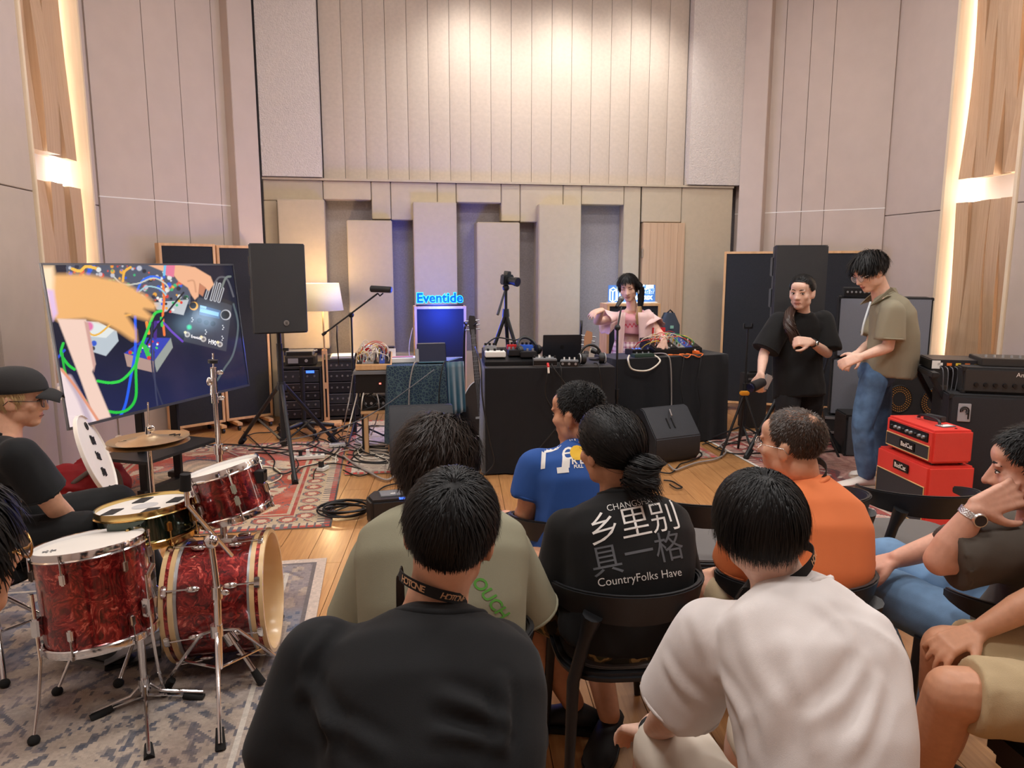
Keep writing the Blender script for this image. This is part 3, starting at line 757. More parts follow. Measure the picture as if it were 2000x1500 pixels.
def person(name, label, J, root_at, skin_m, voxel=0.007, shirt=None, pants=None, head_k=1.0, hand_k=1.0, arms=('L', 'R'), legs=('L', 'R'), bare_legs=False, nose=1.0, neck_r=0.056, hands=None, arm_r=1.0, group=None, cat='person', core=True, leg_r=1.0, chin=1.0):
 t=thing(name, label, cat, Vector(root_at), group)
 inv=WM[t.name].inverted();H=head_frame(J['head'], J['face'], J.get('up', (0, 0, 1)))
 b=MB();add_head(b, H, head_k, nose, chin)
 sk=H@Vector((0, -0.025, -0.06));limb(b, [sk, Vector(sk).lerp(J['neck'], 0.5), J['neck']-V(0, 0, 0.02)], [neck_r*0.98, neck_r*0.96, neck_r*1.12], 4, 18)
 sr=(Vector(J['shR'])-Vector(J['shL'])).normalized();nk=Vector(J['neck'])
 for q in 'LR':limb(b, [nk-V(0, 0, 0.02), nk.lerp(Vector(J['sh'+q]), 0.8)-V(0, 0, 0.02)], [neck_r*0.8, 0.034], 4, 12)
 if core:
  torso(b, Vector(J['hip']), nk-V(0, 0, 0.03), sr, [(0, 0.12, 0.08, 0.08), (0.5, 0.11, 0.08, 0.08), (0.85, 0.13, 0.08, 0.07), (1, 0.06, 0.04, 0.04)])
 for q in arms:
  sh, el, wr=Vector(J['sh'+q]), Vector(J['el'+q]), Vector(J['wr'+q]);a=arm_r
  limb(b, [sh, sh.lerp(el, 0.5), el], [0.050*a, 0.046*a, 0.038*a], 5);limb(b, [el, el.lerp(wr, 0.35), wr], [0.039*a, 0.040*a, 0.026*a], 5)
  hd=(hands or{}).get(q)
  if hd:add_hand(b, wr+(wr-el).normalized()*0.012, hd[0], hd[1], hd[2], hand_k, **(hd[3]if len(hd)>3 else{}))
 for q in legs:
  hp, kn, an=Vector(J['hp'+q]), Vector(J['kn'+q]), Vector(J['an'+q]);g=leg_r
  if bare_legs:
   limb(b, [hp, hp.lerp(kn, 0.6), kn], [0.078*g, 0.068*g, 0.057*g], 5);sd=(kn-an);
   limb(b, [kn, kn.lerp(an, 0.35), an], [0.056*g, 0.057*g, 0.036*g], 5)
 me=remesh(b, voxel, 3, 0.5, inv)
 S=(inv@H@Matrix.Scale(head_k, 4)).inverted()
 me.materials.append(skin_m);me.materials.append(M_LIP)
 for p in me.polygons:
  c=S@p.center
  if abs(c.x)<0.021 and c.y>0.070 and-0.079<c.z<-0.0565 and abs(c.x)/0.021+abs(c.z+0.0665)/0.02<1.15:p.material_index=1
 body=link_mesh('body', me, None, t)
 out={'root':t, 'H':H, 'body':body, 'k':head_k}
 if shirt:
  b=MB();W=shirt.get('w', 1.0);D=shirt.get('d', 1.0)
  nk2=nk+Vector(shirt.get('neck_off', (0, 0, 0)))
  prof=shirt.get('prof')or[(0, 0.175, 0.12, 0.125), (0.2, 0.172, 0.12, 0.125), (0.45, 0.175, 0.115, 0.125), (0.68, 0.185, 0.115, 0.12), (0.82, 0.178, 0.10, 0.105), (0.91, 0.135, 0.082, 0.085), (0.97, 0.092, 0.072, 0.07), (1.0, 0.074, 0.068, 0.066)]
  prof=[(a, w*W, f*D, g*D)for a, w, f, g in prof]
  out['spine']=torso(b, Vector(shirt.get('hem', J['hip'])), nk2, sr, prof, shirt.get('slump', 0.04))
  for q in 'LR':
   sh, el, wr=Vector(J['sh'+q]), Vector(J['el'+q]), Vector(J['wr'+q]);fs=shirt.get('sleeve', 0.62);r0, r1=shirt.get('sr', (0.068, 0.078))
   limb(b, [nk2.lerp(sh, 0.46)-V(0, 0, 0.022), sh], [0.046, r0], 4, 14);limb(b, [out['spine'](0.68).lerp(sh, 0.55), sh.lerp(el, 0.22)], [0.088*W, r0*1.02], 4, 14)
   if q in shirt.get('fill', ''):limb(b, [out['spine'](0.48).lerp(sh.lerp(el, 0.5), 0.45), sh.lerp(el, 0.55)], [0.105*W, r0*0.98], 4, 14);limb(b, [out['spine'](0.30).lerp(sh.lerp(el, 0.75), 0.5), sh.lerp(el, 0.80)], [0.10*W, r1*0.94], 4, 14)
   if fs<=1.0:e=sh.lerp(el, fs);limb(b, [sh, sh.lerp(e, 0.5), e], [r0, (r0+r1)/2, r1], 5, 18, ends=False);b.ball(sh, r0, seg=16, rings=10)
   else:limb(b, [sh, sh.lerp(el, .6), el, el.lerp(wr, fs-1)], [r0, r0*.9, r0*.78, r1], 5, 18)
  me=remesh(b, shirt.get('voxel', 0.010), shirt.get('it', 5), 0.5, inv)
  folds(me, shirt.get('amp', 0.010), shirt.get('fs', 0.16), inv.to_3x3()@Vector(shirt.get('fold_axis', (0.3, 0, 1))), shirt.get('seed', len(name)+J['neck'][0]))
  sh_o=link_mesh('shirt', me, shirt['m'], t);out['shirt']=sh_o
  for q in 'LR':
   fs=shirt.get('sleeve', 0.62)
   if 0.3<fs<=1.0 and shirt.get('cuff', True):
    sh, el=Vector(J['sh'+q]), Vector(J['el'+q]);e=sh.lerp(el, fs)-(el-sh).normalized()*0.012;Fm=frame(el-sh);r1=shirt.get('sr', (0.068, 0.078))[1]-0.005-0.0004*shirt.get('it', 5)
    MB().tube([e+Fm@V(r1*math.cos(a), r1*math.sin(a), 0)for a in np.linspace(0, 6.283, 29)[:-1]], 0.0055, 8, closed=True).build('cuff', shirt['m'], sh_o, smooth=180)
  if shirt.get('collar', True):
   z=(H@Vector((0, -0.03, -0.07))-nk).normalized();x=(sr-z*sr.dot(z)).normalized();y=z.cross(x)
   tw=WM[t.name];tree=BVHTree.FromPolygons([tw@v.co for v in me.vertices], [tuple(p.vertices)for p in me.polygons])
   co=shirt.get('collar_r', (0.078, 0.074));pts=[]
   for p in super_ring(nk+z*0.16, x, y, co[0]*W, co[1]*D, co[1]*D, 36, 1.0):
    h=tree.ray_cast(p, -z, 0.30);pts.append((p, h[3]))
   md=sorted(d for _, d in pts if d is not None)or[0.17];md=md[int(len(md)*0.6)];pts=[p-z*(d if d is not None and abs(d-md)<0.05 else md+0.08)for p, d in pts]
   for _ in range(4):pts=[(pts[k-1]+pts[k]*2+pts[(k+1)%36])/4 for k in range(36)]
   MB().tube([pts[k%36]for k in range(20, 35)], 0.0075, 8).build('collar', shirt.get('collar_m', shirt['m']), sh_o, smooth=180)
  out['nz']=(H@Vector((0, -0.03, -0.07))-nk).normalized()
 if pants:
  b=MB();hp=Vector(J['hip']);b.ball(hp, pants.get('pelvis', (0.16, 0.13, 0.12)), axes(sr, Vector((0, 0, 1)).cross(sr), (0, 0, 1), (0, 0, 0)), 20, 14)
  r=pants.get('r', (0.092, 0.082, 0.070, 0.064, 0.056))
  for q in legs:
   a, kn, an=Vector(J['hp'+q]), Vector(J['kn'+q]), Vector(J['an'+q]);f=pants.get('to', 2.0)
   if f>=1.5:limb(b, [a, a.lerp(kn, 0.5), kn], r[:3], 5);e=kn.lerp(an, min(f-1.0, 1.0));limb(b, [kn, kn.lerp(e, 0.5), e], r[2:], 6)
   else:e=a.lerp(kn, f);limb(b, [a, a.lerp(e, 0.5), e], r[:3], 6, 18, ends=False);b.ball(a, r[0])
  me=remesh(b, pants.get('voxel', 0.010), 3, 0.5, inv);folds(me, pants.get('amp', 0.008), 0.13, (0.2, 0.3, 1), 2.3+len(name))
  out['pants']=link_mesh(pants.get('name', 'trousers'), me, pants['m'], t)
 return out
 # the people in the room
T_BLACK=mat('black cotton', L(10, 13, 17), 0.9, bump=0.10, bump_s=700, sheen=0.06)
T_WHITE=mat('white cotton', L(232, 226, 224), 0.9, bump=0.10, bump_s=700)
T_JET=mat('jet cotton', L(11, 12, 14), 0.9, bump=0.10, bump_s=700, sheen=0.04)
T_BLUE=mat('royal blue cotton', L(40, 84, 160), 0.88, bump=0.10, bump_s=700)
T_GREEN=mat('sage cotton', L(148, 146, 124), 0.9, bump=0.12, bump_s=600)
T_ORANGE=mat('orange cotton', L(238, 132, 78), 0.88, bump=0.10, bump_s=700)
T_BROWN=mat('grey brown shirting', L(78, 70, 62), 0.85, bump=0.10, bump_s=600)
T_OLIVE=mat('olive shirting', L(142, 136, 116), 0.9, bump=0.14, bump_s=500)
T_DENIM=mat('blue denim', L(80, 112, 150), 0.85, noise_s=14, noise_a=0.28, bump=0.15, bump_s=600)
T_DENIM2=mat('light denim', L(108, 142, 178), 0.85, noise_s=10, noise_a=0.22, bump=0.15, bump_s=600)
T_KHAKI=mat('khaki cotton', L(186, 164, 128), 0.9, noise_s=8, noise_a=0.05, bump=0.15, bump_s=400)
T_SHORTW=mat('off white cotton', L(214, 204, 190), 0.9)
T_PINK=mat('pale pink chiffon', L(238, 206, 204), 0.8);T_PINK2=mat('pink cotton', L(240, 176, 188), 0.8)
M_INKW=mat('white ink', L(240, 238, 234), 0.7);M_INKG=mat('grey ink', L(96, 100, 106), 0.7);M_INKO=mat('tan ink', L(214, 170, 130), 0.7)
M_INKGR=mat('green ink', L(88, 158, 60), 0.7);M_INKY=mat('yellow ink', L(232, 186, 52), 0.7)
M_STRAP=mat('black ribbon', L(24, 24, 27), 0.8);M_SHOEW=mat('white leather', L(224, 216, 208), 0.5);M_SHOEB=mat('black shoe', L(22, 22, 24), 0.6)
M_STEEL=mat('steel', (0.6, 0.6, 0.6), 0.3, 1.0)
SK1=skin('warm', L(222, 170, 140));SK2=skin('tan', L(205, 150, 118));SK3=skin('fair', L(232, 192, 172));SK4=skin('rosy', L(218, 164, 140))
def camo_mat():
 m=bpy.data.materials.new('camouflage cotton');m.use_nodes=True;nt=m.node_tree;b=nt.nodes['Principled BSDF'];b.inputs['Roughness'].default_value=0.9
 t=nt.nodes.new('ShaderNodeTexCoord');n=nt.nodes.new('ShaderNodeTexNoise');n.inputs['Scale'].default_value=14
 cr=nt.nodes.new('ShaderNodeValToRGB');cr.color_ramp.interpolation='CONSTANT';e=cr.color_ramp.elements
 e[0].color=L(40, 38, 30)+(1, );e[1].position=0.45;e[1].color=L(92, 74, 46)+(1, );q=e.new(0.53);q.color=L(168, 140, 92)+(1, );q=e.new(0.6);q.color=L(70, 72, 48)+(1, )
 nt.links.new(t.outputs['Object'], n.inputs['Vector']);nt.links.new(n.outputs['Fac'], cr.inputs['Fac']);nt.links.new(cr.outputs['Color'], b.inputs['Base Color']);return m
def pr_plane(x0, y0, x1, y1, Y, zc=None):
 """frame for a print: x along the picture line, facing back to the viewer"""
 a, b=P(x0, y0, Y), P(x1, y1, Y);o=(a+b)/2;x=(b-a).normalized()
 z=(CAMP-o);z=(z-x*z.dot(x)).normalized();return axes(x, z.cross(x), z, o+z*0.25)
def nape_lanyard(pp, nk, rx, ry, tilt, txt, tsize, front=0.12, at=((-0.35, ), (0.45, ))):
 """ribbon round the back of the neck, running down the chest; word printed on the ribbon"""
 root=pp['root'];z=pp['nz']
 pts=[]
 right=pp['right'];right=(right-z*right.dot(z)).normalized();fw=z.cross(right)
 for a in np.linspace(-192, 12, 21):
  q=math.radians(a);s_=math.sin(q)
  pts.append(nk+right*rx*math.cos(q)+fw*(ry*s_)+z*(tilt[0]+tilt[1]*s_+tilt[2]*math.cos(q)))
 b0, b1=pts[0], pts[-1]
 pts=[b0+fw*front-V(0, 0, 0.18), b0+fw*0.05-V(0, 0, 0.035)]+pts+[b1+fw*0.05-V(0, 0, 0.035), b1+fw*front-V(0, 0, 0.18)]
 o=lanyard(root, pts, M_STRAP, 0.021)
 for(f, )in at:
  for i, ch in enumerate(txt):
   q=math.radians(-90+f*90+(i-(len(txt)-1)/2)*tsize[1]);s_=math.sin(q)
   p=nk+right*rx*math.cos(q)+fw*(ry*s_)+z*(tilt[0]+tilt[1]*s_+tilt[2]*math.cos(q))
   tx=(-right*rx*math.sin(q)+fw*ry*math.cos(q)+z*(tilt[1]*math.cos(q)-tilt[2]*math.sin(q))).normalized()
   out=(right*math.cos(q)/rx+fw*s_/ry);out=(out-tx*out.dot(tx)).normalized();up=out.cross(tx)
   text(ch, axes(tx, up, out, p+out*0.0022), tsize[0], M_INKO, o, 'letter', offset=0.0004)
 return o
def fin(pp, J):pp['right']=(Vector(J['shR'])-Vector(J['shL'])).normalized();return pp
J=dict(head=P(880, 1040, 1.42), face=(0.05, 1, -0.04), up=(0.13, 0, 1), neck=P(848, 1186, 1.40), shL=P(628, 1296, 1.31), shR=P(966, 1296, 1.37), elL=P(562, 1510, 1.24), elR=P(984, 1490, 1.30), wrL=V(-0.33, 1.50, 0.62), wrR=V(-0.02, 1.58, 0.62), hip=V(-0.15, 1.10, 0.50), hpL=V(-0.27, 1.18, 0.48), hpR=V(-0.05, 1.18, 0.48), knL=V(-0.34, 1.62, 0.50), knR=V(0.02, 1.66, 0.50), anL=V(-0.34, 1.70, 0.10), anR=V(0.04, 1.74, 0.10))
A=fin(person('person', 'seated man in plain black T-shirt with black lanyard, nearest the camera', J, (-0.15, 1.3, 0), SK1, 0.0075, dict(m=T_BLACK, w=1.14, d=1.12, sleeve=0.90, sr=(0.086, 0.090), voxel=0.009, amp=0.010, fs=0.20, fold_axis=(0.8, 0, 0.6), slump=0.06, seed=4, it=12, neck_off=(0, -0.008, -0.030), collar_r=(0.094, 0.086), fill='LR'), dict(m=mat('navy cotton', L(46, 56, 78), 0.9), to=0.85, name='shorts'), head_k=1.06, bare_legs=True, neck_r=0.062, arm_r=1.12, hands=dict(L=((0.2, 1, -0.1), (0, 0, 1), 1, dict(curl=0.5)), R=((-0.2, 1, -0.1), (0, 0, 1), -1, dict(curl=0.5)))), J)
make_hair('hair', A['H'], A['k'], M_HAIR, A['root'], n=10500, length=0.044, lift=0.16, grav=0.22, off=0.011, whorl=(0.02, -0.45, 0.88), nape=-0.98, side=-0.48, width=0.0009, jitter=0.10, seed=11, steps=5, length_fn=lambda d:1.0 if d.z>0 else(0.8 if d.y<-0.3 else 0.5))
nape_lanyard(A, J['neck']+V(0, 0.0, 0.048), 0.071, 0.072, (0, -0.028, -0.012), 'HOTONE', (0.019, 8.0), at=((-0.52, ), (0.30, )))
creases(A['shirt'], [([(600, 1345), (640, 1400), (650, 1470)], 0.012, 0.014), ([(985, 1420), (930, 1385), (850, 1355)], 0.011, 0.014), ([(990, 1460), (920, 1440), (840, 1430)], 0.009, 0.012), ([(610, 1400), (680, 1430), (760, 1480)], 0.008, 0.013), ([(980, 1330), (985, 1400), (975, 1480)], 0.010, 0.013), ([(640, 1230), (600, 1290), (585, 1360)], 0.006, 0.010)])
shoe(J['anL'], (0, 1), M_SHOEB, A['root']);shoe(J['anR'], (0, 1), M_SHOEB, A['root'])
J=dict(head=P(1480, 1026, 1.45), face=(-0.30, 1, -0.06), up=(-0.06, 0, 1), neck=P(1530, 1143, 1.44), shL=P(1388, 1245, 1.40), shR=P(1642, 1228, 1.50), elL=P(1320, 1385, 1.46), elR=P(1634, 1420, 1.50), wrL=P(1273, 1432, 1.66), wrR=P(1650, 1470, 1.78), hip=V(0.535, 1.14, 0.50), hpL=V(0.46, 1.26, 0.48), hpR=V(0.66, 1.26, 0.48), knL=V(0.37, 1.70, 0.44), knR=V(0.62, 1.76, 0.46), anL=V(0.36, 1.80, 0.10), anR=V(0.62, 1.86, 0.10))
B=fin(person('person', 'seated young man in white T-shirt with black wristband', J, (0.56, 1.3, 0), SK3, 0.0072, dict(m=T_WHITE, prof=[(0, 0.142, 0.12, 0.125), (0.2, 0.146, 0.12, 0.125), (0.45, 0.156, 0.115, 0.125), (0.68, 0.178, 0.115, 0.12), (0.82, 0.178, 0.10, 0.105), (0.91, 0.135, 0.082, 0.085), (0.97, 0.092, 0.072, 0.07), (1.0, 0.074, 0.068, 0.066)], w=1.02, d=1.08, sleeve=0.9, sr=(0.078, 0.092), voxel=0.009, amp=0.012, fs=0.17, fold_axis=(0.6, 0, 0.8), slump=0.07, seed=9, it=10, collar_r=(0.088, 0.082), neck_off=(0, 0, -0.018), fill='R'), dict(m=T_SHORTW, to=0.9, name='shorts', r=(0.10, 0.095, 0.092)), head_k=0.90, bare_legs=True, neck_r=0.056, hands=dict(L=((-0.35, 0.8, -0.35), (0, 0.4, 1), 1, dict(curl=0.5)), R=((-0.3, 0.8, -0.3), (0, 0.4, 1), -1, dict(curl=0.5)))), J)
make_hair('hair', B['H'], B['k'], M_HAIR, B['root'], n=10000, length=0.098, lift=0.12, grav=0.5, off=0.015, whorl=(-0.05, -0.25, 0.97), nape=-0.98, side=-0.6, width=0.0009, jitter=0.07, seed=12, steps=7, fringe=0.9, length_fn=lambda d:1.0 if d.z>-0.1 else 0.5)
nape_lanyard(B, J['neck']+V(0, 0, 0.040), 0.066, 0.067, (0, -0.028, -0.004), 'HOTONE', (0.018, 8.0), at=((-0.45, ), (0.62, )))
creases(B['shirt'], [([(1355, 1200), (1385, 1290), (1400, 1420)], 0.0062, 0.013), ([(1405, 1320), (1450, 1400), (1470, 1490)], 0.0056, 0.013), ([(1540, 1250), (1570, 1370), (1600, 1490)], 0.0050, 0.014), ([(1690, 1290), (1640, 1370), (1560, 1420)], 0.0062, 0.014), ([(1715, 1330), (1690, 1420), (1650, 1490)], 0.0062, 0.013), ([(1600, 1180), (1660, 1240), (1690, 1330)], 0.0037, 0.012), ([(1300, 1290), (1330, 1340), (1390, 1390)], 0.0050, 0.012), ([(1440, 1190), (1470, 1300), (1530, 1390)], 0.0037, 0.014)])
w=Vector(J['wrL']);e=(w-Vector(J['elL'])).normalized()
MB().tube([w-e*0.02+frame(e)@V(0.031*math.cos(a), 0.031*math.sin(a), 0)for a in np.linspace(0, 6.283, 17)[:-1]], 0.006, 8, closed=True).build('wristband', M_STRAP, B['root'], smooth=180)
shoe(J['anL'], (0, 1), M_SHOEW, B['root']);shoe(J['anR'], (0, 1), M_SHOEW, B['root'])
J=dict(head=P(1190, 876, 2.25), face=(-0.55, 0.85, -0.05), up=(-0.05, 0, 1), neck=P(1208, 975, 2.24), shL=P(1112, 1040, 2.14), shR=P(1303, 1024, 2.28), elL=P(1085, 1165, 2.16), elR=P(1330, 1140, 2.34), wrL=V(0.08, 2.45, 0.60), wrR=V(0.34, 2.55, 0.60), hip=V(0.33, 2.12, 0.50), hpL=V(0.26, 2.20, 0.48), hpR=V(0.42, 2.24, 0.48), knL=V(0.0, 2.42, 0.50), knR=V(0.24, 2.62, 0.50), anL=G(1120, 1372, 0.10), anR=G(1190, 1395, 0.10))
C=fin(person('person', 'seated man in black T-shirt with large Chinese lettering and tied-back hair', J, (0.44, 2.2, 0), SK2, 0.007, dict(m=T_JET, w=1.20, d=1.10, sleeve=0.98, sr=(0.074, 0.082), voxel=0.010, amp=0.007, fs=0.2, fold_axis=(0.6, 0, 0.7), slump=0.06, seed=2, it=6, collar_r=(0.075, 0.07)), dict(m=camo_mat(), to=0.8, name='shorts', r=(0.10, 0.092, 0.088)), head_k=1.04, bare_legs=True, arm_r=1.05, leg_r=1.05, hands=dict(L=((0.1, 1, -0.1), (0, 0, 1), 1), R=((-0.1, 1, -0.1), (0, 0, 1), -1))), J)
TIE=Vector((0.01, -0.115, -0.025))
make_hair('hair', C['H'], C['k'], M_HAIR, C['root'], n=7500, length=0.17, off=0.016, whorl=(0, 0.75, 0.66), nape=-0.98, side=-0.45, width=0.0012, jitter=0.30, seed=13, steps=8, tie=TIE, front=0.62, length_fn=lambda d:0.35+0.75*(d-TIE.normalized()).length/1.6)
S=C['H']@Matrix.Scale(C['k'], 4)
tail('hair_tail', [S@TIE, S@(TIE+V(-0.01, -0.025, -0.012)), S@(TIE+V(-0.005, -0.035, -0.035)), S@(TIE+V(0.03, -0.035, -0.062))], [0.024, 0.050, 0.050, 0.022], M_HAIR, C['root'], n=900, wave=0.045, width=0.0016)
MB().tube([S@(TIE+V(0.024*math.cos(a), -0.006, 0.024*math.sin(a)))for a in np.linspace(0, 6.283, 15)[:-1]], 0.005, 8, closed=True).build('hair_tie', mat('grey hair tie', L(70, 74, 80), 0.7), C['root'], smooth=180)
sh=C['shirt']
cloth_print('CHANGSHA', pr_plane(1192, 992, 1268, 978, 2.1), 0.026, M_INKW, sh, 'lettering', offset=-0.0002)
for ch, x, y in(('乡', 1178, 1036), ('里', 1238, 1024), ('别', 1299, 1012)):
 cloth_print(ch, pr_plane(x-30, y+6, x+30, y-6, 2.1), 0.098, M_INKW, sh, 'lettering', offset=-0.0004)
for ch, x, y in(('具', 1182, 1099), ('一', 1244, 1084), ('格', 1304, 1072)):
 cloth_print(ch, pr_plane(x-30, y+6, x+30, y-6, 2.1), 0.092, M_INKG, sh, 'lettering')
cloth_print('CountryFolks Have', pr_plane(1176, 1138, 1312, 1120, 2.1), 0.032, M_INKW, sh, 'lettering')
shoe(J['anL']+V(0, 0.0, 0), (-0.9, 0.2), M_SHOEB, C['root'], 1.08);shoe(J['anR'], (-0.35, -0.9), M_SHOEB, C['root'], 1.08)
J=dict(head=P(1128, 808, 2.75), face=(-0.80, 0.62, -0.05), up=(0, 0, 1), neck=P(1126, 868, 2.76), shL=P(1048, 912, 2.66), shR=P(1196, 905, 2.86), elL=P(1030, 1000, 2.66), elR=P(1215, 1010, 2.9), wrL=V(0.04, 2.95, 0.58), wrR=V(0.28, 3.1, 0.58), hip=V(0.22, 2.68, 0.47), hpL=V(0.13, 2.76, 0.48), hpR=V(0.32, 2.80, 0.48), knL=P(988, 1022, 3.05), knR=V(0.20, 3.22, 0.50), anL=V(-0.03, 3.1, 0.10), anR=V(0.22, 3.3, 0.10))
D=fin(person('person', 'seated man with buzz cut in royal blue printed T-shirt', J, (0.22, 2.75, 0), SK2, 0.007, dict(m=T_BLUE, w=1.10, d=1.05, sleeve=0.66, sr=(0.070, 0.080), amp=0.009, fs=0.16, slump=0.06, seed=5, collar_r=(0.074, 0.07)), dict(m=T_JET, to=0.92, name='shorts'), head_k=1.02, bare_legs=True, neck_r=0.060, arm_r=1.08, hands=dict(L=((0.1, 1, -0.2), (0, 0, 1), 1), R=((-0.1, 1, -0.2), (0, 0, 1), -1))), J)
make_hair('hair', D['H'], D['k'], M_HAIR, D['root'], n=5000, length=0.014, lift=1.1, grav=0.0, off=0.004, nape=-0.92, side=-0.25, width=0.0011, jitter=0.25, seed=14, steps=2, whorl=(0.1, -0.5, 0.8))
face_parts(D['H'], D['k'], D['root'])
sh=D['shirt'];W_=T_BLUE
cloth_print('P', pr_plane(1052, 887, 1084, 881, 2.6), 0.185, M_INKW, sh, 'lettering', shear=0.25, offset=-0.001)
cloth_print('e', pr_plane(1090, 884, 1120, 880, 2.6), 0.10, M_INKW, sh, 'lettering', shear=0.25)
cloth_print('ST', pr_plane(1108, 858, 1136, 855, 2.6), 0.026, M_INKW, sh, 'lettering', offset=0.001)
cloth_print('R E', pr_plane(1110, 901, 1146, 899, 2.6), 0.034, M_INKW, sh, 'lettering', offset=0.001)
cloth_print('FULL', pr_plane(1112, 912, 1146, 910, 2.6), 0.016, M_INKW, sh, 'lettering', offset=0.0006)
def patch(outline, x, y, Y, k, m, shirt):
 a=MB();a.add([(u*k, v*k, 0)for u, v in outline], [tuple(range(len(outline)))]);me=a.mesh('print')
 project_print(me, pr_plane(x-20, y+2, x+20, y-2, Y), shirt, off=0.002);me.transform(WM[shirt.name].inverted());return link_mesh('print', me, m, shirt)
patch([(-.5, -.6), (.35, -.6), (.5, .2), (-.25, .6)], 1104, 903, 2.6, 0.034, M_INKW, sh)
patch([(-.8, -.4), (.6, -.4), (.6, .3), (-.8, .3)], 1100, 917, 2.6, 0.03, M_INKW, sh)
patch([(0.5*math.cos(a), 0.5*math.sin(a))for a in np.linspace(0, 6.28, 14)[:-1]], 1128, 884, 2.6, 0.055, M_INKY, sh)
shoe(J['anL'], (-0.2, 1), M_SHOEB, D['root']);shoe(J['anR'], (0, 1), M_SHOEB, D['root'])
J=dict(head=P(855, 908, 2.0), face=(0.05, 1, -0.12), up=(0, 0, 1), neck=P(862, 990, 1.96), shL=P(752, 1085, 1.90), shR=P(985, 1080, 1.94), elL=P(698, 1215, 1.92), elR=P(1035, 1195, 2.0), wrL=V(-0.33, 2.25, 0.60), wrR=V(-0.02, 2.3, 0.60), hip=V(-0.18, 1.80, 0.50), hpL=V(-0.28, 1.88, 0.48), hpR=V(-0.08, 1.88, 0.48), knL=V(-0.34, 2.3, 0.50), knR=V(0.02, 2.34, 0.50), anL=V(-0.34, 2.42, 0.10), anR=V(0.02, 2.46, 0.10))
E=fin(person('person', 'seated person with wavy brown-black hair in loose sage green shirt', J, (-0.18, 1.95, 0), SK3, 0.008, dict(m=T_GREEN, w=1.22, d=1.15, sleeve=1.0, sr=(0.082, 0.092), amp=0.012, fs=0.2, fold_axis=(0.25, 0, 1), slump=0.07, seed=7, it=7, collar_r=(0.082, 0.078)), dict(m=T_JET, name='trousers'), head_k=1.02, hands=dict(L=((0.2, 1, -0.2), (0, 0, 1), 1), R=((-0.2, 1, -0.2), (0, 0, 1), -1))), J)
make_hair('hair', E['H'], E['k'], M_HAIRB, E['root'], n=7500, length=0.115, lift=0.22, grav=0.6, off=0.026, nape=-0.98, side=-0.7, width=0.0012, jitter=0.2, seed=15, steps=9, curl=0.5, whorl=(0.15, 0.1, 0.98), fringe=0.9)
cloth_print('OUCH', pr_plane(926, 1126, 962, 1174, 1.8), 0.042, M_INKGR, E['shirt'], 'lettering', shear=0.3, offset=0.001)
shoe(J['anL'], (0, 1), M_SHOEB, E['root']);shoe(J['anR'], (0, 1), M_SHOEB, E['root'])
J=dict(head=P(1545, 868, 2.2), face=(-0.72, 0.68, 0.02), up=(0, 0, 1), neck=P(1566, 946, 2.22), shL=P(1478, 1000, 2.12), shR=P(1636, 1000, 2.28), elL=P(1436, 1115, 2.2), elR=P(1662, 1120, 2.30), wrL=P(1405, 1120, 2.45), wrR=V(0.95, 2.6, 0.56), hip=V(0.86, 2.12, 0.48), hpL=V(0.78, 2.2, 0.48), hpR=V(0.95, 2.24, 0.48), knL=P(1392, 1142, 2.50), knR=V(0.85, 2.66, 0.50), anL=V(0.66, 2.62, 0.10), anR=V(0.86, 2.74, 0.10))
F_=fin(person('person', 'seated man with thinning hair and glasses in orange T-shirt', J, (0.86, 2.2, 0), SK1, 0.007, dict(m=T_ORANGE, w=1.10, d=1.10, sleeve=0.9, sr=(0.072, 0.082), amp=0.008, fs=0.2, slump=0.06, seed=3, collar_r=(0.074, 0.07)), dict(m=T_KHAKI, to=0.8, name='shorts'), head_k=0.94, bare_legs=True, neck_r=0.060, hands=dict(L=((-0.2, 0.9, -0.3), (-0.2, 0.2, 1), 1), R=((-0.1, 1, -0.2), (0, 0, 1), -1))), J)
make_hair('hair', F_['H'], F_['k'], M_HAIRG, F_['root'], n=7000, length=0.018, lift=0.45, grav=0.15, off=0.003, nape=-0.95, side=-0.3, front=0.72, width=0.0009, jitter=0.2, seed=16, steps=3, whorl=(0.0, -0.5, 0.85), cap=False, density=lambda d:0.55 if d.z>0.72 or(d.y>0.2 and d.z>0.5)else 1.0)
face_parts(F_['H'], F_['k'], F_['root']);glasses(F_['H'], F_['k'], mat('silver wire', (0.75, 0.72, 0.68), 0.25, 1.0), F_['root'])
nape_lanyard(F_, J['neck']+V(0, 0, 0.034), 0.070, 0.070, (0, -0.020, 0), 'HOTONE', (0.017, 8.5), at=((-0.25, ), ))
shoe(J['anL'], (-0.2, 1), M_SHOEB, F_['root']);shoe(J['anR'], (-0.1, 1), M_SHOEB, F_['root'])
J=dict(head=P(2014, 920, 2.05), face=(-0.88, 0.46, -0.05), up=(0.08, 0, 1), neck=P(2036, 1012, 2.07), shL=P(1962, 1072, 1.96), shR=P(2060, 1050, 2.26), elL=P(1836, 1094, 1.96), elR=P(1880, 1050, 2.32), wrL=P(1903, 1000, 1.94), wrR=P(1752, 1092, 2.32), hip=V(1.50, 2.05, 0.50), hpL=V(1.42, 2.12, 0.49), hpR=V(1.58, 2.16, 0.49), knL=V(1.20, 2.50, 0.51), knR=V(1.40, 2.64, 0.52), anL=G(1772, 1380, 0.12), anR=V(1.30, 2.72, 0.12))
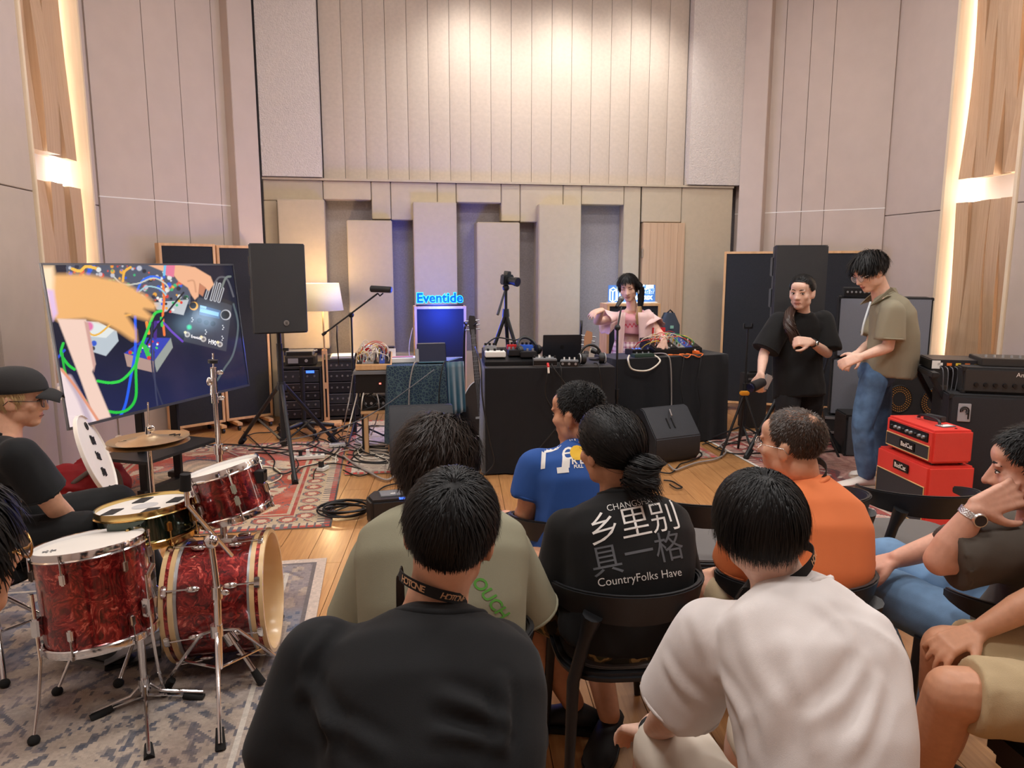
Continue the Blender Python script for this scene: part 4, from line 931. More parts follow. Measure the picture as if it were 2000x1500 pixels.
G_=fin(person('person', 'seated man in grey-brown shirt resting his cheek on his hand', J, (1.42, 2.05, 0), SK4, 0.0055, dict(m=T_BROWN, w=1.05, d=1.12, sleeve=0.84, sr=(0.075, 0.092), amp=0.011, fs=0.15, fold_axis=(0.8, 0, 0.6), slump=0.05, seed=6, collar_r=(0.080, 0.076)), dict(m=T_DENIM2, name='jeans', r=(0.098, 0.092, 0.080, 0.074, 0.072)), head_k=1.04, neck_r=0.060, arm_r=1.12, hand_k=1.05, nose=1.15, hands=dict(L=((0.93, 0.20, 0.28), (-0.28, -0.88, 0.30), 1, dict(curl=0.20, thumb=0.30, spread=0.12)), R=((-0.85, 0.3, -0.42), (-0.2, -0.3, 0.9), -1, dict(curl=0.35, spread=0.2)))), J)
make_hair('hair', G_['H'], G_['k'], M_HAIR, G_['root'], n=5500, length=0.036, lift=0.28, grav=0.15, off=0.010, nape=-0.95, side=-0.2, front=0.66, width=0.0015, jitter=0.22, seed=17, steps=5, length_fn=lambda d:1.0 if d.z>0.2 else 0.5)
face_parts(G_['H'], G_['k'], G_['root'])
def watch(w, e, m, root, r=0.031, face_dir=None):
 Fm=frame(e);o=MB()
 rg=[[w+e*t+Fm@V((r+h)*math.cos(a), (r+h)*math.sin(a), 0)for t, h in((-0.009, 0), (0.009, 0), (0.009, 0.003), (-0.009, 0.003))]for a in np.linspace(0, 6.283, 25)]
 o.loft(rg, caps=False);b=o.build('watch', m, root, smooth=30)
 d=Vector(face_dir);d=(d-e*d.dot(e)).normalized();c=w+d*(r+0.003)
 MB().cyl(c, c+d*0.008, 0.019, 0.018, 24).build('watch_case', M_STEEL, b, smooth=40)
 MB().cyl(c+d*0.008, c+d*0.0088, 0.0155, 0.0155, 24).build('watch_dial', mat('watch dial', L(28, 34, 48), 0.1), b)
w=Vector(J['wrL']);e=(w-Vector(J['elL'])).normalized()
watch(w-e*0.008, e, mat('steel links', (0.62, 0.62, 0.63), 0.28, 1.0, bump=0.5, bump_s=250), G_['root'], 0.033, V(-0.1, -1, -0.1))
shoe(J['anL'], (0.2, -0.9), M_SHOEW, G_['root'], 1.05);shoe(J['anR'], (-0.3, 1), M_SHOEW, G_['root'], 1.05)
J=dict(head=V(1.86, 1.72, 1.10), face=(-0.8, 0.6, 0), neck=V(1.88, 1.70, 0.98), shL=V(1.82, 1.50, 0.90), shR=V(1.76, 1.88, 0.90), elL=V(1.62, 1.48, 0.66), elR=P(2030, 1168, 1.80), wrL=V(1.40, 1.56, 0.60), wrR=P(1916, 1230, 1.82), hip=V(1.80, 1.70, 0.50), hpL=V(1.68, 1.64, 0.52), hpR=V(1.70, 1.82, 0.53), knL=P(1858, 1352, 1.70), knR=P(1848, 1268, 1.87), anL=G(1790, 1560, 0.10), anR=G(1835, 1480, 0.10))
K_=fin(person('person', 'person in khaki shorts and black T-shirt, hand on knee, at right edge', J, (1.75, 1.85, 0), SK2, 0.006, dict(m=T_JET, sleeve=0.8, slump=0.03, seed=8), dict(m=T_KHAKI, to=0.93, name='shorts', r=(0.100, 0.096, 0.090), amp=0.012), bare_legs=True, arm_r=0.98, leg_r=1.12, hands=dict(R=((-0.92, -0.15, -0.30), (-0.25, -0.35, 0.9), -1, dict(curl=0.50, spread=0.26, thumb=0.3)), L=((-0.8, 0.2, -0.3), (0, 0, 1), 1))), J)
make_hair('hair', K_['H'], 1.0, M_HAIR, K_['root'], n=1500, length=0.04, seed=18)
face_parts(K_['H'], 1.0, K_['root'])
shoe(J['anL'], (-0.8, 0.3), M_SHOEB, K_['root']);shoe(J['anR'], (-0.8, 0.3), M_SHOEB, K_['root'])
J=dict(head=P(34, 778, 2.95), face=(0.93, 0.36, -0.10), up=(0, 0, 1), neck=P(8, 850, 2.90), shR=P(36, 892, 2.74), shL=P(-34, 885, 3.12), elR=P(104, 985, 2.82), elL=P(60, 985, 3.2), wrR=P(158, 1045, 2.98), wrL=P(130, 1030, 3.25), hip=V(-2.12, 2.88, 0.52), hpR=V(-2.02, 2.82, 0.52), hpL=V(-2.06, 3.0, 0.52), knR=V(-1.72, 2.86, 0.55), knL=V(-1.78, 3.22, 0.55), anR=V(-1.74, 2.84, 0.10), anL=V(-1.66, 3.3, 0.10))
N_=fin(person('person', 'drummer in black T-shirt, black cap and glasses seated behind the drum kit', J, (-2.0, 2.9, 0), SK1, 0.006, dict(m=T_BLACK, w=1.05, d=1.05, sleeve=0.78, sr=(0.074, 0.084), slump=0.05, seed=1.5, amp=0.009, collar_r=(0.074, 0.07)), dict(m=T_JET, name='trousers', r=(0.10, 0.092, 0.080, 0.074, 0.068)), head_k=1.0, arm_r=1.08, hands=dict(R=((0.7, 0.4, -0.4), (0.2, 0, 1), -1, dict(curl=0.6)), L=((0.7, 0.2, -0.4), (0.2, 0, 1), 1, dict(curl=0.6)))), J)
make_hair('hair', N_['H'], 1.0, M_BLOND, N_['root'], n=1500, length=0.05, lift=0.15, grav=0.7, off=0.006, nape=-0.98, side=-0.2, front=0.9, width=0.0016, seed=19, steps=5, density=lambda d:1.0 if d.z<0.15 else 0.1, cap=False)
face_parts(N_['H'], 1.0, N_['root']);glasses(N_['H'], 1.0, mat('brown frame', L(60, 42, 34), 0.35), N_['root'], thin=0.0018)
S=N_['H'];cb=MB()
M_CAP=mat('cap twill', L(38, 37, 38), 0.9, bump=0.2, bump_s=600)
rg=[]
for i in range(9):
 th=math.pi/2*i/8;z=0.030+0.100*math.sin(th);q=max(math.cos(th)**0.75, 0.02)
 rg.append([S@V(0.092*q*math.cos(a), -0.006+0.116*q*math.sin(a), z-(0.012*math.sin(a)*-1 if i==0 else 0))for a in np.linspace(0, 6.283, 29)[:-1]])
cb.loft(rg);cap_o=cb.build('cap', M_CAP, N_['root'], smooth=180)
vz=MB();rg=[]
for i in range(7):
 t=i/6;rg.append([S@V(x*0.078*math.sqrt(max(1-(0.72*t)**2, 0)), 0.078+0.080*t+0.026*(1-x*x)*(1-t), 0.044-0.020*t*t-0.026*x*x+dz)for x, dz in[(v, 0.003)for v in np.linspace(-1, 1, 9)]+[(v, -0.003)for v in np.linspace(1, -1, 9)]])
vz.loft(rg);vz.build('visor', M_CAP, cap_o, smooth=60)
shoe(J['anR'], (0.9, -0.2), M_SHOEB, N_['root'], 1.15, mat('grey rubber', L(120, 118, 116), 0.7));shoe(J['anL'], (0.9, 0.1), M_SHOEB, N_['root'], 1.1)
J=dict(head=P(-112, 1085, 1.05), face=(0.45, 0.90, -0.05), neck=P(-175, 1240, 1.0), shL=P(-420, 1330, 1.1), shR=P(-130, 1400, 0.95), elL=V(-1.05, 1.1, 0.55), elR=V(-0.82, 0.85, 0.55), wrL=V(-0.9, 1.35, 0.55), wrR=V(-0.85, 1.25, 0.55), hip=V(-1.0, 0.8, 0.45), hpL=V(-1.0, 0.9, 0.45), hpR=V(-0.92, 0.88, 0.45), knL=V(-1.2, 1.3, 0.48), knR=V(-1.0, 1.3, 0.48), anL=V(-1.2, 1.35, 0.1), anR=V(-1.0, 1.35, 0.1))
O_=fin(person('person', 'dark-haired person with gold glasses cut off by the left edge', J, (-0.92, 0.95, 0), SK2, 0.007, dict(m=T_JET, slump=0.03, seed=6.5), dict(m=T_JET, name='trousers')), J)
make_hair('hair', O_['H'], 1.0, M_HAIR, O_['root'], n=3000, length=0.075, off=0.014, side=-0.7, seed=20, steps=6, grav=0.5);face_parts(O_['H'], 1.0, O_['root'])
glasses(O_['H'], 1.0, mat('gold wire', L(206, 160, 100), 0.3, 1.0), O_['root'], thin=0.002)
shoe(J['anL'], (0, 1), M_SHOEB, O_['root']);shoe(J['anR'], (0, 1), M_SHOEB, O_['root'])
J=dict(head=P(1698, 531, 5.30), face=(-0.88, -0.20, -0.42), up=(-0.4, 0, 0.9), neck=P(1724, 577, 5.33), shL=P(1743, 609, 5.13), shR=P(1728, 601, 5.52), elL=P(1735, 678, 5.12), elR=P(1700, 672, 5.50), wrL=P(1682, 697, 5.10), wrR=P(1676, 690, 5.30), hip=P(1714, 728, 5.34), hpL=P(1706, 745, 5.25), hpR=P(1716, 742, 5.44), knL=P(1684, 832, 5.22), knR=P(1716, 830, 5.46), anL=P(1692, 922, 5.24), anR=P(1716, 910, 5.50))
Q=fin(person('person', 'standing man in olive short-sleeved shirt and jeans with hands clasped', J, Vector((J['anL']+J['anR'])/2).to_2d().to_3d(), SK3, 0.008, dict(m=T_OLIVE, w=0.92, d=1.18, sleeve=0.80, sr=(0.080, 0.100), amp=0.012, fs=0.2, slump=0.05, seed=4.4, hem=P(1736, 728, 5.34), prof=[(0, 0.215, 0.17, 0.15), (0.2, 0.205, 0.155, 0.145), (0.45, 0.20, 0.135, 0.14), (0.68, 0.195, 0.12, 0.135), (0.82, 0.185, 0.105, 0.115), (0.91, 0.14, 0.085, 0.09), (0.97, 0.092, 0.072, 0.07), (1.0, 0.074, 0.068, 0.066)]), dict(m=T_DENIM, name='jeans', r=(0.096, 0.088, 0.074, 0.068, 0.062), pelvis=(0.15, 0.13, 0.12), amp=0.010), head_k=1.12, hand_k=1.05, neck_r=0.064, hands=dict(L=((-0.8, 0.25, -0.35), (-0.2, -0.8, 0.5), 1, dict(curl=0.5)), R=((-0.7, -0.3, -0.45), (-0.5, -0.7, 0.4), -1, dict(curl=0.6)))), J)
make_hair('hair', Q['H'], Q['k'], M_HAIR, Q['root'], n=2600, length=0.085, lift=0.35, grav=0.3, off=0.016, nape=-0.9, side=-0.35, front=0.62, width=0.0026, seed=21, steps=6, length_fn=lambda d:1.0 if d.z>0.1 else 0.4)
face_parts(Q['H'], Q['k'], Q['root']);glasses(Q['H'], Q['k'], mat('silver wire', (0.75, 0.72, 0.68), 0.25, 1.0), Q['root'], thin=0.0016)
c0=Vector(J['neck']);
col_b=MB();fw=V(-0.95, -0.1, 0)
for q in(-1, 1):
 y=V(0, q, 0)
 col_b.add([c0+V(0.075, 0, 0.055)+y*0.03, c0+V(0.02, 0, 0.06)+y*0.075, c0+V(-0.085, 0, -0.02)+y*0.055, c0+V(-0.12, 0, -0.07)+y*0.075, c0+V(-0.02, 0, 0.0)+y*0.115, c0+V(0.09, 0, 0.0)+y*0.06], [(0, 1, 2, 3, 4, 5)])
co=col_b.build('collar', T_OLIVE, Q['shirt']);so=co.modifiers.new('thickness', 'SOLIDIFY');so.thickness=0.006
pts=[P(1700, 590, 5.22), P(1692, 615, 5.17), P(1686, 636, 5.15), P(1683, 655, 5.15)]
MB().tube(spline(pts, 4), 0.007, 8).build('undershirt_edge', mat('pale undershirt', L(206, 216, 222), 0.9), Q['shirt'], smooth=180)
M_SOLE=mat('sand rubber', L(206, 196, 180), 0.7)
shoe(J['anL']+V(-0.01, 0, 0), (-1, -0.05), M_SHOEW, Q['root'], 1.12, M_SOLE);shoe(J['anR'], (-1, 0.1), M_SHOEW, Q['root'], 1.12, M_SOLE)
J=dict(head=P(1566, 571, 5.85), face=(-0.62, -0.76, -0.06), up=(0.02, 0, 1), neck=P(1566, 606, 5.92), shR=P(1522, 631, 5.86), shL=P(1608, 629, 5.98), elR=P(1492, 690, 5.80), elL=P(1616, 690, 5.88), wrR=P(1486, 730, 5.62), wrL=P(1584, 668, 5.62), hip=P(1560, 735, 5.92), hpR=P(1540, 740, 5.92), hpL=P(1580, 740, 5.98), knR=V(2.20, 5.82, 0.50), knL=V(2.44, 5.95, 0.50), anR=V(2.18, 5.95, 0.09), anL=V(2.46, 6.08, 0.09))
T_=fin(person('person', 'photographer dressed in black with long tied hair, standing by tripods', J, V(2.3, 6.0, 0), SK3, 0.008, dict(m=T_JET, w=1.08, d=1.10, sleeve=0.92, sr=(0.088, 0.108), amp=0.014, fs=0.2, slump=0.04, seed=3.3, hem=P(1560, 775, 5.90), neck_off=(0, 0, -0.01), collar_r=(0.088, 0.085), prof=[(0, 0.20, 0.14, 0.13), (0.3, 0.195, 0.135, 0.13), (0.6, 0.19, 0.125, 0.125), (0.8, 0.185, 0.11, 0.12), (0.90, 0.15, 0.09, 0.09), (0.96, 0.10, 0.075, 0.075), (1.0, 0.08, 0.072, 0.07)]), dict(m=mat('black trouser', L(26, 27, 30), 0.9), name='trousers', r=(0.11, 0.105, 0.095, 0.09, 0.085)), head_k=1.14, hand_k=1.1, neck_r=0.058, hands=dict(R=((-0.15, -0.15, -1), (-0.6, -0.7, 0), 1, dict(curl=0.75)), L=((-1, -0.1, 0.05), (0.1, -0.9, 0.5), -1, dict(curl=0.95)))), J)
TI=Vector((0.0, -0.10, 0.02))
make_hair('hair', T_['H'], T_['k'], M_HAIR, T_['root'], n=2200, length=0.16, off=0.008, whorl=(0, 0.9, 0.4), nape=-0.9, side=-0.3, front=0.50, width=0.0026, seed=22, steps=7, tie=TI, length_fn=lambda d:0.4+0.7*(d-TI.normalized()).length/1.8)
face_parts(T_['H'], T_['k'], T_['root'], look=(-0.004, 0))
tail('hair_tail', [P(1582, 575, 5.99), P(1572, 598, 6.0), P(1546, 606, 5.86), P(1541, 632, 5.70), P(1553, 662, 5.66), P(1565, 690, 5.62)], [0.02, 0.028, 0.032, 0.034, 0.030, 0.010], M_HAIRBR, T_['root'], n=450, width=0.003, wave=0.02)
w=Vector(J['wrL']);e=(w-Vector(J['elL'])).normalized()
watch(w-e*0.03, e, M_BLK, T_['root'], 0.032, V(0.1, -1, 0.2))
shoe(J['anR'], (-0.3, -1), M_SHOEB, T_['root'], 1.1);shoe(J['anL'], (0.2, -1), M_SHOEB, T_['root'], 1.1)
J=dict(head=P(1227, 562, 7.03), face=(-0.26, -0.92, -0.20), up=(-0.10, 0, 1), neck=P(1235, 599, 7.09), shR=P(1203, 622, 7.07), shL=P(1264, 618, 7.07), elR=P(1166, 628, 6.97), elL=P(1286, 648, 6.95), wrR=P(1176, 606, 6.79), wrL=P(1297, 664, 6.75), hip=P(1230, 690, 7.13), hpR=P(1218, 700, 7.13), hpL=P(1246, 700, 7.15), knR=V(1.06, 7.12, 0.48), knL=V(1.24, 7.14, 0.48), anR=V(1.06, 7.16, 0.09), anL=V(1.25, 7.18, 0.09))
U=fin(person('person', 'performer in pink top and plaid skirt at the microphone behind the table', J, V(1.15, 7.15, 0), SK3, 0.007, dict(m=T_PINK2, w=0.86, d=0.88, sleeve=0.12, sr=(0.040, 0.042), amp=0.004, voxel=0.008, hem=P(1230, 652, 7.11), neck_off=(0.0, 0, -0.055), collar=False, slump=0.01, prof=[(0, 0.150, 0.105, 0.10), (0.4, 0.155, 0.115, 0.105), (0.75, 0.165, 0.125, 0.105), (0.93, 0.16, 0.11, 0.095), (1.0, 0.13, 0.085, 0.08)]), None, head_k=1.06, neck_r=0.049, arm_r=0.92, hand_k=1.0, hands=dict(R=((-0.75, -0.4, -0.25), (-0.1, -0.35, 0.9), 1, dict(curl=0.45, spread=0.3)), L=((-0.45, -0.4, -0.75), (0.2, -0.7, 0.5), -1, dict(curl=0.35, spread=0.3)))), J)
make_hair('hair', U['H'], U['k'], M_HAIR, U['root'], n=2400, length=0.15, off=0.010, whorl=(0, 0.0, 1), nape=-0.9, side=-0.35, front=0.62, width=0.0026, seed=23, steps=7, grav=0.4, tie=None, length_fn=lambda d:0.42 if d.y>0.45 else 0.62)
face_parts(U['H'], U['k'], U['root'], smile=True, closed=True)
S=U['H']@Matrix.Scale(U['k'], 4)
tail('ponytail', [S@V(-0.078, -0.03, 0.03), S@V(-0.105, -0.03, -0.02), S@V(-0.10, 0.0, -0.12), S@V(-0.085, 0.04, -0.2)], [0.022, 0.032, 0.028, 0.02], M_HAIR, U['root'], n=260, width=0.003, wave=0.01)
tail('ponytail_tip', [S@V(-0.088, 0.03, -0.17), S@V(-0.075, 0.055, -0.25), S@V(-0.06, 0.07, -0.33)], [0.026, 0.026, 0.008], M_BLOND, U['root'], n=220, width=0.003, wave=0.012)
MB().tube([S@V(0.085*-1, -0.005+0.006*math.sin(i), -0.03-0.012*i)for i in range(4)], 0.008, 8).build('earring', M_INKW, U['root'], smooth=180)
def drape(name, rows, m, parent, thick=0.004, sub=1):
 """sheet from rows of points, given real thickness"""
 b=MB();n=len(rows[0]);vs=[p for r in rows for p in r]
 b.add(vs, [(i*n+k, i*n+k+1, (i+1)*n+k+1, (i+1)*n+k)for i in range(len(rows)-1)for k in range(n-1)])
 o=b.build(name, m, parent, smooth=180);s=o.modifiers.new('thickness', 'SOLIDIFY');s.thickness=thick;return o
for q, sx in(('R', -1), ('L', 1)):
 sh_, el_=Vector(J['sh'+q]), Vector(J['el'+q]);d=(el_-sh_).normalized();rows=[]
 for i in range(7):
  t=i/6;c=sh_.lerp(el_, -0.18+0.80*t);Fm=frame(d, V(0, 0, 1));r=0.060+0.055*t**1.5
  rows.append([c+Fm@V(r*math.cos(a)*(1+0.13*t*math.sin(5*a)), r*math.sin(a)*(1+0.13*t*math.sin(5*a)), -0.035*t*math.sin(a)*0)+V(0, 0, -0.02*t)for a in np.linspace(0, 6.283, 25)])
 drape('jacket_sleeve', rows, T_PINK, U['shirt'])
 rows=[]
 x0=P(1218 if sx<0 else 1246, 618, 6.95);
 for i in range(9):
  t=i/8;y=610+92*t;xa, xb=((1206-2*t, 1222-6*t)if sx<0 else(1246+4*t, 1276-14*t+10*math.sin(3*t)))
  rows.append([P(xa+(xb-xa)*u, y, 6.95+0.015*math.sin(u*9+t*3))for u in np.linspace(0, 1, 8)])
 drape('jacket_front', rows, T_PINK, U['shirt'])
rows=[]
for i in range(6):
 t=i/5;rows.append([P(1200+70*u, 612+55*t, 7.21)for u in np.linspace(0, 1, 6)])
drape('jacket_back', rows, T_PINK, U['shirt'])
def plaid_mat():
 m=bpy.data.materials.new('pink plaid');m.use_nodes=True;nt=m.node_tree;b=nt.nodes['Principled BSDF'];b.inputs['Roughness'].default_value=0.9
 t=nt.nodes.new('ShaderNodeTexCoord');sx=nt.nodes.new('ShaderNodeSeparateXYZ');nt.links.new(t.outputs['Object'], sx.inputs[0]);out=[]
 for ax, fr in(('X', 26.0), ('Z', 24.0)):
  mu=nt.nodes.new('ShaderNodeMath');mu.operation='MULTIPLY';mu.inputs[1].default_value=fr;nt.links.new(sx.outputs[ax], mu.inputs[0])
  fr_=nt.nodes.new('ShaderNodeMath');fr_.operation='FRACT';nt.links.new(mu.outputs[0], fr_.inputs[0])
  g=nt.nodes.new('ShaderNodeMath');g.operation='LESS_THAN';g.inputs[1].default_value=0.38;nt.links.new(fr_.outputs[0], g.inputs[0]);out.append(g)
 ad=nt.nodes.new('ShaderNodeMath');ad.operation='ADD';nt.links.new(out[0].outputs[0], ad.inputs[0]);nt.links.new(out[1].outputs[0], ad.inputs[1])
 dv=nt.nodes.new('ShaderNodeMath');dv.operation='MULTIPLY';dv.inputs[1].default_value=0.5;nt.links.new(ad.outputs[0], dv.inputs[0])
 cr=nt.nodes.new('ShaderNodeValToRGB');cr.color_ramp.elements[0].color=L(242, 220, 216)+(1, );cr.color_ramp.elements[1].color=L(168, 100, 120)+(1, )
 nt.links.new(dv.outputs[0], cr.inputs['Fac']);nt.links.new(cr.outputs['Color'], b.inputs['Base Color']);return m
rows=[];hp=Vector(J['hip'])
for i in range(8):
 t=i/7;rows.append([hp+V((0.145+0.11*t)*math.cos(a)*(1+0.05*t*math.sin(16*a)), (0.105+0.09*t)*math.sin(a)*(1+0.05*t*math.sin(16*a)), 0.12-0.42*t)for a in np.linspace(0, 6.283, 97)])
drape('skirt', rows, plaid_mat(), U['root'])
pz=MB();rows2=[[hp+V(r*0.135/0.135*math.cos(a), r*0.75*math.sin(a), z)for a in np.linspace(0, 6.28, 21)[:-1]]for r, z in((0.10, 0.30), (0.135, 0.08), (0.14, -0.02))]
wv=[(x, 0.35*math.sin(x*7)+0.12)for x in np.linspace(-2, 2, 41)];patch(wv+[(x, y-0.32)for x, y in wv[::-1]], 1235, 635, 6.8, 0.042, mat('red ink', L(226, 70, 96), 0.7), U['shirt'])
w=Vector(J['wrL']);e=(w-Vector(J['elL'])).normalized()
for k in range(3):MB().tube([w-e*(0.02+0.014*k)+frame(e)@V(0.029*math.cos(a), 0.029*math.sin(a), 0)for a in np.linspace(0, 6.283, 15)[:-1]], 0.007, 8, closed=True).build('bracelet', (M_INKW, mat('red ink', L(226, 70, 96), 0.7), T_PINK2)[k], U['root'], smooth=180)
lg=MB()
for q in 'RL':limb(lg, [J['hp'+q], J['kn'+q], J['an'+q]], [0.075, 0.052, 0.038], 5)
lg.build('stockings', mat('white stocking', L(226, 214, 210), 0.8), U['root'], smooth=180)
shoe(J['anR'], (-0.1, -1), M_SHOEB, U['root'], 0.95);shoe(J['anL'], (0.1, -1), M_SHOEB, U['root'], 0.95)
# rugs
def hash2(i, j):return np.modf(np.abs(np.sin(i*12.9898+j*78.233)*43758.5453))[0]
def vnoise(x, y):
 i, j=np.floor(x), np.floor(y);fx, fy=x-i, y-j;fx=fx*fx*(3-2*fx);fy=fy*fy*(3-2*fy)
 a, b, c, d=hash2(i, j), hash2(i+1, j), hash2(i, j+1), hash2(i+1, j+1)
 return(a*(1-fx)+b*fx)*(1-fy)+(c*(1-fx)+d*fx)*fy
def mixc(c, m, col):return c*(1-m[:, None])+np.array(lin(col))*m[:, None]
def oriental(w, h, field, bands, motif, dark, seed=0.0, wear=0.25, wearc=(190, 178, 160)):
 """field colour, list of (distance from edge, colour), motif colours"""
 def fn(u, v):
  x, y=u*w, v*h;c=np.tile(np.array(lin(field)), (len(u), 1))
  e=np.minimum(np.minimum(x, w-x), np.minimum(y, h-y))
  X, Yq=x-w/2, y-h/2
  q=np.abs(np.sin(X*9+seed)*np.cos(Yq*8))+0.5*np.sin(np.hypot(X, Yq)*22)
  c=mixc(c, (q>0.72).astype(float), motif[0]);c=mixc(c, ((q>0.40)&(q<0.50)).astype(float), dark)
  r=np.hypot(X*1.0, Yq*0.75);a=np.arctan2(Yq, X)
  med=r+0.06*np.cos(8*a);c=mixc(c, (med<0.52).astype(float), motif[1]);c=mixc(c, ((med<0.46)&(np.sin(med*60+4*np.cos(6*a))>0.1)).astype(float), motif[0]);c=mixc(c, ((med>0.48)&(med<0.52)).astype(float), dark)
  fl=np.sin(X*38+2*np.sin(Yq*17))*np.sin(Yq*36+2*np.sin(X*15));c=mixc(c, (fl>0.62).astype(float)*(r>0.5), motif[2])
  for k, (d, col)in enumerate(bands):
   d2=bands[k+1][0]if k+1<len(bands)else 0.0
   m=(e<d).astype(float);c=mixc(c, m, col)
   if d-d2>0.07:
    t=np.where((np.minimum(x, w-x)<np.minimum(y, h-y)), y, x);mid=(e-d2)/(d-d2)-0.5
    p=np.cos(t*2*np.pi/0.16)*0.28+0.0;g=np.hypot(((t%0.16)-0.08)/0.07, mid*2.2)
    c=mixc(c, m*(g<0.75), motif[2]);c=mixc(c, m*(g<0.45), motif[0]);c=mixc(c, m*(np.abs(g-0.85)<0.08), dark)
   elif d-d2>0.03:
    t=np.where((np.minimum(x, w-x)<np.minimum(y, h-y)), y, x);c=mixc(c, m*((t%0.05)<0.018), dark)
  n=vnoise(x*7+seed, y*7)*0.6+vnoise(x*23, y*23+seed)*0.4
  c=mixc(c, np.clip((n-0.45)*3, 0, 1)*wear, wearc)
  return c*(0.86+0.28*vnoise(x*90, y*90))[:, None]
 return fn
def faded(w, h):
 def fn(u, v):
  x, y=u*w, v*h;c=np.tile(np.array(lin((176, 160, 146))), (len(u), 1))
  wob=lambda k:vnoise(x*k+3, y*k)-0.5
  X=x+0.05*wob(6);Yq=y+0.05*wob(5.2)
  cx, cy=X%0.62-0.31, Yq%0.62-0.31;r=np.abs(cx)+np.abs(cy)*0.9
  br=vnoise(x*55, y*24);br2=vnoise(x*9+7, y*9)
  ln=((np.abs(r-0.27)<0.016)|(np.abs(r-0.17)<0.012)|(np.abs(np.maximum(np.abs(cx), np.abs(cy))-0.10)<0.012)|(np.abs(r-0.42)<0.014))
  c=mixc(c, ln*np.clip((br-0.28)*4, 0, 1)*0.85, (74, 78, 92))
  ib=((np.sin(X*95)*np.sin(Yq*70)>0.40)&(br2>0.45));c=mixc(c, ib.astype(float)*np.clip((br-0.35)*5, 0, 1)*0.8, (72, 76, 90))
  zz=(np.abs(((X*4+np.abs((Yq*5)%2-1))%1)-0.5)<0.09)&(br2<0.42);c=mixc(c, zz.astype(float)*np.clip((br-0.25)*4, 0, 1)*0.75, (66, 74, 96))
  far=np.clip((v-0.52)/0.2, 0, 1);c=mixc(c, far*0.6*(vnoise(x*22, y*16)>0.46), (86, 100, 128))
  c=mixc(c, np.clip((vnoise(x*3, y*3+9)-0.55)*4, 0, 1)*0.35, (176, 148, 132))
  c=mixc(c, np.clip((vnoise(x*5+30, y*5)-0.6)*5, 0, 1)*0.4, (120, 96, 88))
  e=np.minimum(np.minimum(x, w-x), np.minimum(y, h-y));c=mixc(c, ((e<0.20)&(e>0.185))*1.0, (200, 190, 178));c=mixc(c, (e<0.05)*1.0, (206, 186, 172));c=mixc(c, ((e<0.065)&(e>0.05))*1.0, (110, 100, 100))
  return c*(0.84+0.30*vnoise(x*110, y*110))[:, None]
 return fn
M_RUG=vcol_mat('rug pile', 0.95, bump=0.5, bump_s=260, sheen=0.15)
def rug(name, label, s0, s1, n0, n1, fn, res=0.011, z=0.006, th=0.006):
 w, h=s1-s0, n1-n0;M=RM@Matrix.Translation((s0, n0, z));t=thing(name, label, 'rug', M)
 g=colour_grid('pile', int(w/res), int(h/res), fn, M_RUG, t, M, (w, h))
 b=MB();b.M=M;b.box((w/2, h/2, -0.003-0.0005), (w, h, 0.006));b.build('backing', mat('rug backing', L(150, 130, 110), 0.95), t);return t
RUGB=[(0.30, (196, 176, 148)), (0.275, (176, 64, 52)), (0.255, (196, 172, 140)), (0.10, (206, 184, 156)), (0.045, (188, 72, 58)), (0.012, (60, 56, 60))]
rug('rug', 'red and cream oriental rug with patterned border behind the drum kit', -2.3, -0.34, 4.54, 6.9, oriental(1.96, 2.36, (196, 84, 60), RUGB, [(214, 190, 160), (186, 166, 140), (176, 84, 66)], (96, 90, 96), 0.4, 0.3), 0.012)
rug('rug', 'pale rug with thin red border under the performance tables', -0.31, 2.78, 5.70, 7.75, oriental(3.09, 2.05, (206, 192, 176), [(0.05, (196, 50, 40))], [(190, 172, 154), (196, 180, 164), (170, 150, 136)], (150, 132, 120), 1.7, 0.5, (210, 198, 182)), 0.016, 0.010)
rug('rug', 'worn red oriental rug with white edge by the guitar amplifiers', 2.95, 4.95, 3.7, 6.6, oriental(2.0, 2.9, (150, 58, 58), [(0.34, (176, 92, 80)), (0.30, (206, 180, 164)), (0.27, (170, 74, 66)), (0.10, (200, 150, 134)), (0.03, (222, 216, 208))], [(196, 150, 138), (172, 120, 112), (214, 190, 178)], (104, 60, 66), 2.6, 0.45, (190, 160, 150)), 0.013)
rug('rug', 'faded grey and blue rug under the drum kit', -2.33, -0.33, 0.9, 4.03, faded(2.0, 3.13), 0.010)
# television
q=(-2.337, 4.953, 1.148, 1.284, -0.089, 0.005);TW, TH=1.656, 0.9316
tx=V(math.cos(q[3]), math.sin(q[3]), 0);tn=tx.cross(V(0, 0, 1));tz=V(0, 0, 1)*math.cos(q[4])+tn*math.sin(q[4]);tn=tx.cross(tz)
TVM=axes(tx, tz, tn, V(*q[:3]))
tv=thing('television', 'large flat television on a black floor stand showing pedals and patch cables', 'television', V(q[0], q[1], 0))
def tvb():b=MB();b.M=TVM;return b
tvb().box((0, 0, -0.014), (TW-0.02, TH-0.02, 0.024)).build('casing', M_BLK, tv, bevel=0.004)
fr=tvb()
for sx, sy, w, h in((0, 1, TW+0.016, 0.012), (0, -1, TW+0.016, 0.016), (1, 0, 0.010, TH), (-1, 0, 0.010, TH)):fr.box((sx*(TW/2+0.002), sy*(TH/2+0.001), 0), (w, h, 0.014))
fr.build('bezel', mat('dark silver bezel', L(110, 112, 118), 0.35, 0.8), tv)
def in_poly(x, y, pts):
 r=np.zeros(len(x), bool);n=len(pts)
 for i in range(n):
  (x0, y0), (x1, y1)=pts[i], pts[(i+1)%n]
  if y0==y1:continue
  c=((y0>y)!=(y1>y))&(x<(x1-x0)*(y-y0)/(y1-y0)+x0);r^=c
 return r
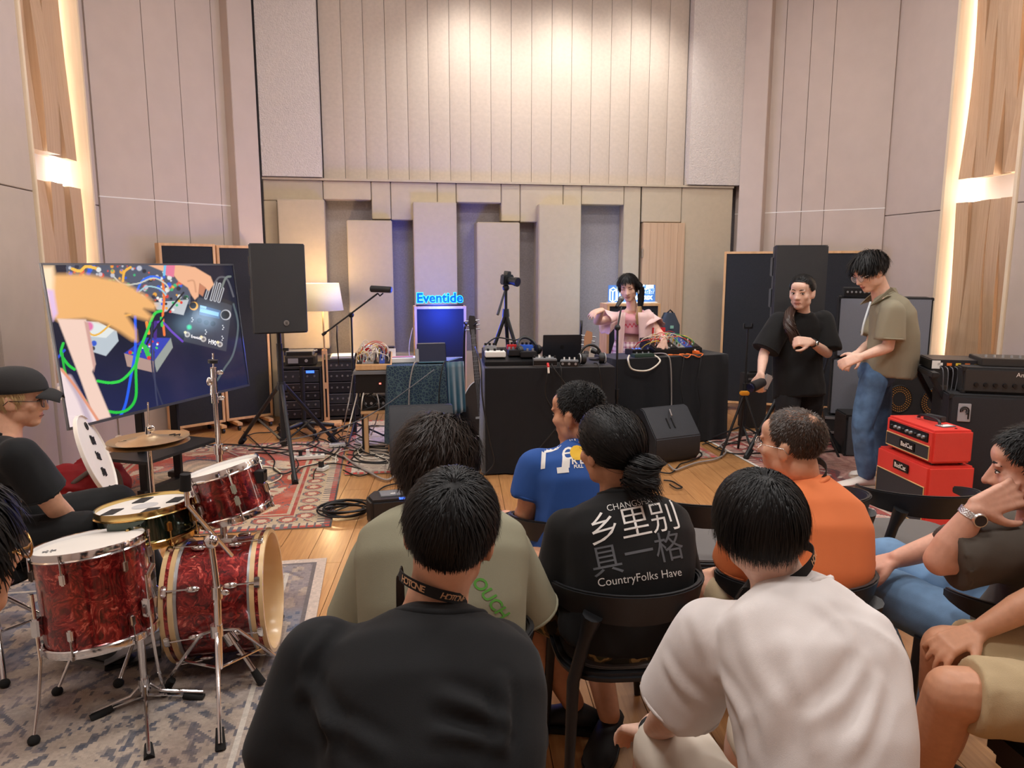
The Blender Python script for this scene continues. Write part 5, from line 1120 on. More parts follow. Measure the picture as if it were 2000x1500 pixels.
def soft_poly(x, y, pts, blur):
 d=dist_line(x, y, list(pts)+[pts[0]]);s=np.where(in_poly(x, y, pts), d, -d);return np.clip(s/blur+0.5, 0, 1)
def dist_line(x, y, pts):
 d=np.full(len(x), 1e9)
 for(x0, y0), (x1, y1)in zip(pts[:-1], pts[1:]):
  dx, dy=x1-x0, y1-y0;t=np.clip(((x-x0)*dx+(y-y0)*dy)/(dx*dx+dy*dy+1e-9), 0, 1)
  d=np.minimum(d, np.hypot(x-x0-t*dx, y-y0-t*dy))
 return d
TVH=[]
def tv_fn(u, v):
 px=np.array(TVM)[:3, 3][None]+np.outer((u-0.5)*TW, np.array(tx))+np.outer((v-0.5)*TH, np.array(tz))
 xx, yy, zz=px[:, 0], px[:, 1], px[:, 2]-CAM_H;fw=yy*math.cos(PITCH)-zz*math.sin(PITCH);up=yy*math.sin(PITCH)+zz*math.cos(PITCH)
 x=(1000+F_PX*xx/fw)*3.3333;y=(750-F_PX*up/fw-450)*3.3333
 c=np.tile(np.array(lin((24, 26, 46))), (len(u), 1));c=mixc(c, np.clip((y-700)/500, 0, 1)*0.8, (34, 40, 84))
 rs=np.random.RandomState(5)
 cols=[(220, 60, 50), (40, 90, 220), (235, 235, 230), (60, 190, 120), (240, 170, 60), (30, 30, 40), (200, 200, 210), (40, 40, 60), (240, 90, 60)]
 top=(y<430+0.12*(x-800))&(x>430)&(x<1240);c=mixc(c, top*0.85, (86, 92, 110))
 for k in range(230):
  a, b, r=rs.uniform(440, 1240), rs.uniform(225, 500), rs.uniform(6, 20)
  if b>430+0.12*(a-800):continue
  c=mixc(c, np.clip((r-np.hypot(x-a, y-b))/6, 0, 1)*0.9, cols[k%9])
 P_=lambda pts, col, bl=4:mixc(c, soft_poly(x, y, pts, bl), col)
 Lq=lambda pts, w, col, bl=3:mixc(c, np.clip((w-dist_line(x, y, crv(pts)))/bl+0.5, 0, 1), col)
 C_=lambda a, b, r, col, bl=4:mixc(c, np.clip((r-np.hypot(x-a, y-b))/bl+0.5, 0, 1), col)
 c=P_([(1000, 470), (1230, 450), (1195, 552), (1020, 515)], (190, 192, 196));
 for k in range(16):c=C_(rs.uniform(1010, 1200), rs.uniform(440, 530), 9, cols[k%9])
 c=P_([(1290, 435), (1512, 482), (1472, 788), (1190, 722)], (64, 66, 76), 5)
 c=P_([(1303, 485), (1438, 522), (1428, 576), (1297, 548)], (80, 110, 150));c=P_([(1303, 505), (1425, 535), (1422, 560), (1300, 530)], (150, 205, 250));c=P_([(1303, 487), (1345, 497), (1342, 512), (1302, 502)], (170, 220, 255))
 c=C_(1470, 550, 34, (200, 200, 205));c=C_(1467, 550, 28, (14, 14, 18));c=C_(1262, 492, 28, (250, 180, 60));c=C_(1256, 488, 22, (16, 14, 16))
 for a, b in((1298, 587), (1343, 600), (1386, 607)):c=C_(a, b, 17, (10, 10, 12))
 for a, b in((1220, 678), (1325, 708), (1432, 742)):c=C_(a, b, 18, (196, 190, 186));c=C_(a, b, 9, (120, 110, 106));c=C_(a-14, b-14, 9, (250, 230, 180))
 c=C_(1232, 630, 15, (40, 220, 150), 12)
 for k, (a, b)in enumerate(((1338, 650), (1446, 690), (1250, 570), (1450, 620))):
  for j in range(3):c=C_(a+6*(j%2), b+12*j, 4, (230, 230, 232), 3)
 for a, b, e, f in((1340, 440, 1372, 340), (1375, 450, 1405, 340), (1400, 455, 1430, 350), (1425, 462, 1450, 380)):c=Lq([(a, b), ((a+e)/2, (b+f)/2), (e, f)], 10, (190, 190, 196));c=Lq([(a, b), ((a+e)/2, (b+f)/2), (e, f)], 4, (70, 66, 70))
 c=Lq([(1400, 340), (1430, 305), (1480, 320), (1520, 430)], 6, (96, 96, 104));c=Lq([(1445, 370), (1470, 310), (1500, 300)], 7, (120, 128, 124));c=Lq([(1455, 455), (1520, 480)], 12, (40, 40, 46));c=Lq([(1520, 480), (1550, 620), (1520, 800), (1460, 900), (1415, 975)], 6, (88, 100, 104))
 c=P_([(955, 222), (1140, 222), (1270, 240), (1372, 300), (1392, 352), (1360, 395), (1330, 370), (1300, 345), (1292, 430), (1268, 452), (1245, 420), (1225, 375), (1160, 330), (1125, 285), (1050, 262)], (238, 178, 140), 8);c=P_([(1300, 345), (1340, 372), (1320, 430), (1292, 410)], (196, 128, 96), 8);c=Lq([(1225, 330), (1262, 330), (1275, 400)], 5, (210, 150, 116), 8)
 c=P_([(1062, 225), (1140, 225), (1132, 305), (1080, 290)], (226, 120, 150), 6);c=Lq([(1075, 228), (1068, 290)], 8, (120, 190, 230))
 c=P_([(540, 595), (640, 600), (760, 655), (772, 720), (690, 818), (600, 790), (572, 700)], (186, 196, 204), 6);c=P_([(540, 590), (640, 596), (745, 650), (690, 700), (575, 690)], (224, 228, 226), 6);c=C_(577, 625, 30, (226, 120, 170), 14);c=C_(612, 735, 18, (50, 90, 200), 6);c=C_(605, 768, 14, (40, 40, 50), 6)
 c=P_([(808, 800), (948, 698), (1112, 700), (1003, 852)], (44, 62, 178));c=P_([(808, 800), (1003, 852), (1010, 928), (828, 885)], (176, 146, 136));c=P_([(1003, 852), (1112, 700), (1126, 762), (1020, 924)], (150, 156, 150))
 for k in range(26):t, s_=rs.uniform(0.08, 0.92), rs.uniform(0.1, 0.9);a=808+140*t+165*s_*(1-0.1*t)+20*s_;b=800-102*t+30*s_;c=C_(a, b, 7, [(235, 235, 240), (220, 50, 40), (30, 40, 120), (60, 200, 80)][k%4], 3)
 c=Lq([(760, 590), (800, 560), (850, 548)], 7, (240, 170, 60));c=Lq([(560, 640), (600, 680), (650, 670), (720, 610)], 6, (236, 180, 70))
 c=Lq([(1060, 330), (1068, 450), (1060, 560), (1070, 680)], 8, (240, 120, 50));c=Lq([(955, 600), (968, 670)], 10, (240, 140, 60));c=Lq([(1010, 600), (1060, 600), (1120, 660), (1188, 722)], 7, (110, 60, 190));c=Lq([(1012, 600), (1010, 700)], 11, (70, 40, 130))
 c=Lq([(890, 400), (925, 330), (985, 300), (1040, 310)], 7, (50, 110, 240));c=Lq([(740, 300), (800, 350), (900, 345), (1000, 310), (1080, 350), (1100, 390)], 5, (200, 200, 190));c=Lq([(905, 400), (960, 365), (1040, 380), (1080, 420)], 5, (160, 200, 210))
 c=Lq([(470, 250), (520, 265), (560, 235), (620, 245)], 10, (245, 190, 80));c=Lq([(800, 330), (810, 270), (850, 240)], 8, (245, 180, 70))
 c=Lq([(880, 560), (880, 780), (850, 960), (820, 1120), (785, 1210)], 9, (40, 96, 236));c=Lq([(375, 830), (420, 780)], 8, (40, 80, 210))
 c=Lq([(1050, 525), (1005, 545), (960, 650), (910, 780), (880, 880), (800, 970), (720, 992), (635, 980)], 9, (48, 208, 74));c=Lq([(945, 760), (925, 740), (900, 800), (885, 900), (885, 1080), (840, 1160), (770, 1185), (705, 1178)], 9, (40, 196, 66));c=Lq([(412, 735), (398, 800), (440, 870), (485, 905)], 9, (44, 200, 70));c=Lq([(405, 800), (430, 940), (520, 1080), (560, 1110)], 8, (40, 180, 64));c=Lq([(945, 760), (968, 820)], 15, (50, 190, 80));c=Lq([(1050, 570), (1055, 620)], 9, (60, 200, 80));c=C_(970, 830, 13, (220, 50, 50));c=C_(848, 795, 12, (220, 60, 50))
 c=Lq([(1195, 405), (1100, 520), (1000, 660), (955, 740)], 6, (24, 24, 34));c=Lq([(990, 600), (985, 780), (1000, 950), (1060, 1140)], 5, (50, 54, 80));c=Lq([(1000, 780), (1010, 1000), (1025, 1140)], 5, (60, 64, 92))
 c=P_([(262, 235), (345, 235), (360, 285), (560, 285), (800, 335), (960, 430), (1022, 488), (1005, 520), (940, 512), (990, 560), (965, 588), (820, 545), (885, 650), (892, 720), (860, 715), (780, 660), (690, 610), (560, 575), (380, 590), (330, 560), (290, 420)], (238, 178, 112), 34)
 c=P_([(262, 235), (345, 235), (350, 320), (345, 420), (300, 470), (275, 330)], (252, 226, 190), 40);c=P_([(300, 380), (350, 390), (375, 540), (345, 590)], (226, 190, 226), 22)
 c=P_([(372, 575), (560, 580), (622, 870), (600, 920), (722, 1215), (620, 1240), (520, 960)], (240, 206, 190), 12);c=P_([(548, 590), (575, 600), (622, 870), (612, 920)], (206, 160, 150), 10)
 c=P_([(385, 890), (470, 985), (560, 1110), (650, 1245), (440, 1290)], (238, 216, 216), 12);c=Lq([(450, 960), (520, 1090), (580, 1240)], 20, (196, 176, 190), 20);c=Lq([(400, 905), (500, 1030), (640, 1240)], 9, (226, 150, 120), 8)
 return c
scr=colour_grid('screen', 350, 197, tv_fn, vcol_mat('screen picture', 0.12, emit=1.05), tv, TVM@Matrix.Translation((-TW/2, -TH/2, 0.0)), (TW, TH))
M_GLOW=mat('screen lettering', (1, 1, 1), 0.5, emit=(1, 1, 1), emit_s=0.95)
def on_tv(x, y):
 r=ray(x/3.3333, 450+y/3.3333);t=(Vector(q[:3])-CAMP).dot(tn)/r.dot(tn);return CAMP+r*t
def tv_text(s, x0, y0, x1, y1, size):
 a, b=on_tv(x0, y0), on_tv(x1, y1);x=(b-a).normalized();text(s, axes(x, tn.cross(x), tn, (a+b)/2+tn*0.002), size, M_GLOW, scr)
tv_text('H90', 1352, 722, 1410, 738, 0.05);tv_text('Eventide', 1246, 690, 1306, 704, 0.030)
c_=V(q[0], q[1], 0)
for sx in(-0.16, 0.16):
 p=TVM@V(sx, 0, -0.09);MB().bar((p.x, p.y, 0.03), (p.x, p.y, 1.2), 0.06, 0.03, tx).build('post', M_BLK, tv, bevel=0.004)
p=TVM@V(0, 0, -0.09)
sh_=MB();sh_.M=axes(tx, tx.cross(V(0, 0, 1))*-1, V(0, 0, 1), V(p.x, p.y, 0));sh_.box((0, 0, 0.36), (0.7, 0.42, 0.02));sh_.build('shelf', M_BLK, tv, bevel=0.003)
for sx in(-0.42, 0.42):
 b=MB();b.M=sh_.M;b.box((sx, 0.0, 0.045), (0.05, 0.62, 0.04));ft=b.build('foot', M_BLK, tv, bevel=0.004)
 for sy in(-0.27, 0.27):b=MB();b.M=sh_.M;b.cyl(b.M@V(0, 0, 0)*0+V(sx-0.012, sy, 0.022), V(sx+0.012, sy, 0.022), 0.022, seg=14);b.build('castor', M_BLK, ft, smooth=40)
b=MB();b.M=sh_.M;b.box((0, 0, 0.06), (0.84, 0.05, 0.04));b.box((0, 0, 0.09), (0.4, 0.06, 0.05));b.build('crossbar', M_BLK, tv)
# acoustic screens, PA, racks
M_GRILLE=mat('black felt', L(38, 40, 46), 0.95, noise_s=200, noise_a=0.2, bump=0.3, bump_s=500)
M_BIRCH=wood('birch edge', L(206, 160, 112), L(226, 184, 138), (6, 6, 1), 0.5, 4)
M_PA=mat('dark grille', L(46, 48, 52), 0.55, noise_s=420, noise_a=0.18, bump=0.35, bump_s=650)
M_PABODY=mat('dark cabinet', L(44, 46, 52), 0.6, bump=0.3, bump_s=300)
def gobo(label, p, q_, z1, name='acoustic_screen', th=0.09, castors=True, felt=M_GRILLE):
 """framed felt screen between floor points p and q_"""
 p, q_=Vector(p), Vector(q_);d=q_-p;x=d.normalized();M=axes(x, V(0, 0, 1).cross(x), V(0, 0, 1), (p+q_)/2);w=d.length
 t=thing(name, label, 'acoustic screen', M);z0=0.085 if castors else 0.0
 for sx in(-1, 1):b=MB();b.M=M;b.box((sx*(w/2-0.0125), 0, (z0+z1)/2), (0.025, th, z1-z0));b.build('side_rail', M_BIRCH, t, bevel=0.002)
 for z in(z0+0.0125, z1-0.0125):b=MB();b.M=M;b.box((0, 0, z), (w-0.05, th, 0.025));b.build('rail', M_BIRCH, t, bevel=0.002)
 b=MB();b.M=M;b.box((0, 0, (z0+z1)/2), (w-0.05, th-0.016, z1-z0-0.05));b.build('felt_panel', felt, t)
 if castors:
  for sx in(-1, 1):
   b=MB();b.M=M;b.box((sx*(w/2-0.08), 0, 0.066), (0.05, 0.36, 0.03));f=b.build('foot', M_BIRCH, t, bevel=0.003)
   for sy in(-0.15, 0.15):b=MB();b.M=M;b.cyl((sx*(w/2-0.08)-0.01, sy, 0.025), (sx*(w/2-0.08)+0.01, sy, 0.025), 0.025, seg=14);b.build('castor', M_BLK, f, smooth=40)
 return t
gobo('black felt acoustic screen partly behind the television, left one', R(-1.98, 7.28), R(-1.56, 7.59), 1.81)
gobo('black felt acoustic screen behind the left loudspeaker', R(-1.55, 7.62), R(-1.14, 7.86), 1.80)
gobo('black felt acoustic screen behind the photographer', R(3.74, 7.75), R(5.05, 7.02), 1.76)
def pa(label, c, phi, foot_r, h_pole, spread, w=0.43, h=0.71, d=0.38):
 n=V(math.sin(phi), -math.cos(phi), 0);x=V(math.cos(phi), math.sin(phi), 0);base=V(c.x, c.y, 0)
 M=axes(x, -n, V(0, 0, 1), c)
 t=thing('loudspeaker', 'black loudspeaker box '+label, 'loudspeaker', M)
 b=MB();b.M=M;o=[(-w/2, -d/2+0.03), (-w/2+0.03, -d/2), (w/2-0.03, -d/2), (w/2, -d/2+0.03), (w/2-0.07, d/2), (-w/2+0.07, d/2)]
 b.prism(o, h, Matrix.Translation((0, 0, -h/2)));b.build('cabinet', M_PABODY, t, bevel=0.008)
 b=MB();b.M=M;rg=[]
 for i in range(9):
  u=-1+i/4;rg.append([V(u*(w/2-0.012), -d/2-0.002-0.012*(1-u*u), z)for z in(-h/2+0.012, h/2-0.012)]+[V(u*(w/2-0.012), -d/2+0.01, z)for z in(h/2-0.012, -h/2+0.012)])
 b.loft(rg);b.build('grille', M_PA, t, smooth=40)
 for sx in(-1, 1):
  for z in(0.18, -0.08):
   b=MB();b.M=M;b.box((sx*(w/2-0.012), -0.06, z), (0.016, 0.09, 0.16));b.build('handle', M_BLK, t, bevel=0.006)
 b=MB();b.M=M;b.cyl((0.04, -d/2-0.016, -h/2+0.085), (0.04, -d/2-0.020, -h/2+0.085), 0.022, seg=20);lg=b.build('badge', mat('badge silver', L(150, 150, 150), 0.4, 0.6), t)
 b=MB();b.M=M@Matrix.Translation((0.04, -d/2-0.021, -h/2+0.085));b.tube([(-0.004, 0, -0.014), (-0.004, 0, 0.008), (0.006, 0, 0.008), (0.006, 0, -0.002), (0.0, 0, -0.002), (0.009, 0, -0.014)], 0.0018, 5);b.build('badge_figure', M_BLK, lg)
 s=thing('speaker_stand', 'black tripod stand carrying the loudspeaker '+label, 'speaker stand', base)
 MB().cyl(base+V(0, 0, 0.12), base+V(0, 0, c.z-h/2), 0.018, seg=14).build('pole', M_BLK, s, smooth=40)
 MB().cyl(base+V(0, 0, 0.10), base+V(0, 0, h_pole+0.35), 0.025, seg=14).build('sleeve', M_BLK, s, smooth=40)
 MB().cyl(base+V(0, 0, h_pole-0.04), base+V(0, 0, h_pole+0.03), 0.042, 0.034, 16).build('collar', M_BLK, s, smooth=40)
 MB().cyl(base+V(0, 0, 0.12), base+V(0, 0, 0.17), 0.036, seg=16).build('lower_collar', M_BLK, s, smooth=40)
 MB().cyl(base+V(0.03, 0, h_pole+0.3), base+V(0.075, 0, h_pole+0.3), 0.012, seg=10).build('knob', M_BLK, s, smooth=40)
 for f in foot_r:
  f=Vector(f);top_=base+V(0, 0, h_pole);dr=(f-base).normalized()
  l=MB().cyl(top_+dr*0.03, f+V(0, 0, 0.03), 0.017, seg=12).build('leg', M_BLK, s, smooth=40)
  MB().cyl(f+(top_-f).normalized()*0.10, f+V(0, 0, 0.012), 0.022, 0.024, 12).build('rubber_foot', mat('rubber', L(20, 20, 20), 0.85), l, smooth=40)
  mid=top_.lerp(f, 0.55);MB().bar(base+dr*0.03+V(0, 0, 0.145), mid, 0.022, 0.006).build('brace', M_BLK, s)
 return t
pl_=P(540, 563, 6.12);b0=V(pl_.x, pl_.y, 0)
pa('left of the floor lamp', pl_, math.radians(24), [G(577, 948, 0), G(470, 868, 0.0), G(655, 868, 0)], 0.62, 0.6)
pr_=P(1551, 563, 6.35)
pa('behind the photographer', pr_, math.radians(-6), [G(1456, 898, 0), G(1642, 886, 0), G(1560, 838, 0)], 0.62, 0.6)
def rack(label, c, w, d, z0, z1, units, phi=YAW, lcd=False):
 M=Matrix.Translation(c)@Matrix.Rotation(phi, 4, 'Z');t=thing('equipment_rack', label, 'rack', M)
 for sx in(-1, 1):b=MB();b.M=M;b.box((sx*(w/2-0.01), 0, (z0+z1)/2), (0.02, d, z1-z0));b.build('side_panel', M_BLK, t, bevel=0.003)
 for z in(z0+0.01, z1-0.01):b=MB();b.M=M;b.box((0, 0, z), (w-0.04, d, 0.02));b.build('panel', M_BLK, t)
 b=MB();b.M=M;b.box((0, d/2-0.01, (z0+z1)/2), (w-0.04, 0.02, z1-z0-0.04));b.build('back_panel', M_BLK, t)
 z=z0+0.03;i=0
 for hh in units:
  m_=mat('rack unit %d'%(i%3), [L(34, 34, 38), L(48, 49, 52), L(26, 26, 30)][i%3], 0.4);b=MB();b.M=M;b.box((0, -0.02-0.008*(i%2), z+hh/2), (w-0.05, d-0.06, hh-0.008));u=b.build('rack_unit', m_, t, bevel=0.002)
  yk=-d/2+0.006-0.008*(i%2)
  for k in range(5):b=MB();b.M=M;x=-w/2+0.07+k*(w-0.14)/4;b.cyl((x, yk+0.006, z+hh/2), (x, yk-0.010, z+hh/2), 0.010, seg=10);b.build('knob', mat('grey knob', L(120, 118, 116), 0.4, 0.4), u, smooth=40)
  b=MB();b.M=M;b.box((0, yk+0.002, z+hh-0.010), (w-0.06, 0.006, 0.004));b.build('edge_strip', mat('grey strip', L(140, 140, 142), 0.4, 0.6), u)
  z+=hh;i+=1
 if lcd:b=MB();b.M=M;b.box((0.10, -d/2-0.002, z1-0.05), (0.08, 0.006, 0.026));b.build('display', mat('blue display', (0, 0, 0), 0.3, emit=L(70, 120, 255), emit_s=2.0), t)
 for sx in(-1, 1):
  for sy in(-1, 1):b=MB();b.M=M;b.cyl((sx*(w/2-0.05), sy*(d/2-0.06), 0), (sx*(w/2-0.05), sy*(d/2-0.06), z0), 0.022, seg=12);b.build('foot', M_BLK, t, smooth=40)
 return t
rc=G(590, 832);rc2=rc+R(0, 0.24)
rack('black equipment rack with blue display behind the tripod stand', rc2, 0.42, 0.44, 0.04, 0.60, (0.10, 0.09, 0.09, 0.09, 0.13), lcd=True)
rc3=G(668, 826)+R(0.02, 0.22)
rack('black equipment rack right of the floor lamp post', rc3, 0.36, 0.42, 0.04, 0.66, (0.13, 0.11, 0.12, 0.12, 0.10))
def slab(name, label, cat, c, size, m, phi=YAW, parts=(), bevel=0.004, group=None):
 M=Matrix.Translation(c)@Matrix.Rotation(phi, 4, 'Z');t=thing(name, label, cat, M, group)
 b=MB();b.M=M;b.box((0, 0, size[2]/2), size);b.build('body', m, t, bevel=bevel)
 for nm, kind, args, mm in parts:
  b=MB();b.M=M
  if kind=='box':b.box(*args)
  else:b.cyl(*args)
  b.build(nm, mm, t, smooth=40 if kind=='cyl' else None)
 return t
M_KNOB=mat('black knob', L(18, 18, 20), 0.4);M_SILV=mat('silver paint', L(176, 178, 182), 0.35, 0.6);M_GREY=mat('grey case', L(118, 120, 124), 0.5)
slab('amplifier_unit', 'dark metal audio unit lying on papers on the left rack', 'audio unit', rc2+V(0, 0, 0.61), (0.30, 0.28, 0.09), mat('dark unit', L(58, 54, 52), 0.45), parts=[('front_panel', 'box', ((0, -0.143, 0.045), (0.26, 0.006, 0.06)), M_KNOB), ('dial', 'cyl', ((0.06, -0.146, 0.045), (0.06, -0.156, 0.045), 0.016, 0.016, 12), M_SILV), ('handle', 'box', ((-0.07, -0.15, 0.045), (0.10, 0.012, 0.05)), M_SILV)])
slab('audio_interface', 'thin grey audio box on top of the dark unit on the left rack', 'audio unit', rc2+V(-0.01, 0, 0.702), (0.27, 0.22, 0.045), M_GREY, parts=[('front_panel', 'box', ((0, -0.112, 0.022), (0.25, 0.004, 0.034)), M_KNOB), ('plug', 'cyl', ((0.13, 0.02, 0.03), (0.17, 0.02, 0.04), 0.010, 0.010, 10), M_SILV)])
slab('paper_stack', 'stack of white papers on the right rack', 'papers', rc3+V(0, 0, 0.662), (0.24, 0.30, 0.022), mat('paper', L(232, 228, 220), 0.9), parts=[('sheet', 'box', ((0.01, -0.01, 0.024), (0.23, 0.29, 0.002)), mat('paper top', L(240, 238, 232), 0.9))])
lb=G(638, 832)+R(0, 0.10);lamp=thing('floor_lamp', 'floor lamp with cream drum shade and slotted oak post', 'lamp', lb)
zS0, zS1=P(637, 606, lb.y).z, P(637, 553, lb.y).z
b=MB();b.M=Matrix.Translation(lb);b.lathe([(0.205, zS0), (0.168, zS1)], seg=40)
M_SHADE=mat('lamp shade linen', L(246, 232, 196), 0.9, emit=(1.0, 0.80, 0.50), emit_s=0.22, noise_s=80, noise_a=0.03, trans=0.0)
shd=b.build('lamp_shade', M_SHADE, lamp, smooth=180);so=shd.modifiers.new('thickness', 'SOLIDIFY');so.thickness=0.003
MB().cyl(lb+V(0, 0, 0.72), lb+V(0, 0, zS0+0.16), 0.009, 0.009, 12).build('rod', mat('brass rod', L(206, 180, 130), 0.35, 0.7), lamp, smooth=40)
for sx in(-1, 1):b=MB();b.M=Matrix.Translation(lb)@RM;b.box((sx*0.018, 0, 0.39), (0.018, 0.035, 0.76));b.build('post_side', M_BIRCH, lamp, bevel=0.003)
for z in(0.04, 0.40, 0.75):b=MB();b.M=Matrix.Translation(lb)@RM;b.box((0, 0, z), (0.018, 0.035, 0.06));b.build('post_spacer', M_BIRCH, lamp)
b=MB();b.M=Matrix.Translation(lb)@RM;b.box((0, 0, 0.015), (0.30, 0.30, 0.03));b.build('lamp_base', M_BIRCH, lamp, bevel=0.008)
MB().ball(lb+V(0, 0, (zS0+zS1)/2+0.01), 0.035, seg=16).build('bulb', mat('warm bulb', (1, 1, 1), 0.4, emit=(1.0, 0.74, 0.42), emit_s=14), lamp, smooth=180)
l=bpy.data.lights.new('lamp_glow', 'POINT');l.energy=10;l.color=(1.0, 0.72, 0.40);l.shadow_soft_size=0.06
lo=bpy.data.objects.new('lamp_glow', l);COL.objects.link(lo);lo.location=lb+V(0, 0, zS0-0.01)
l2=bpy.data.lights.new('lamp_glow', 'POINT');l2.energy=9;l2.color=(1.0, 0.72, 0.40);l2.shadow_soft_size=0.06
lo=bpy.data.objects.new('lamp_glow', l2);COL.objects.link(lo);lo.location=lb+V(0, 0, zS1+0.02)
def sign_box(label, x0, x1, ytop, Y, felt):
 a, c=P(x0, ytop, Y), P(x1, ytop, Y);z1=(a.z+c.z)/2;dx=V(CY, SY, 0);w=(c-a).length
 m_=(a+c)/2;m_.z=0;return gobo(label, m_-dx*w/2, m_+dx*w/2, z1, 'bass_trap', 0.26, False, felt), m_, z1, w
M_FELTB=mat('dark grille cloth', L(30, 32, 40), 0.9, noise_s=300, noise_a=0.15)
g1, m1, z1, w1=sign_box('oak-framed dark panel box under the blue neon sign', 808, 908, 597, 7.35, M_FELTB)
g2, m2, z2, w2=sign_box('oak-framed dark panel box behind the performer', 1177, 1284, 592, 7.62, M_FELTB)
M_NB=mat('blue neon', (0, 0.02, 0.1), 0.3, emit=(0.0, 0.13, 0.75), emit_s=1.0)
M_NW=mat('white neon', (0.1, 0.1, 0.1), 0.3, emit=(0.72, 0.92, 1.0), emit_s=2.6);M_NWD=mat('pale blue acrylic', L(90, 130, 190), 0.2, emit=(0.15, 0.35, 1.0), emit_s=0.25)
sg=thing('neon_sign', 'glowing blue neon lettering sign on the left panel box', 'sign', m1+V(0, 0, z1))
fx=V(CY, SY, 0);fn_=V(SY, -CY, 0)
sM=axes(fx, (0, 0, 1), fn_, m1+V(0, 0, z1+0.075)+fn_*0.06)
text('Eventide', sM@Matrix.Translation((0, 0.0, -0.004)), 0.128, mat('cyan neon edge', (0, 0.1, 0.1), 0.3, emit=(0.02, 0.62, 1.0), emit_s=2.4), sg, name='outline', extrude=0.004, offset=0.0085, space=1.02)
b=MB();b.M=sM;b.box((0, -0.068, 0), (0.46, 0.014, 0.07));b.build('base', M_BLK, sg, bevel=0.003)
text('Eventide', sM@Matrix.Translation((0, 0.0, 0.006)), 0.128, M_NB, sg, extrude=0.006, offset=0.003, space=1.02)
sg2=thing('neon_sign', 'glowing pale cyan sign with box emblem behind the performer', 'sign', m2+V(0, 0, z2))
sM=axes(fx, (0, 0, 1), fn_, m2+V(0, 0, z2+0.10)+fn_*0.06)
b=MB();b.M=sM;b.box((0, 0, -0.012), (0.50, 0.17, 0.012));b.build('backplate', M_NWD, sg2, bevel=0.004)
b=MB();b.M=sM;b.box((0, -0.092, 0), (0.52, 0.014, 0.07));b.build('base', M_WHITE, sg2, bevel=0.003)
b=MB()
for ox, h0 in((-0.20, 0.0), (-0.125, 0.03)):
 A_=[(-0.035, -0.065), (-0.005, -0.085), (-0.005, 0.02+h0), (-0.035, 0.04+h0)];B_=[(-0.005, -0.085), (0.03, -0.065), (0.03, 0.04+h0), (-0.005, 0.02+h0)];C2=[(-0.035, 0.04+h0), (-0.005, 0.02+h0), (0.03, 0.04+h0), (0.0, 0.06+h0)]
 for ol in(A_, B_, C2):b.tube([sM@V(ox+x, y, 0.004)for x, y in ol], 0.006, 6, closed=True)
b.build('emblem', M_NW, sg2)
text('乐器', sM@Matrix.Translation((0.135, 0.035, 0.006)), 0.095, M_NW, sg2, extrude=0.004, offset=0.003)
text('MATRIX', sM@Matrix.Translation((0.11, -0.045, 0.006)), 0.056, M_NW, sg2, extrude=0.004, offset=0.002)
for c, col, pw in((m1+V(0, 0, z1-0.06)+fn_*0.30, (0.03, 0.09, 1.0), 34), (m2+V(0, 0, z2+0.14)+fn_*0.1, (0.45, 0.75, 1.0), 4), (m1+V(0, 0, z1+0.16)-fn_*0.10, (0.10, 0.16, 1.0), 15), (m2+V(0, 0, z2+0.2)-fn_*0.08, (0.50, 0.74, 1.0), 9)):
 l=bpy.data.lights.new('sign_glow', 'POINT');l.energy=pw;l.color=col;l.shadow_soft_size=0.12
 o=bpy.data.objects.new('sign_glow', l);COL.objects.link(o);o.location=c
 # drum kit
M_CHROME=mat('chrome', (0.82, 0.82, 0.84), 0.12, 1.0);M_GOLD=mat('gold plate', L(220, 190, 124), 0.18, 1.0);M_RUB=mat('rubber', L(20, 20, 20), 0.85)
M_HEAD=mat('coated drum head', L(236, 230, 222), 0.7, noise_s=8, noise_a=0.02);M_MAPLE=wood('maple hoop', L(222, 184, 130), L(238, 208, 160), (2, 2, 2), 0.3, 3, coat=0.5)
M_BRONZE=mat('cymbal bronze', L(222, 196, 160), 0.34, 1.0, bump=0.12, bump_s=60)
def pearl():
 m=bpy.data.materials.new('red pearl wrap');m.use_nodes=True;nt=m.node_tree;b=nt.nodes['Principled BSDF']
 t=nt.nodes.new('ShaderNodeTexCoord');n1=nt.nodes.new('ShaderNodeTexNoise');n1.inputs['Scale'].default_value=11;n1.inputs['Detail'].default_value=3;n1.inputs['Distortion'].default_value=1.6
 nt.links.new(t.outputs['Object'], n1.inputs['Vector'])
 mx=nt.nodes.new('ShaderNodeVectorMath');mx.operation='MULTIPLY_ADD';mx.inputs[1].default_value=(0.16, 0.16, 0.16)
 nt.links.new(n1.outputs['Color'], mx.inputs[0]);nt.links.new(t.outputs['Object'], mx.inputs[2])
 v=nt.nodes.new('ShaderNodeTexNoise');v.inputs['Scale'].default_value=12;v.inputs['Detail'].default_value=4;v.inputs['Distortion'].default_value=2.4;nt.links.new(mx.outputs[0], v.inputs['Vector'])
 cr=nt.nodes.new('ShaderNodeValToRGB');e=cr.color_ramp.elements;e[0].position=0.33;e[0].color=L(60, 10, 14)+(1, );e[1].position=0.70;e[1].color=L(232, 128, 112)+(1, );q=e.new(0.50);q.color=L(128, 28, 30)+(1, );q=e.new(0.60);q.color=L(176, 52, 46)+(1, )
 nt.links.new(v.outputs['Fac'], cr.inputs['Fac']);nt.links.new(cr.outputs['Color'], b.inputs['Base Color'])
 b.inputs['Metallic'].default_value=0.55;b.inputs['Roughness'].default_value=0.30;b.inputs['Coat Weight'].default_value=1.0;b.inputs['Coat Roughness'].default_value=0.05
 return m
M_PEARL=pearl()
M_GLASSY=mat('dark green shell', L(38, 56, 44), 0.12, 0.6, coat=1.0)
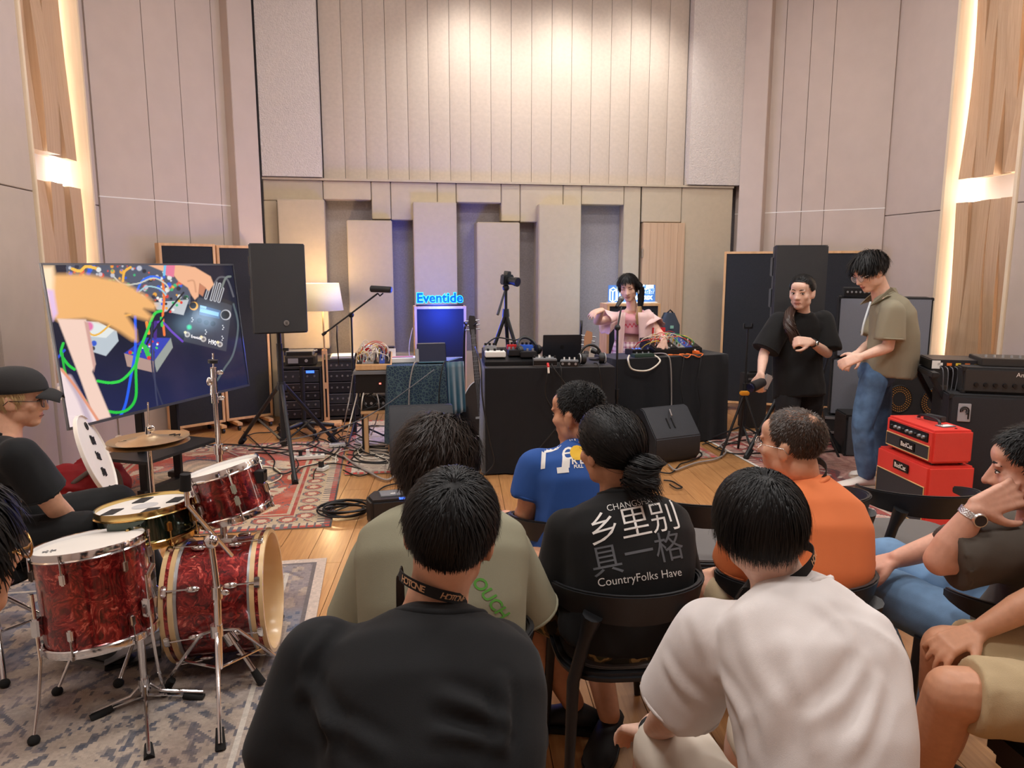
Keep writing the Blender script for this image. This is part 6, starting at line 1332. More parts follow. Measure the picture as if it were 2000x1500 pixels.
def drum(name, label, c, up, r, h, shell, hoop, lugs=6, head=M_HEAD, rot=0.2, split=True):
 """c centre of the top head, up the drum's axis"""
 up=Vector(up).normalized();x=V(1, 0, 0);x=(x-up*x.dot(up)).normalized();M=axes(x, up.cross(x), up, Vector(c)-up*h)
 t=thing(name, label, 'drum', Matrix.Translation(M.translation));
 b=MB();b.M=M;b.lathe([(r-0.006, 0.012), (r, 0.012), (r, h-0.012), (r-0.006, h-0.012)], seg=48);b.build('shell', shell, t, smooth=50)
 b=MB();b.M=M;b.lathe([(0.0, h-0.004), (r*0.9, h-0.004), (r+0.002, h-0.004), (r+0.004, h-0.014)], seg=48);b.build('head', head, t, smooth=50)
 b=MB();b.M=M;b.lathe([(0.0, 0.006), (r*0.9, 0.006), (r+0.002, 0.008)], seg=48);b.build('bottom_head', head, t, smooth=50)
 for z0, sg in((h, 1), (0, -1)):
  b=MB();b.M=M;pr=[(r+0.001, z0-sg*0.004), (r+0.001, z0+sg*0.008), (r+0.006, z0+sg*0.010), (r+0.0075, z0+sg*0.004), (r+0.0075, z0-sg*0.014), (r+0.013, z0-sg*0.018), (r+0.008, z0-sg*0.022), (r+0.003, z0-sg*0.020)]
  b.lathe(pr+[pr[0]], seg=48);b.build('hoop', hoop, t, smooth=40)
 for k in range(lugs):
  a=rot+2*math.pi*k/lugs;ca, sa=math.cos(a), math.sin(a)
  zs=(h-0.075, 0.075)if split and h>0.16 else(h/2, )
  for zi, z in enumerate(zs):
   lg=MB();lg.M=M;T=Matrix.Translation((ca*(r+0.008), sa*(r+0.008), z))@Matrix.Rotation(a, 4, 'Z')
   lg.box((0, 0, 0), (0.018, 0.020, 0.042), T);lo=lg.build('lug', hoop, t, bevel=0.005)
   zt=(h+0.002)if z>h/2 else-0.002
   rd=MB();rd.M=M;rd.cyl((ca*(r+0.012), sa*(r+0.012), z), (ca*(r+0.012), sa*(r+0.012), zt), 0.0032, seg=8);rd.cyl((ca*(r+0.012), sa*(r+0.012), zt-0.008), (ca*(r+0.012), sa*(r+0.012), zt+0.006), 0.006, seg=8);rd.build('tension_rod', hoop, lo, smooth=40)
 return t, M
def rod_leg(t, pts, r=0.006, foot=True, m=None):
 l=MB().tube(pts, r, 10).build('leg', m or M_CHROME, t, smooth=40)
 if foot:p=Vector(pts[-1]);MB().ball(p+V(0, 0, 0.0), (0.020, 0.020, 0.018), seg=12, rings=8).build('rubber_foot', M_RUB, l, smooth=180)
 return l
ft, fM=drum('floor_tom', 'red pearl floor tom on three legs, nearest of the drums', P(175, 1060, 2.56), (-0.10, 0.09, 1), 0.180, 0.345, M_PEARL, M_CHROME, 6, rot=0.55)
for a, foot in((-2.35, G(66, 1446, 0.018)), (2.5, G(112, 1350, 0.018)), (-0.15, G(322, 1352, 0.018))):
 p=fM@V(0.20*math.cos(a), 0.20*math.sin(a), 0.14);p2=fM@V(0.20*math.cos(a), 0.20*math.sin(a), -0.02)
 b=MB();b.box((0, 0, 0), (0.03, 0.035, 0.07), Matrix.Translation(fM@V(0.195*math.cos(a), 0.195*math.sin(a), 0.10)));b.build('leg_bracket', M_CHROME, ft, bevel=0.006)
 kn=Vector((p2.x*0.6+foot.x*0.4, p2.y*0.6+foot.y*0.4, 0.13));rod_leg(ft, [p+V(0, 0, 0.08), p2, kn, Vector(foot)])
b=MB();b.M=fM
for k in range(8):
 a=k*math.pi/4;b.tube([V(-0.11+0.008*math.cos(a), -0.06+0.008*math.sin(a), 0.3425), V(-0.11+0.024*math.cos(a), -0.06+0.020*math.sin(a), 0.3425)], 0.0014, 4)
b.build('head_logo', mat('grey print', L(120, 120, 122), 0.8), ft)
sn, sM_=drum('snare_drum', 'snare drum with gold hoops, dark shell and black tape on its head', P(283, 986, 2.90), (-0.09, 0.05, 1), 0.178, 0.135, M_GLASSY, M_GOLD, 8, rot=0.1, split=False)
for a in(0.5, 2.1, 3.7, 5.3):
 b=MB();b.M=sM_;b.box((0.118*math.cos(a), 0.118*math.sin(a), 0.1325), (0.05, 0.085, 0.003), );o=b.build('tape', mat('black tape', L(36, 38, 42), 0.6), sn)
b=MB();b.M=sM_;b.lathe([(0.0, 0.1318), (0.05, 0.1318)], seg=24);b.build('stick_mark', mat('grey wear', L(196, 194, 194), 0.8), sn)
ss=thing('snare_stand', 'folding chrome stand under the gold-hooped snare', 'drum stand', Vector((sM_.translation.x, sM_.translation.y, 0)))
c=Vector((sM_.translation.x, sM_.translation.y, 0));MB().cyl(c+V(0, 0, 0.12), Vector(sM_.translation)-V(0, 0, 0.04), 0.012, seg=12).build('tube', M_CHROME, ss, smooth=40)
for k in range(3):
 a=0.4+k*2.094;e=V(math.cos(a), math.sin(a), 0);MB().tube([Vector(sM_.translation)-V(0, 0, 0.05), sM_@(V(0, 0, 0)+Vector((math.cos(a)*0.185, math.sin(a)*0.185, -0.01))), sM_@Vector((math.cos(a)*0.195, math.sin(a)*0.195, 0.035))], 0.006, 8).build('basket_arm', M_CHROME, ss, smooth=40)
 rod_leg(ss, [c+V(0, 0, 0.30), c+e*0.26+V(0, 0, 0.02)], 0.008)
rt, rM=drum('rack_tom', 'small red pearl rack tom mounted above the bass drum', P(434, 914, 2.96), (-0.27, 0.03, 1), 0.143, 0.20, M_PEARL, M_CHROME, 6, rot=0.0)
ca_, cb_=P(348, 1185, 2.84), P(536, 1166, 2.90);dz=0.262-(ca_.z+cb_.z)/2;ca_+=V(0, 0, dz+0.01);cb_+=V(0, 0, dz+0.012)
ax=(cb_-ca_).normalized();bx_=V(0, 0, 1);bx_=(bx_-ax*bx_.dot(ax)).normalized();BM=axes(bx_, ax.cross(bx_), ax, ca_);bl=(cb_-ca_).length
bd=thing('bass_drum', 'red pearl bass drum with maple hoops', 'drum', Vector(((ca_+cb_)/2).to_2d().to_3d()));rb_=0.228
b=MB();b.M=BM;b.lathe([(rb_-0.008, 0.03), (rb_, 0.03), (rb_, bl-0.03), (rb_-0.008, bl-0.03)], seg=56);b.build('shell', M_PEARL, bd, smooth=50)
for z0, z1 in((0.0, 0.05), (bl-0.05, bl)):
 for k, (za, zb, mm)in enumerate(((z0, z0+0.018, M_MAPLE), (z0+0.018, z0+0.032, M_PEARL), (z0+0.032, z1, M_MAPLE))):
  b=MB();b.M=BM;b.lathe([(rb_+0.004, za), (rb_+0.018, za), (rb_+0.018, zb), (rb_+0.004, zb), (rb_+0.004, za)], seg=56);b.build('hoop', mm, bd, smooth=40)
for z in(0.055, bl-0.055):b=MB();b.M=BM;b.lathe([(rb_+0.002, z-0.006), (rb_+0.008, z-0.006), (rb_+0.008, z+0.006), (rb_+0.002, z+0.006)], seg=56);b.build('head_ring', M_SILV, bd, smooth=40)
b=MB();b.M=BM;b.lathe([(0.0, 0.03), (rb_, 0.03)], seg=56);b.build('head', M_HEAD, bd)
b=MB();b.M=BM;b.lathe([(rb_+0.0035, bl), (rb_-0.009, bl-0.03), (rb_-0.009, 0.04)], seg=56);b.build('inner_shell', M_MAPLE, bd, smooth=40)
for k in range(8):
 a=0.25+2*math.pi*k/8;ca, sa=math.cos(a), math.sin(a)
 for z, zc in((0.12, 0.02), (bl-0.12, bl-0.02)):
  b=MB();b.M=BM;T=Matrix.Translation((ca*(rb_+0.010), sa*(rb_+0.010), z))@Matrix.Rotation(a, 4, 'Z');b.ball((0, 0, 0), (0.011, 0.013, 0.028), T, 12, 8);lo=b.build('lug', M_CHROME, bd, smooth=180)
  r_=rb_+0.024;b=MB();b.M=BM;b.cyl((ca*(rb_+0.016), sa*(rb_+0.016), z), (ca*r_, sa*r_, zc), 0.0035, seg=8);b.build('tension_rod', M_CHROME, lo, smooth=40)
  b=MB();b.M=BM;T=Matrix.Translation((ca*r_, sa*r_, zc))@Matrix.Rotation(a, 4, 'Z');b.prism([(0.004, -0.02), (0.008, 0.0), (0.004, 0.02), (-0.018, 0.024), (-0.022, 0), (-0.018, -0.024)], 0.02, T@Matrix.Translation((0, 0, -0.01)));b.build('claw', M_CHROME, lo, bevel=0.003)
for sgn in(-1, 1):
 p=BM@V(-0.12, sgn*0.21, bl*0.62);f=Vector((p.x+0.10, p.y+sgn*0.10*(1 if ax.cross(bx_).y>0 else-1), 0.012))
 if sgn*(1 if ax.cross(bx_).y>0 else-1)<0:f=G(512, 1334, 0.012);p=BM@V(-0.08, sgn*0.225, bl*0.66)
 s_=MB().cyl(p, f, 0.010, seg=10).build('spur', M_CHROME, bd, smooth=40);MB().cyl(p-(f-p).normalized()*0.03, p+(f-p).normalized()*0.02, 0.03, seg=16).build('spur_bracket', M_CHROME, s_, smooth=40);MB().cyl(f+(p-f).normalized()*0.06, f, 0.014, 0.018, 10).build('rubber_foot', M_RUB, s_, smooth=40)
pm=BM@V(rb_, 0, bl*0.55)
MB().box((0, 0, 0), (0.08, 0.05, 0.02), Matrix.Translation(pm+V(0, 0, 0.008))).build('tom_mount', M_CHROME, bd, bevel=0.004)
MB().tube([pm, pm+V(0.0, 0.0, 0.12), (rM@V(0.10, 0.0, 0.03))], 0.011, 10).build('tom_post', M_CHROME, bd, smooth=40)
MB().ball(pm+V(0, 0, 0.12), 0.024, seg=14).build('tom_joint', M_CHROME, bd, smooth=180)
b=MB();p=rM@V(0.15, -0.02, 0.13);b.box((0, 0, 0), (0.04, 0.05, 0.05), Matrix.Translation(p));b.tube([p, p+V(0.03, -0.01, 0.03)], 0.006, 6);b.build('clip', M_BLK, rt, bevel=0.005)
pd=thing('bass_drum_pedal', 'black and steel bass drum pedal behind the bass drum', 'drum pedal', Vector(((G(265, 1295)).x, G(265, 1295).y, 0)))
p0, p1=G(205, 1300, 0.02), G(318, 1272, 0.03);dxx=(p1-p0).normalized();
b=MB();b.bar(p0, p1, 0.09, 0.012, V(0, 0, 1));b.build('base_plate', M_BLK, pd, bevel=0.003)
b=MB();b.bar(p0+V(0, 0, 0.02), p1+V(0, 0, 0.075), 0.008, 0.075, V(0, 0, 1).cross(dxx));b.build('footboard', M_SILV, pd, bevel=0.002)
b=MB();sd=V(0, 0, 1).cross(dxx);
for sg_ in(-1, 1):b.cyl(p1+sd*0.05*sg_+V(0, 0, 0), p1+sd*0.05*sg_+V(0, 0, 0.2), 0.008, seg=8)
b.cyl(p1+sd*0.06+V(0, 0, 0.2), p1-sd*0.06+V(0, 0, 0.2), 0.007, seg=8);b.build('frame', M_CHROME, pd, smooth=40)
MB().tube([p1+V(0, 0, 0.2), p1+dxx*-0.03+V(0, 0, 0.33)], 0.004, 8).build('beater_rod', M_CHROME, pd);MB().ball(p1+dxx*-0.03+V(0, 0, 0.34), 0.026, seg=14).build('beater', mat('felt', L(214, 206, 190), 0.95), pd, smooth=180)
def tripod_stand(label, base, zc, feet, segs, zb=0.12, name='cymbal_stand', leg_w=0.014, wing=True):
 """chrome stand: tripod legs from zc to the feet with braces, then telescoping tubes (top point, radius)"""
 base=Vector(base);t=thing(name, label, 'stand', Vector((base.x, base.y, 0)))
 p=base+V(0, 0, zb)
 for k, (q_, r_)in enumerate(segs):
  q_=Vector(q_);MB().cyl(p, q_, r_, seg=14).build('tube', M_CHROME, t, smooth=40)
  if wing and k<len(segs)-1:
   c_o=MB().cyl(q_-(q_-p).normalized()*0.035, q_+(q_-p).normalized()*0.01, r_+0.006, seg=14).build('collar', M_CHROME, t, smooth=40)
   MB().ball(q_+V(0.03, -0.005, -0.012), (0.016, 0.005, 0.011), seg=10, rings=6).build('wing_nut', M_CHROME, c_o, smooth=180)
  p=q_
 for f in feet:
  f=Vector(f);tp=base+V(0, 0, zc);d=V(f.x-base.x, f.y-base.y, 0);kk=tp+d*0.28-V(0, 0, 0.03)
  l=MB().tube([tp+d.normalized()*0.015, kk, f+V(0, 0, 0.03)], leg_w/2, 8).build('leg', M_CHROME, t, smooth=40)
  MB().cyl(f+(kk-f).normalized()*0.075, f+V(0, 0, 0.004), 0.013, 0.018, 10).build('rubber_foot', M_RUB, l, smooth=40)
  MB().bar(base+V(0, 0, zb), kk.lerp(f, 0.45), 0.010, 0.005).build('brace', M_CHROME, t)
 MB().cyl(base+V(0, 0, zc-0.02), base+V(0, 0, zc+0.025), 0.022, seg=14).build('hub', M_CHROME, t, smooth=40)
 return t
f1, f2, f3=G(431, 1468), G(322, 1352), G(560, 1310);bs=P(424, 1240, 2.50);bs=V(bs.x, bs.y, 0)
e1=P(412, 1058, 2.50)
st1=tripod_stand('chrome cymbal stand with angled boom in front of the bass drum', bs, P(424, 1232, 2.5).z, [f1, f2, f3], [(P(424, 1150, 2.5), 0.0135), (e1, 0.0115)], 0.16)
bm_=MB().cyl(P(452, 1085, 2.62), P(366, 985, 2.40), 0.0085, seg=12).build('boom_arm', M_CHROME, st1, smooth=40);MB().ball(e1, (0.026, 0.022, 0.026), seg=14).build('boom_joint', M_CHROME, st1, smooth=180)
MB().cyl(P(366, 985, 2.40), P(362, 940, 2.40), 0.008, seg=10).build('boom_tilter', M_CHROME, bm_, smooth=40);MB().cyl(P(362, 958, 2.40), P(362, 926, 2.40), 0.019, 0.017, 14).build('cymbal_felt', M_RUB, bm_, smooth=40)
bs=G(285, 1372);bs=V(bs.x, bs.y, 0)
tripod_stand('flat-base chrome stand between the floor tom and the bass drum', bs, 0.075, [G(292, 1486), G(178, 1408), G(398, 1366)], [(bs+V(0, 0, 0.42), 0.0135), (P(298, 1100, bs.y+0.05), 0.011)], 0.03, leg_w=0.012)
hc=P(290, 856, 3.45);hb=V(hc.x, hc.y, 0);hh=tripod_stand('chrome hi-hat stand behind the snare', hb, 0.30, [hb+V(0.24, -0.1, 0), hb+V(-0.22, -0.12, 0), hb+V(0.02, 0.26, 0)], [(hb+V(0, 0, 0.50), 0.0145), (hc-V(0, 0, 0.03), 0.011), (P(289, 786, 3.45), 0.004)], 0.10, wing=False, name='hi_hat_stand')
MB().cyl(hc+V(0, 0, 0.015), hc+V(0, 0, 0.055), 0.014, 0.010, 12).build('clutch', M_CHROME, hh, smooth=40);MB().ball(hc+V(0.02, -0.01, 0.05), (0.020, 0.008, 0.016), seg=10, rings=8).build('wing_nut', M_CHROME, hh, smooth=180)
for nm, lab, sgn, zo in(('hi_hat_cymbal', 'top bronze hi-hat cymbal with black maker print', 1, 0.0), ('hi_hat_cymbal', 'bottom bronze hi-hat cymbal under the top one', -1, -0.024)):
 T=axes((1, 0, 0.03), V(-0.03, 0, 1).normalized().cross(V(1, 0, 0.03).normalized()), V(-0.03, 0, 1).normalized(), hc+V(0, 0, zo));t=thing(nm, lab, 'cymbal', T);b=MB();b.M=T
 pr=[(0.182, -0.022), (0.15, -0.013), (0.10, -0.003), (0.055, 0.004), (0.045, 0.012), (0.025, 0.020), (0.008, 0.022), (0.008, 0.0205), (0.025, 0.0185), (0.044, 0.0105), (0.055, 0.0025), (0.10, -0.0045), (0.15, -0.0145), (0.182, -0.0235)]
 b.lathe([(r_, z if sgn>0 else-z)for r_, z in pr], seg=64);bo=b.build('bow', M_BRONZE, t, smooth=40)
 if sgn>0:
  b=MB();b.M=T@Matrix.Translation((0.10, 0.07, -0.001))@Matrix.Rotation(-0.3, 4, 'Z');b.tube([(-0.03, -0.012, 0), (-0.015, 0.012, 0), (0.0, -0.012, 0), (0.015, 0.012, 0), (0.03, -0.012, 0)], 0.003, 5);b.build('maker_print', mat('black print', L(30, 26, 24), 0.7), bo);b=MB();b.M=T;b.tube([(-0.13, -0.03, -0.006), (-0.10, -0.045, -0.002), (-0.09, -0.03, -0.0015), (-0.11, -0.02, -0.003)], 0.0008, 4);b.build('stamp', mat('black print', L(30, 26, 24), 0.7), bo)
tb=P(420, 800, 3.30);tb=V(tb.x, tb.y, 0)
ts=tripod_stand('tall chrome stand without cymbal behind the rack tom', tb, 0.32, [tb+V(0.25, -0.12, 0), tb+V(-0.2, -0.18, 0), tb+V(-0.02, 0.28, 0)], [(P(427, 872, 3.3), 0.0145), (P(420, 772, 3.3), 0.0115), (P(417, 722, 3.3), 0.008), (P(416, 690, 3.3), 0.004)], 0.12)
b=MB();b.cyl(P(418, 770, 3.3), P(417, 738, 3.3), 0.017, 0.014, 14);b.build('tilter', M_CHROME, ts, smooth=40);MB().cyl(P(416, 709, 3.3), P(416, 703, 3.3), 0.022, seg=14).build('cymbal_cup', M_BLK, ts, smooth=40);MB().ball(P(409, 745, 3.28), (0.014, 0.008, 0.02), seg=10, rings=8).build('wing_nut', M_CHROME, ts, smooth=180)
tc_=V(-2.10, 2.84, 0);th=thing('drum_throne', 'chrome-legged drum throne under the drummer', 'stool', tc_)
MB().cyl(tc_+V(0, 0, 0.36), tc_+V(0, 0, 0.43), 0.17, 0.165, 32).build('seat', mat('black vinyl', L(26, 26, 28), 0.5), th, bevel=0.012);MB().cyl(tc_+V(0, 0, 0.12), tc_+V(0, 0, 0.36), 0.013, seg=12).build('post', M_CHROME, th, smooth=40)
for f in(G(10, 1345), tc_+V(-0.2, 0.2, 0), tc_+V(0.22, 0.16, 0)):
 f=Vector((f.x, f.y, 0.01));d=(f-tc_);rod_leg(th, [tc_+V(0, 0, 0.30), tc_+d*0.6+V(0, 0, 0.14), f+V(0, 0, 0.012)], 0.010);MB().cyl(tc_+V(0, 0, 0.12), tc_+d*0.6+V(0, 0, 0.14), 0.005, seg=8).build('brace', M_CHROME, th)
p_bot, p_top=P(206, 962, 4.02), P(172, 822, 4.30)
hz=(p_top-p_bot);hz=hz.normalized();hnv=V(0.985, 0.06, 0.0);hnv=(hnv-hz*hnv.dot(hz)).normalized();HM=axes(hz.cross(hnv), hz, hnv, (p_bot+p_top)/2)
r_=(p_top-p_bot).length/2
dh=thing('spare_batter_skin', 'large white bass drum head with black lettering leaning by the wall', 'drum head', HM)
b=MB();b.M=HM;b.lathe([(0.0, 0.004), (r_*0.7, 0.003), (r_-0.008, 0.0), (r_-0.004, 0.010), (r_, 0.008), (r_, -0.012), (r_-0.006, -0.012), (r_-0.008, -0.002), (0, 0.0)], seg=56);b.build('membrane', M_HEAD, dh, smooth=40)
rng=random.Random(4)
for k in range(3):
 b=MB();b.M=HM@Matrix.Translation((-0.02+0.03*k, 0.095-0.095*k, 0.007))@Matrix.Rotation(-1.2, 4, 'Z')
 for y in(-0.03, -0.01, 0.01, 0.03):b.tube([(-0.03+rng.uniform(0, 0.012), y, 0), (0.03-rng.uniform(0, 0.012), y+rng.uniform(-0.006, 0.006), 0)], 0.0032, 5)
 for x in(-0.016, 0.014):b.tube([(x, -0.036, 0), (x+rng.uniform(-0.012, 0.012), 0.036, 0)], 0.0036, 5)
 b.build('brush_lettering', mat('black print', L(30, 26, 24), 0.7), dh)
for x, y in((-0.07, 0.17), (0.09, -0.19)):
 b=MB();b.M=HM;b.tube([(x+0.022*math.cos(a), y+0.022*math.sin(a), 0.006)for a in np.linspace(0, 6.28, 17)[:-1]], 0.0032, 6, closed=True);b.box((x, y, 0.006), (0.014, 0.02, 0.003));b.build('maker_mark', mat('black print', L(30, 26, 24), 0.7), dh)
bg=thing('cloth_bag', 'crumpled red bag with grey strap on the floor behind the snare', 'bag', G(170, 985));b=MB();c=G(175, 975)
for k, (dx_, dy_, r1, r2, r3)in enumerate(((-0.12, 0.0, 0.20, 0.14, 0.13), (0.10, 0.05, 0.16, 0.12, 0.11), (0.0, 0.12, 0.2, 0.12, 0.15), (0.16, -0.06, 0.10, 0.08, 0.07))):b.ball(c+V(dx_, dy_, r3*0.8), (r1, r2, r3), seg=16)
me=remesh(b, 0.014, 4, 0.5, WM[bg.name].inverted());folds(me, 0.035, 0.10, (1, 0.2, 0), 3.1);link_mesh('bag_body', me, mat('red nylon', L(168, 34, 40), 0.7), bg)
MB().tube(spline([c+V(-0.05, -0.10, 0.14), c+V(0.10, -0.05, 0.24), c+V(0.2, 0.0, 0.2), c+V(0.26, -0.05, 0.08)], 6), 0.016, 8).build('strap', mat('grey webbing', L(128, 120, 112), 0.9), bg, smooth=180)
pb=thing('plastic_bag', 'small translucent white plastic bag beside the red bag', 'bag', G(140, 1010));b=MB();b.ball(G(142, 1008)+V(0, 0, 0.07), (0.10, 0.08, 0.08), seg=16)
me=remesh(b, 0.010, 2, 0.5, WM[pb.name].inverted());folds(me, 0.03, 0.06, (0, 0.3, 1), 8.1);link_mesh('film', me, mat('plastic film', L(230, 232, 236), 0.25, alpha=0.75), pb)
# tables and the gear on them
M_CLOTH=mat('black tablecloth', L(15, 16, 22), 0.95, noise_s=12, noise_a=0.12, bump=0.15, bump_s=600, sheen=0.25)
def cloth_table(label, fl, fr, depth, zt, m, wave=0.012, drop=0.0, seed=0, name='draped_table'):
 """table under a cloth: fl, fr front floor corners"""
 fl, fr=Vector((fl[0], fl[1], 0)), Vector((fr[0], fr[1], 0));x=(fr-fl).normalized();y=V(0, 0, 1).cross(x);w=(fr-fl).length
 M=axes(x, y, V(0, 0, 1), fl);t=thing(name, label, 'table', M)
 b=MB();b.M=M;b.box((w/2, depth/2, zt-0.015), (w-0.02, depth-0.02, 0.025));b.build('table_top', M_BLK, t)
 for sx in(0.06, w-0.06):
  for sy in(0.06, depth-0.06):b=MB();b.M=M;b.cyl((sx, sy, 0.0), (sx, sy, zt-0.02), 0.016, seg=10);b.build('leg', M_BLK, t, smooth=40)
 per=[]
 N=26;K=14
 for k in range(N):per.append((w*k/N, 0, 0, -1))
 for k in range(K):per.append((w, depth*k/K, 1, 0))
 for k in range(N):per.append((w-w*k/N, depth, 0, 1))
 for k in range(K):per.append((0, depth-depth*k/K, -1, 0))
 rows=[]
 for zi, z in enumerate(np.linspace(zt, 0.012+drop, 9)):
  f=(zi/8)**0.8;row=[]
  for k, (px_, py_, nx_, ny_)in enumerate(per):
   o=0.006+f*(0.012+wave*(1+math.sin(k*1.1+seed)+0.6*math.sin(k*2.3+seed*2)));row.append(M@V(px_+nx_*o, py_+ny_*o, z))
  rows.append(row)
 b=MB();top=[M@V(px_*0.995+w*0.0025, py_*0.995+depth*0.0025, zt+0.004)for px_, py_, _, _ in per];b.loft([top]+rows, caps=False);b.add(top, [tuple(range(len(top)))])
 o=b.build('tablecloth', m, t, smooth=50);return t, M, w
def LM(M, x, y, z, rz=0):return M@Matrix.Translation((x, y, z))@Matrix.Rotation(rz, 4, 'Z')
TA=G(948, 927);TB=V(0.79, TA.y+0.08, 0)
tabL, ML, wL=cloth_table('long table under a black cloth in front of the camera tripod', TA, TB, 0.62, 0.832, M_CLOTH, 0.008, seed=1)
tabR, MR, wR=cloth_table('table under a black cloth with the modular synthesizer in front of the performer', (0.90, 6.40), (1.99, 6.80), 0.40, 0.80, M_CLOTH, 0.010, seed=4)
MR=MR@Matrix.Translation((0, 0, -0.045))
def lace():
 m=bpy.data.materials.new('teal lace cloth');m.use_nodes=True;nt=m.node_tree;b=nt.nodes['Principled BSDF'];b.inputs['Roughness'].default_value=0.9
 t=nt.nodes.new('ShaderNodeTexCoord');v=nt.nodes.new('ShaderNodeTexVoronoi');v.inputs['Scale'].default_value=38;v.feature='DISTANCE_TO_EDGE';nt.links.new(t.outputs['Object'], v.inputs['Vector'])
 cr=nt.nodes.new('ShaderNodeValToRGB');e=cr.color_ramp.elements;e[0].position=0.03;e[0].color=L(76, 98, 104)+(1, );e[1].position=0.16;e[1].color=L(26, 42, 66)+(1, );q_=e.new(0.3);q_.color=L(40, 62, 84)+(1, )
 nt.links.new(v.outputs['Distance'], cr.inputs['Fac']);nt.links.new(cr.outputs['Color'], b.inputs['Base Color']);return m
p0, p1=P(756, 715, 6.15), P(868, 715, 6.22)
tabS, MS, wS=cloth_table('small table under a teal patterned cloth holding a tablet', (p0.x, p0.y), (p1.x, p1.y), 0.5, 0.775, lace(), 0.014, 0.10, 2)
rows=[]
for i in range(9):
 t=i/8;rows.append([MS@V(wS-0.03+0.07*min(t*5, 1)+0.18*u*0+0.012*math.sin(u*13)*t, 0.02+0.44*u, 0.79-0.02*(t==0)*0-0.48*max(t-0.12, 0))for u in np.linspace(0, 1, 18)])
vt=thing('velvet_cloth', 'teal velvet cloth hanging over the end of the small table', 'cloth', MS@Matrix.Translation((wS, 0.25, 0.4)))
rows=[]
for i in range(10):
 t=i/9;rows.append([MS@V(wS+0.015+0.17*u+0.02*t, 0.06+0.30*u+0.02*math.sin(u*17)*(0.3+t), 0.792-0.46*t-0.03*u)for u in np.linspace(0, 1, 20)])
drape('hanging', rows, mat('teal velvet', L(40, 84, 104), 0.8, sheen=0.8, noise_s=9, noise_a=0.15), vt, 0.008)
rows=[[MS@V(wS-0.22+0.235*u+0.17*u*v_, 0.06+0.34*v_, 0.795)for u in np.linspace(0, 1, 8)]for v_ in np.linspace(0, 1, 8)]
drape('top_fold', rows, mat('teal velvet', L(40, 84, 104), 0.8), vt, 0.006)
def cable(label, pts, r, m, n=8, name='cable', group=None, ends=None):
 sp=spline([Vector(p)for p in pts], n);c0=sp[0];t=thing(name, label, 'cable', Vector((c0.x, c0.y, c0.z)), group)
 MB().tube(sp, r, 7).build('cord', m, t, smooth=180)
 if ends:
  for q_, d in((sp[0], sp[0]-sp[1]), (sp[-1], sp[-1]-sp[-2])):MB().cyl(q_-d.normalized()*0.005, q_+d.normalized()*0.035, r*1.9, seg=10).build('plug', ends, t, smooth=40)
 return t
M_CB=mat('black cable', L(22, 22, 24), 0.5);M_CW=mat('white cable', L(222, 214, 200), 0.5);M_CG=mat('grey cable', L(150, 142, 138), 0.5)
CCOL=[mat('cable '+n_, L(*c_), 0.45)for n_, c_ in(('yellow', (240, 206, 70)), ('orange', (240, 120, 50)), ('red', (206, 44, 44)), ('cream', (236, 222, 196)), ('blue', (60, 110, 220)), ('green', (70, 170, 90)))]
def patch_case(label, M, w, d, h, seed, wood_m, panel=M_SILV, slope=0.25, n=16, cols=CCOL, name='modular_synthesizer', arch=0.11, parent_z=0):
 rng=random.Random(seed);t=thing(name, label, 'synthesizer', M);b=MB();b.M=M
 z0, z1=h, h+d*slope
 b.prism([(-d/2, 0), (d/2, 0), (d/2, z1), (-d/2, z0)], w, axes((0, 1, 0), (0, 0, 1), (1, 0, 0), (-w/2, 0, 0)));b.build('case', wood_m, t, bevel=0.004)
 def pt(u, v, o=0.0):return M@V(-w/2+w*u, -d/2+d*v, z0+(z1-z0)*v+0.003+o)
 nm=6
 for i in range(nm):
  u0, u1=0.03+0.94*i/nm, 0.03+0.94*(i+1)/nm-0.006
  b=MB();b.add([pt(u0, 0.06), pt(u1, 0.06), pt(u1, 0.94), pt(u0, 0.94), pt(u0, 0.06, 0.004), pt(u1, 0.06, 0.004), pt(u1, 0.94, 0.004), pt(u0, 0.94, 0.004)], [(0, 3, 2, 1), (4, 5, 6, 7), (0, 1, 5, 4), (1, 2, 6, 5), (2, 3, 7, 6), (3, 0, 4, 7)])
  mo=b.build('module', (panel, M_KNOB, mat('blue panel', L(44, 70, 150), 0.5), panel)[rng.randrange(4)], t)
  for k in range(5):a, c_=u0+(u1-u0)*rng.uniform(0.2, 0.8), rng.uniform(0.15, 0.9);MB().cyl(pt(a, c_, 0.004), pt(a, c_, 0.018), 0.006, 0.005, 8).build('knob', (M_KNOB, M_INKW, CCOL[2])[k%3], mo, smooth=40)
 for k in range(n):
  a, c_=pt(rng.uniform(0.08, 0.92), rng.uniform(0.1, 0.9), 0.006), pt(rng.uniform(0.05, 0.95), rng.uniform(0.1, 0.9), 0.006);hgt=rng.uniform(0.5, 1.0)*arch;u_=(M.to_3x3()@V(0, -rng.uniform(0, 0.4), 1)).normalized()*hgt
  MB().tube(spline([a, a+u_*0.7, (a+c_)/2+u_*1.25, c_+u_*0.7, c_], 5), 0.0030, 6).build('patch_cable', cols[rng.randrange(len(cols))], t, smooth=180)
 return t
patch_case('black modular synthesizer case with coloured patch cables on the right table', LM(MR, 0.70, 0.24, 0.85, 0.05), 0.52, 0.26, 0.05, 3, M_KNOB, slope=0.35, n=17, arch=0.08)
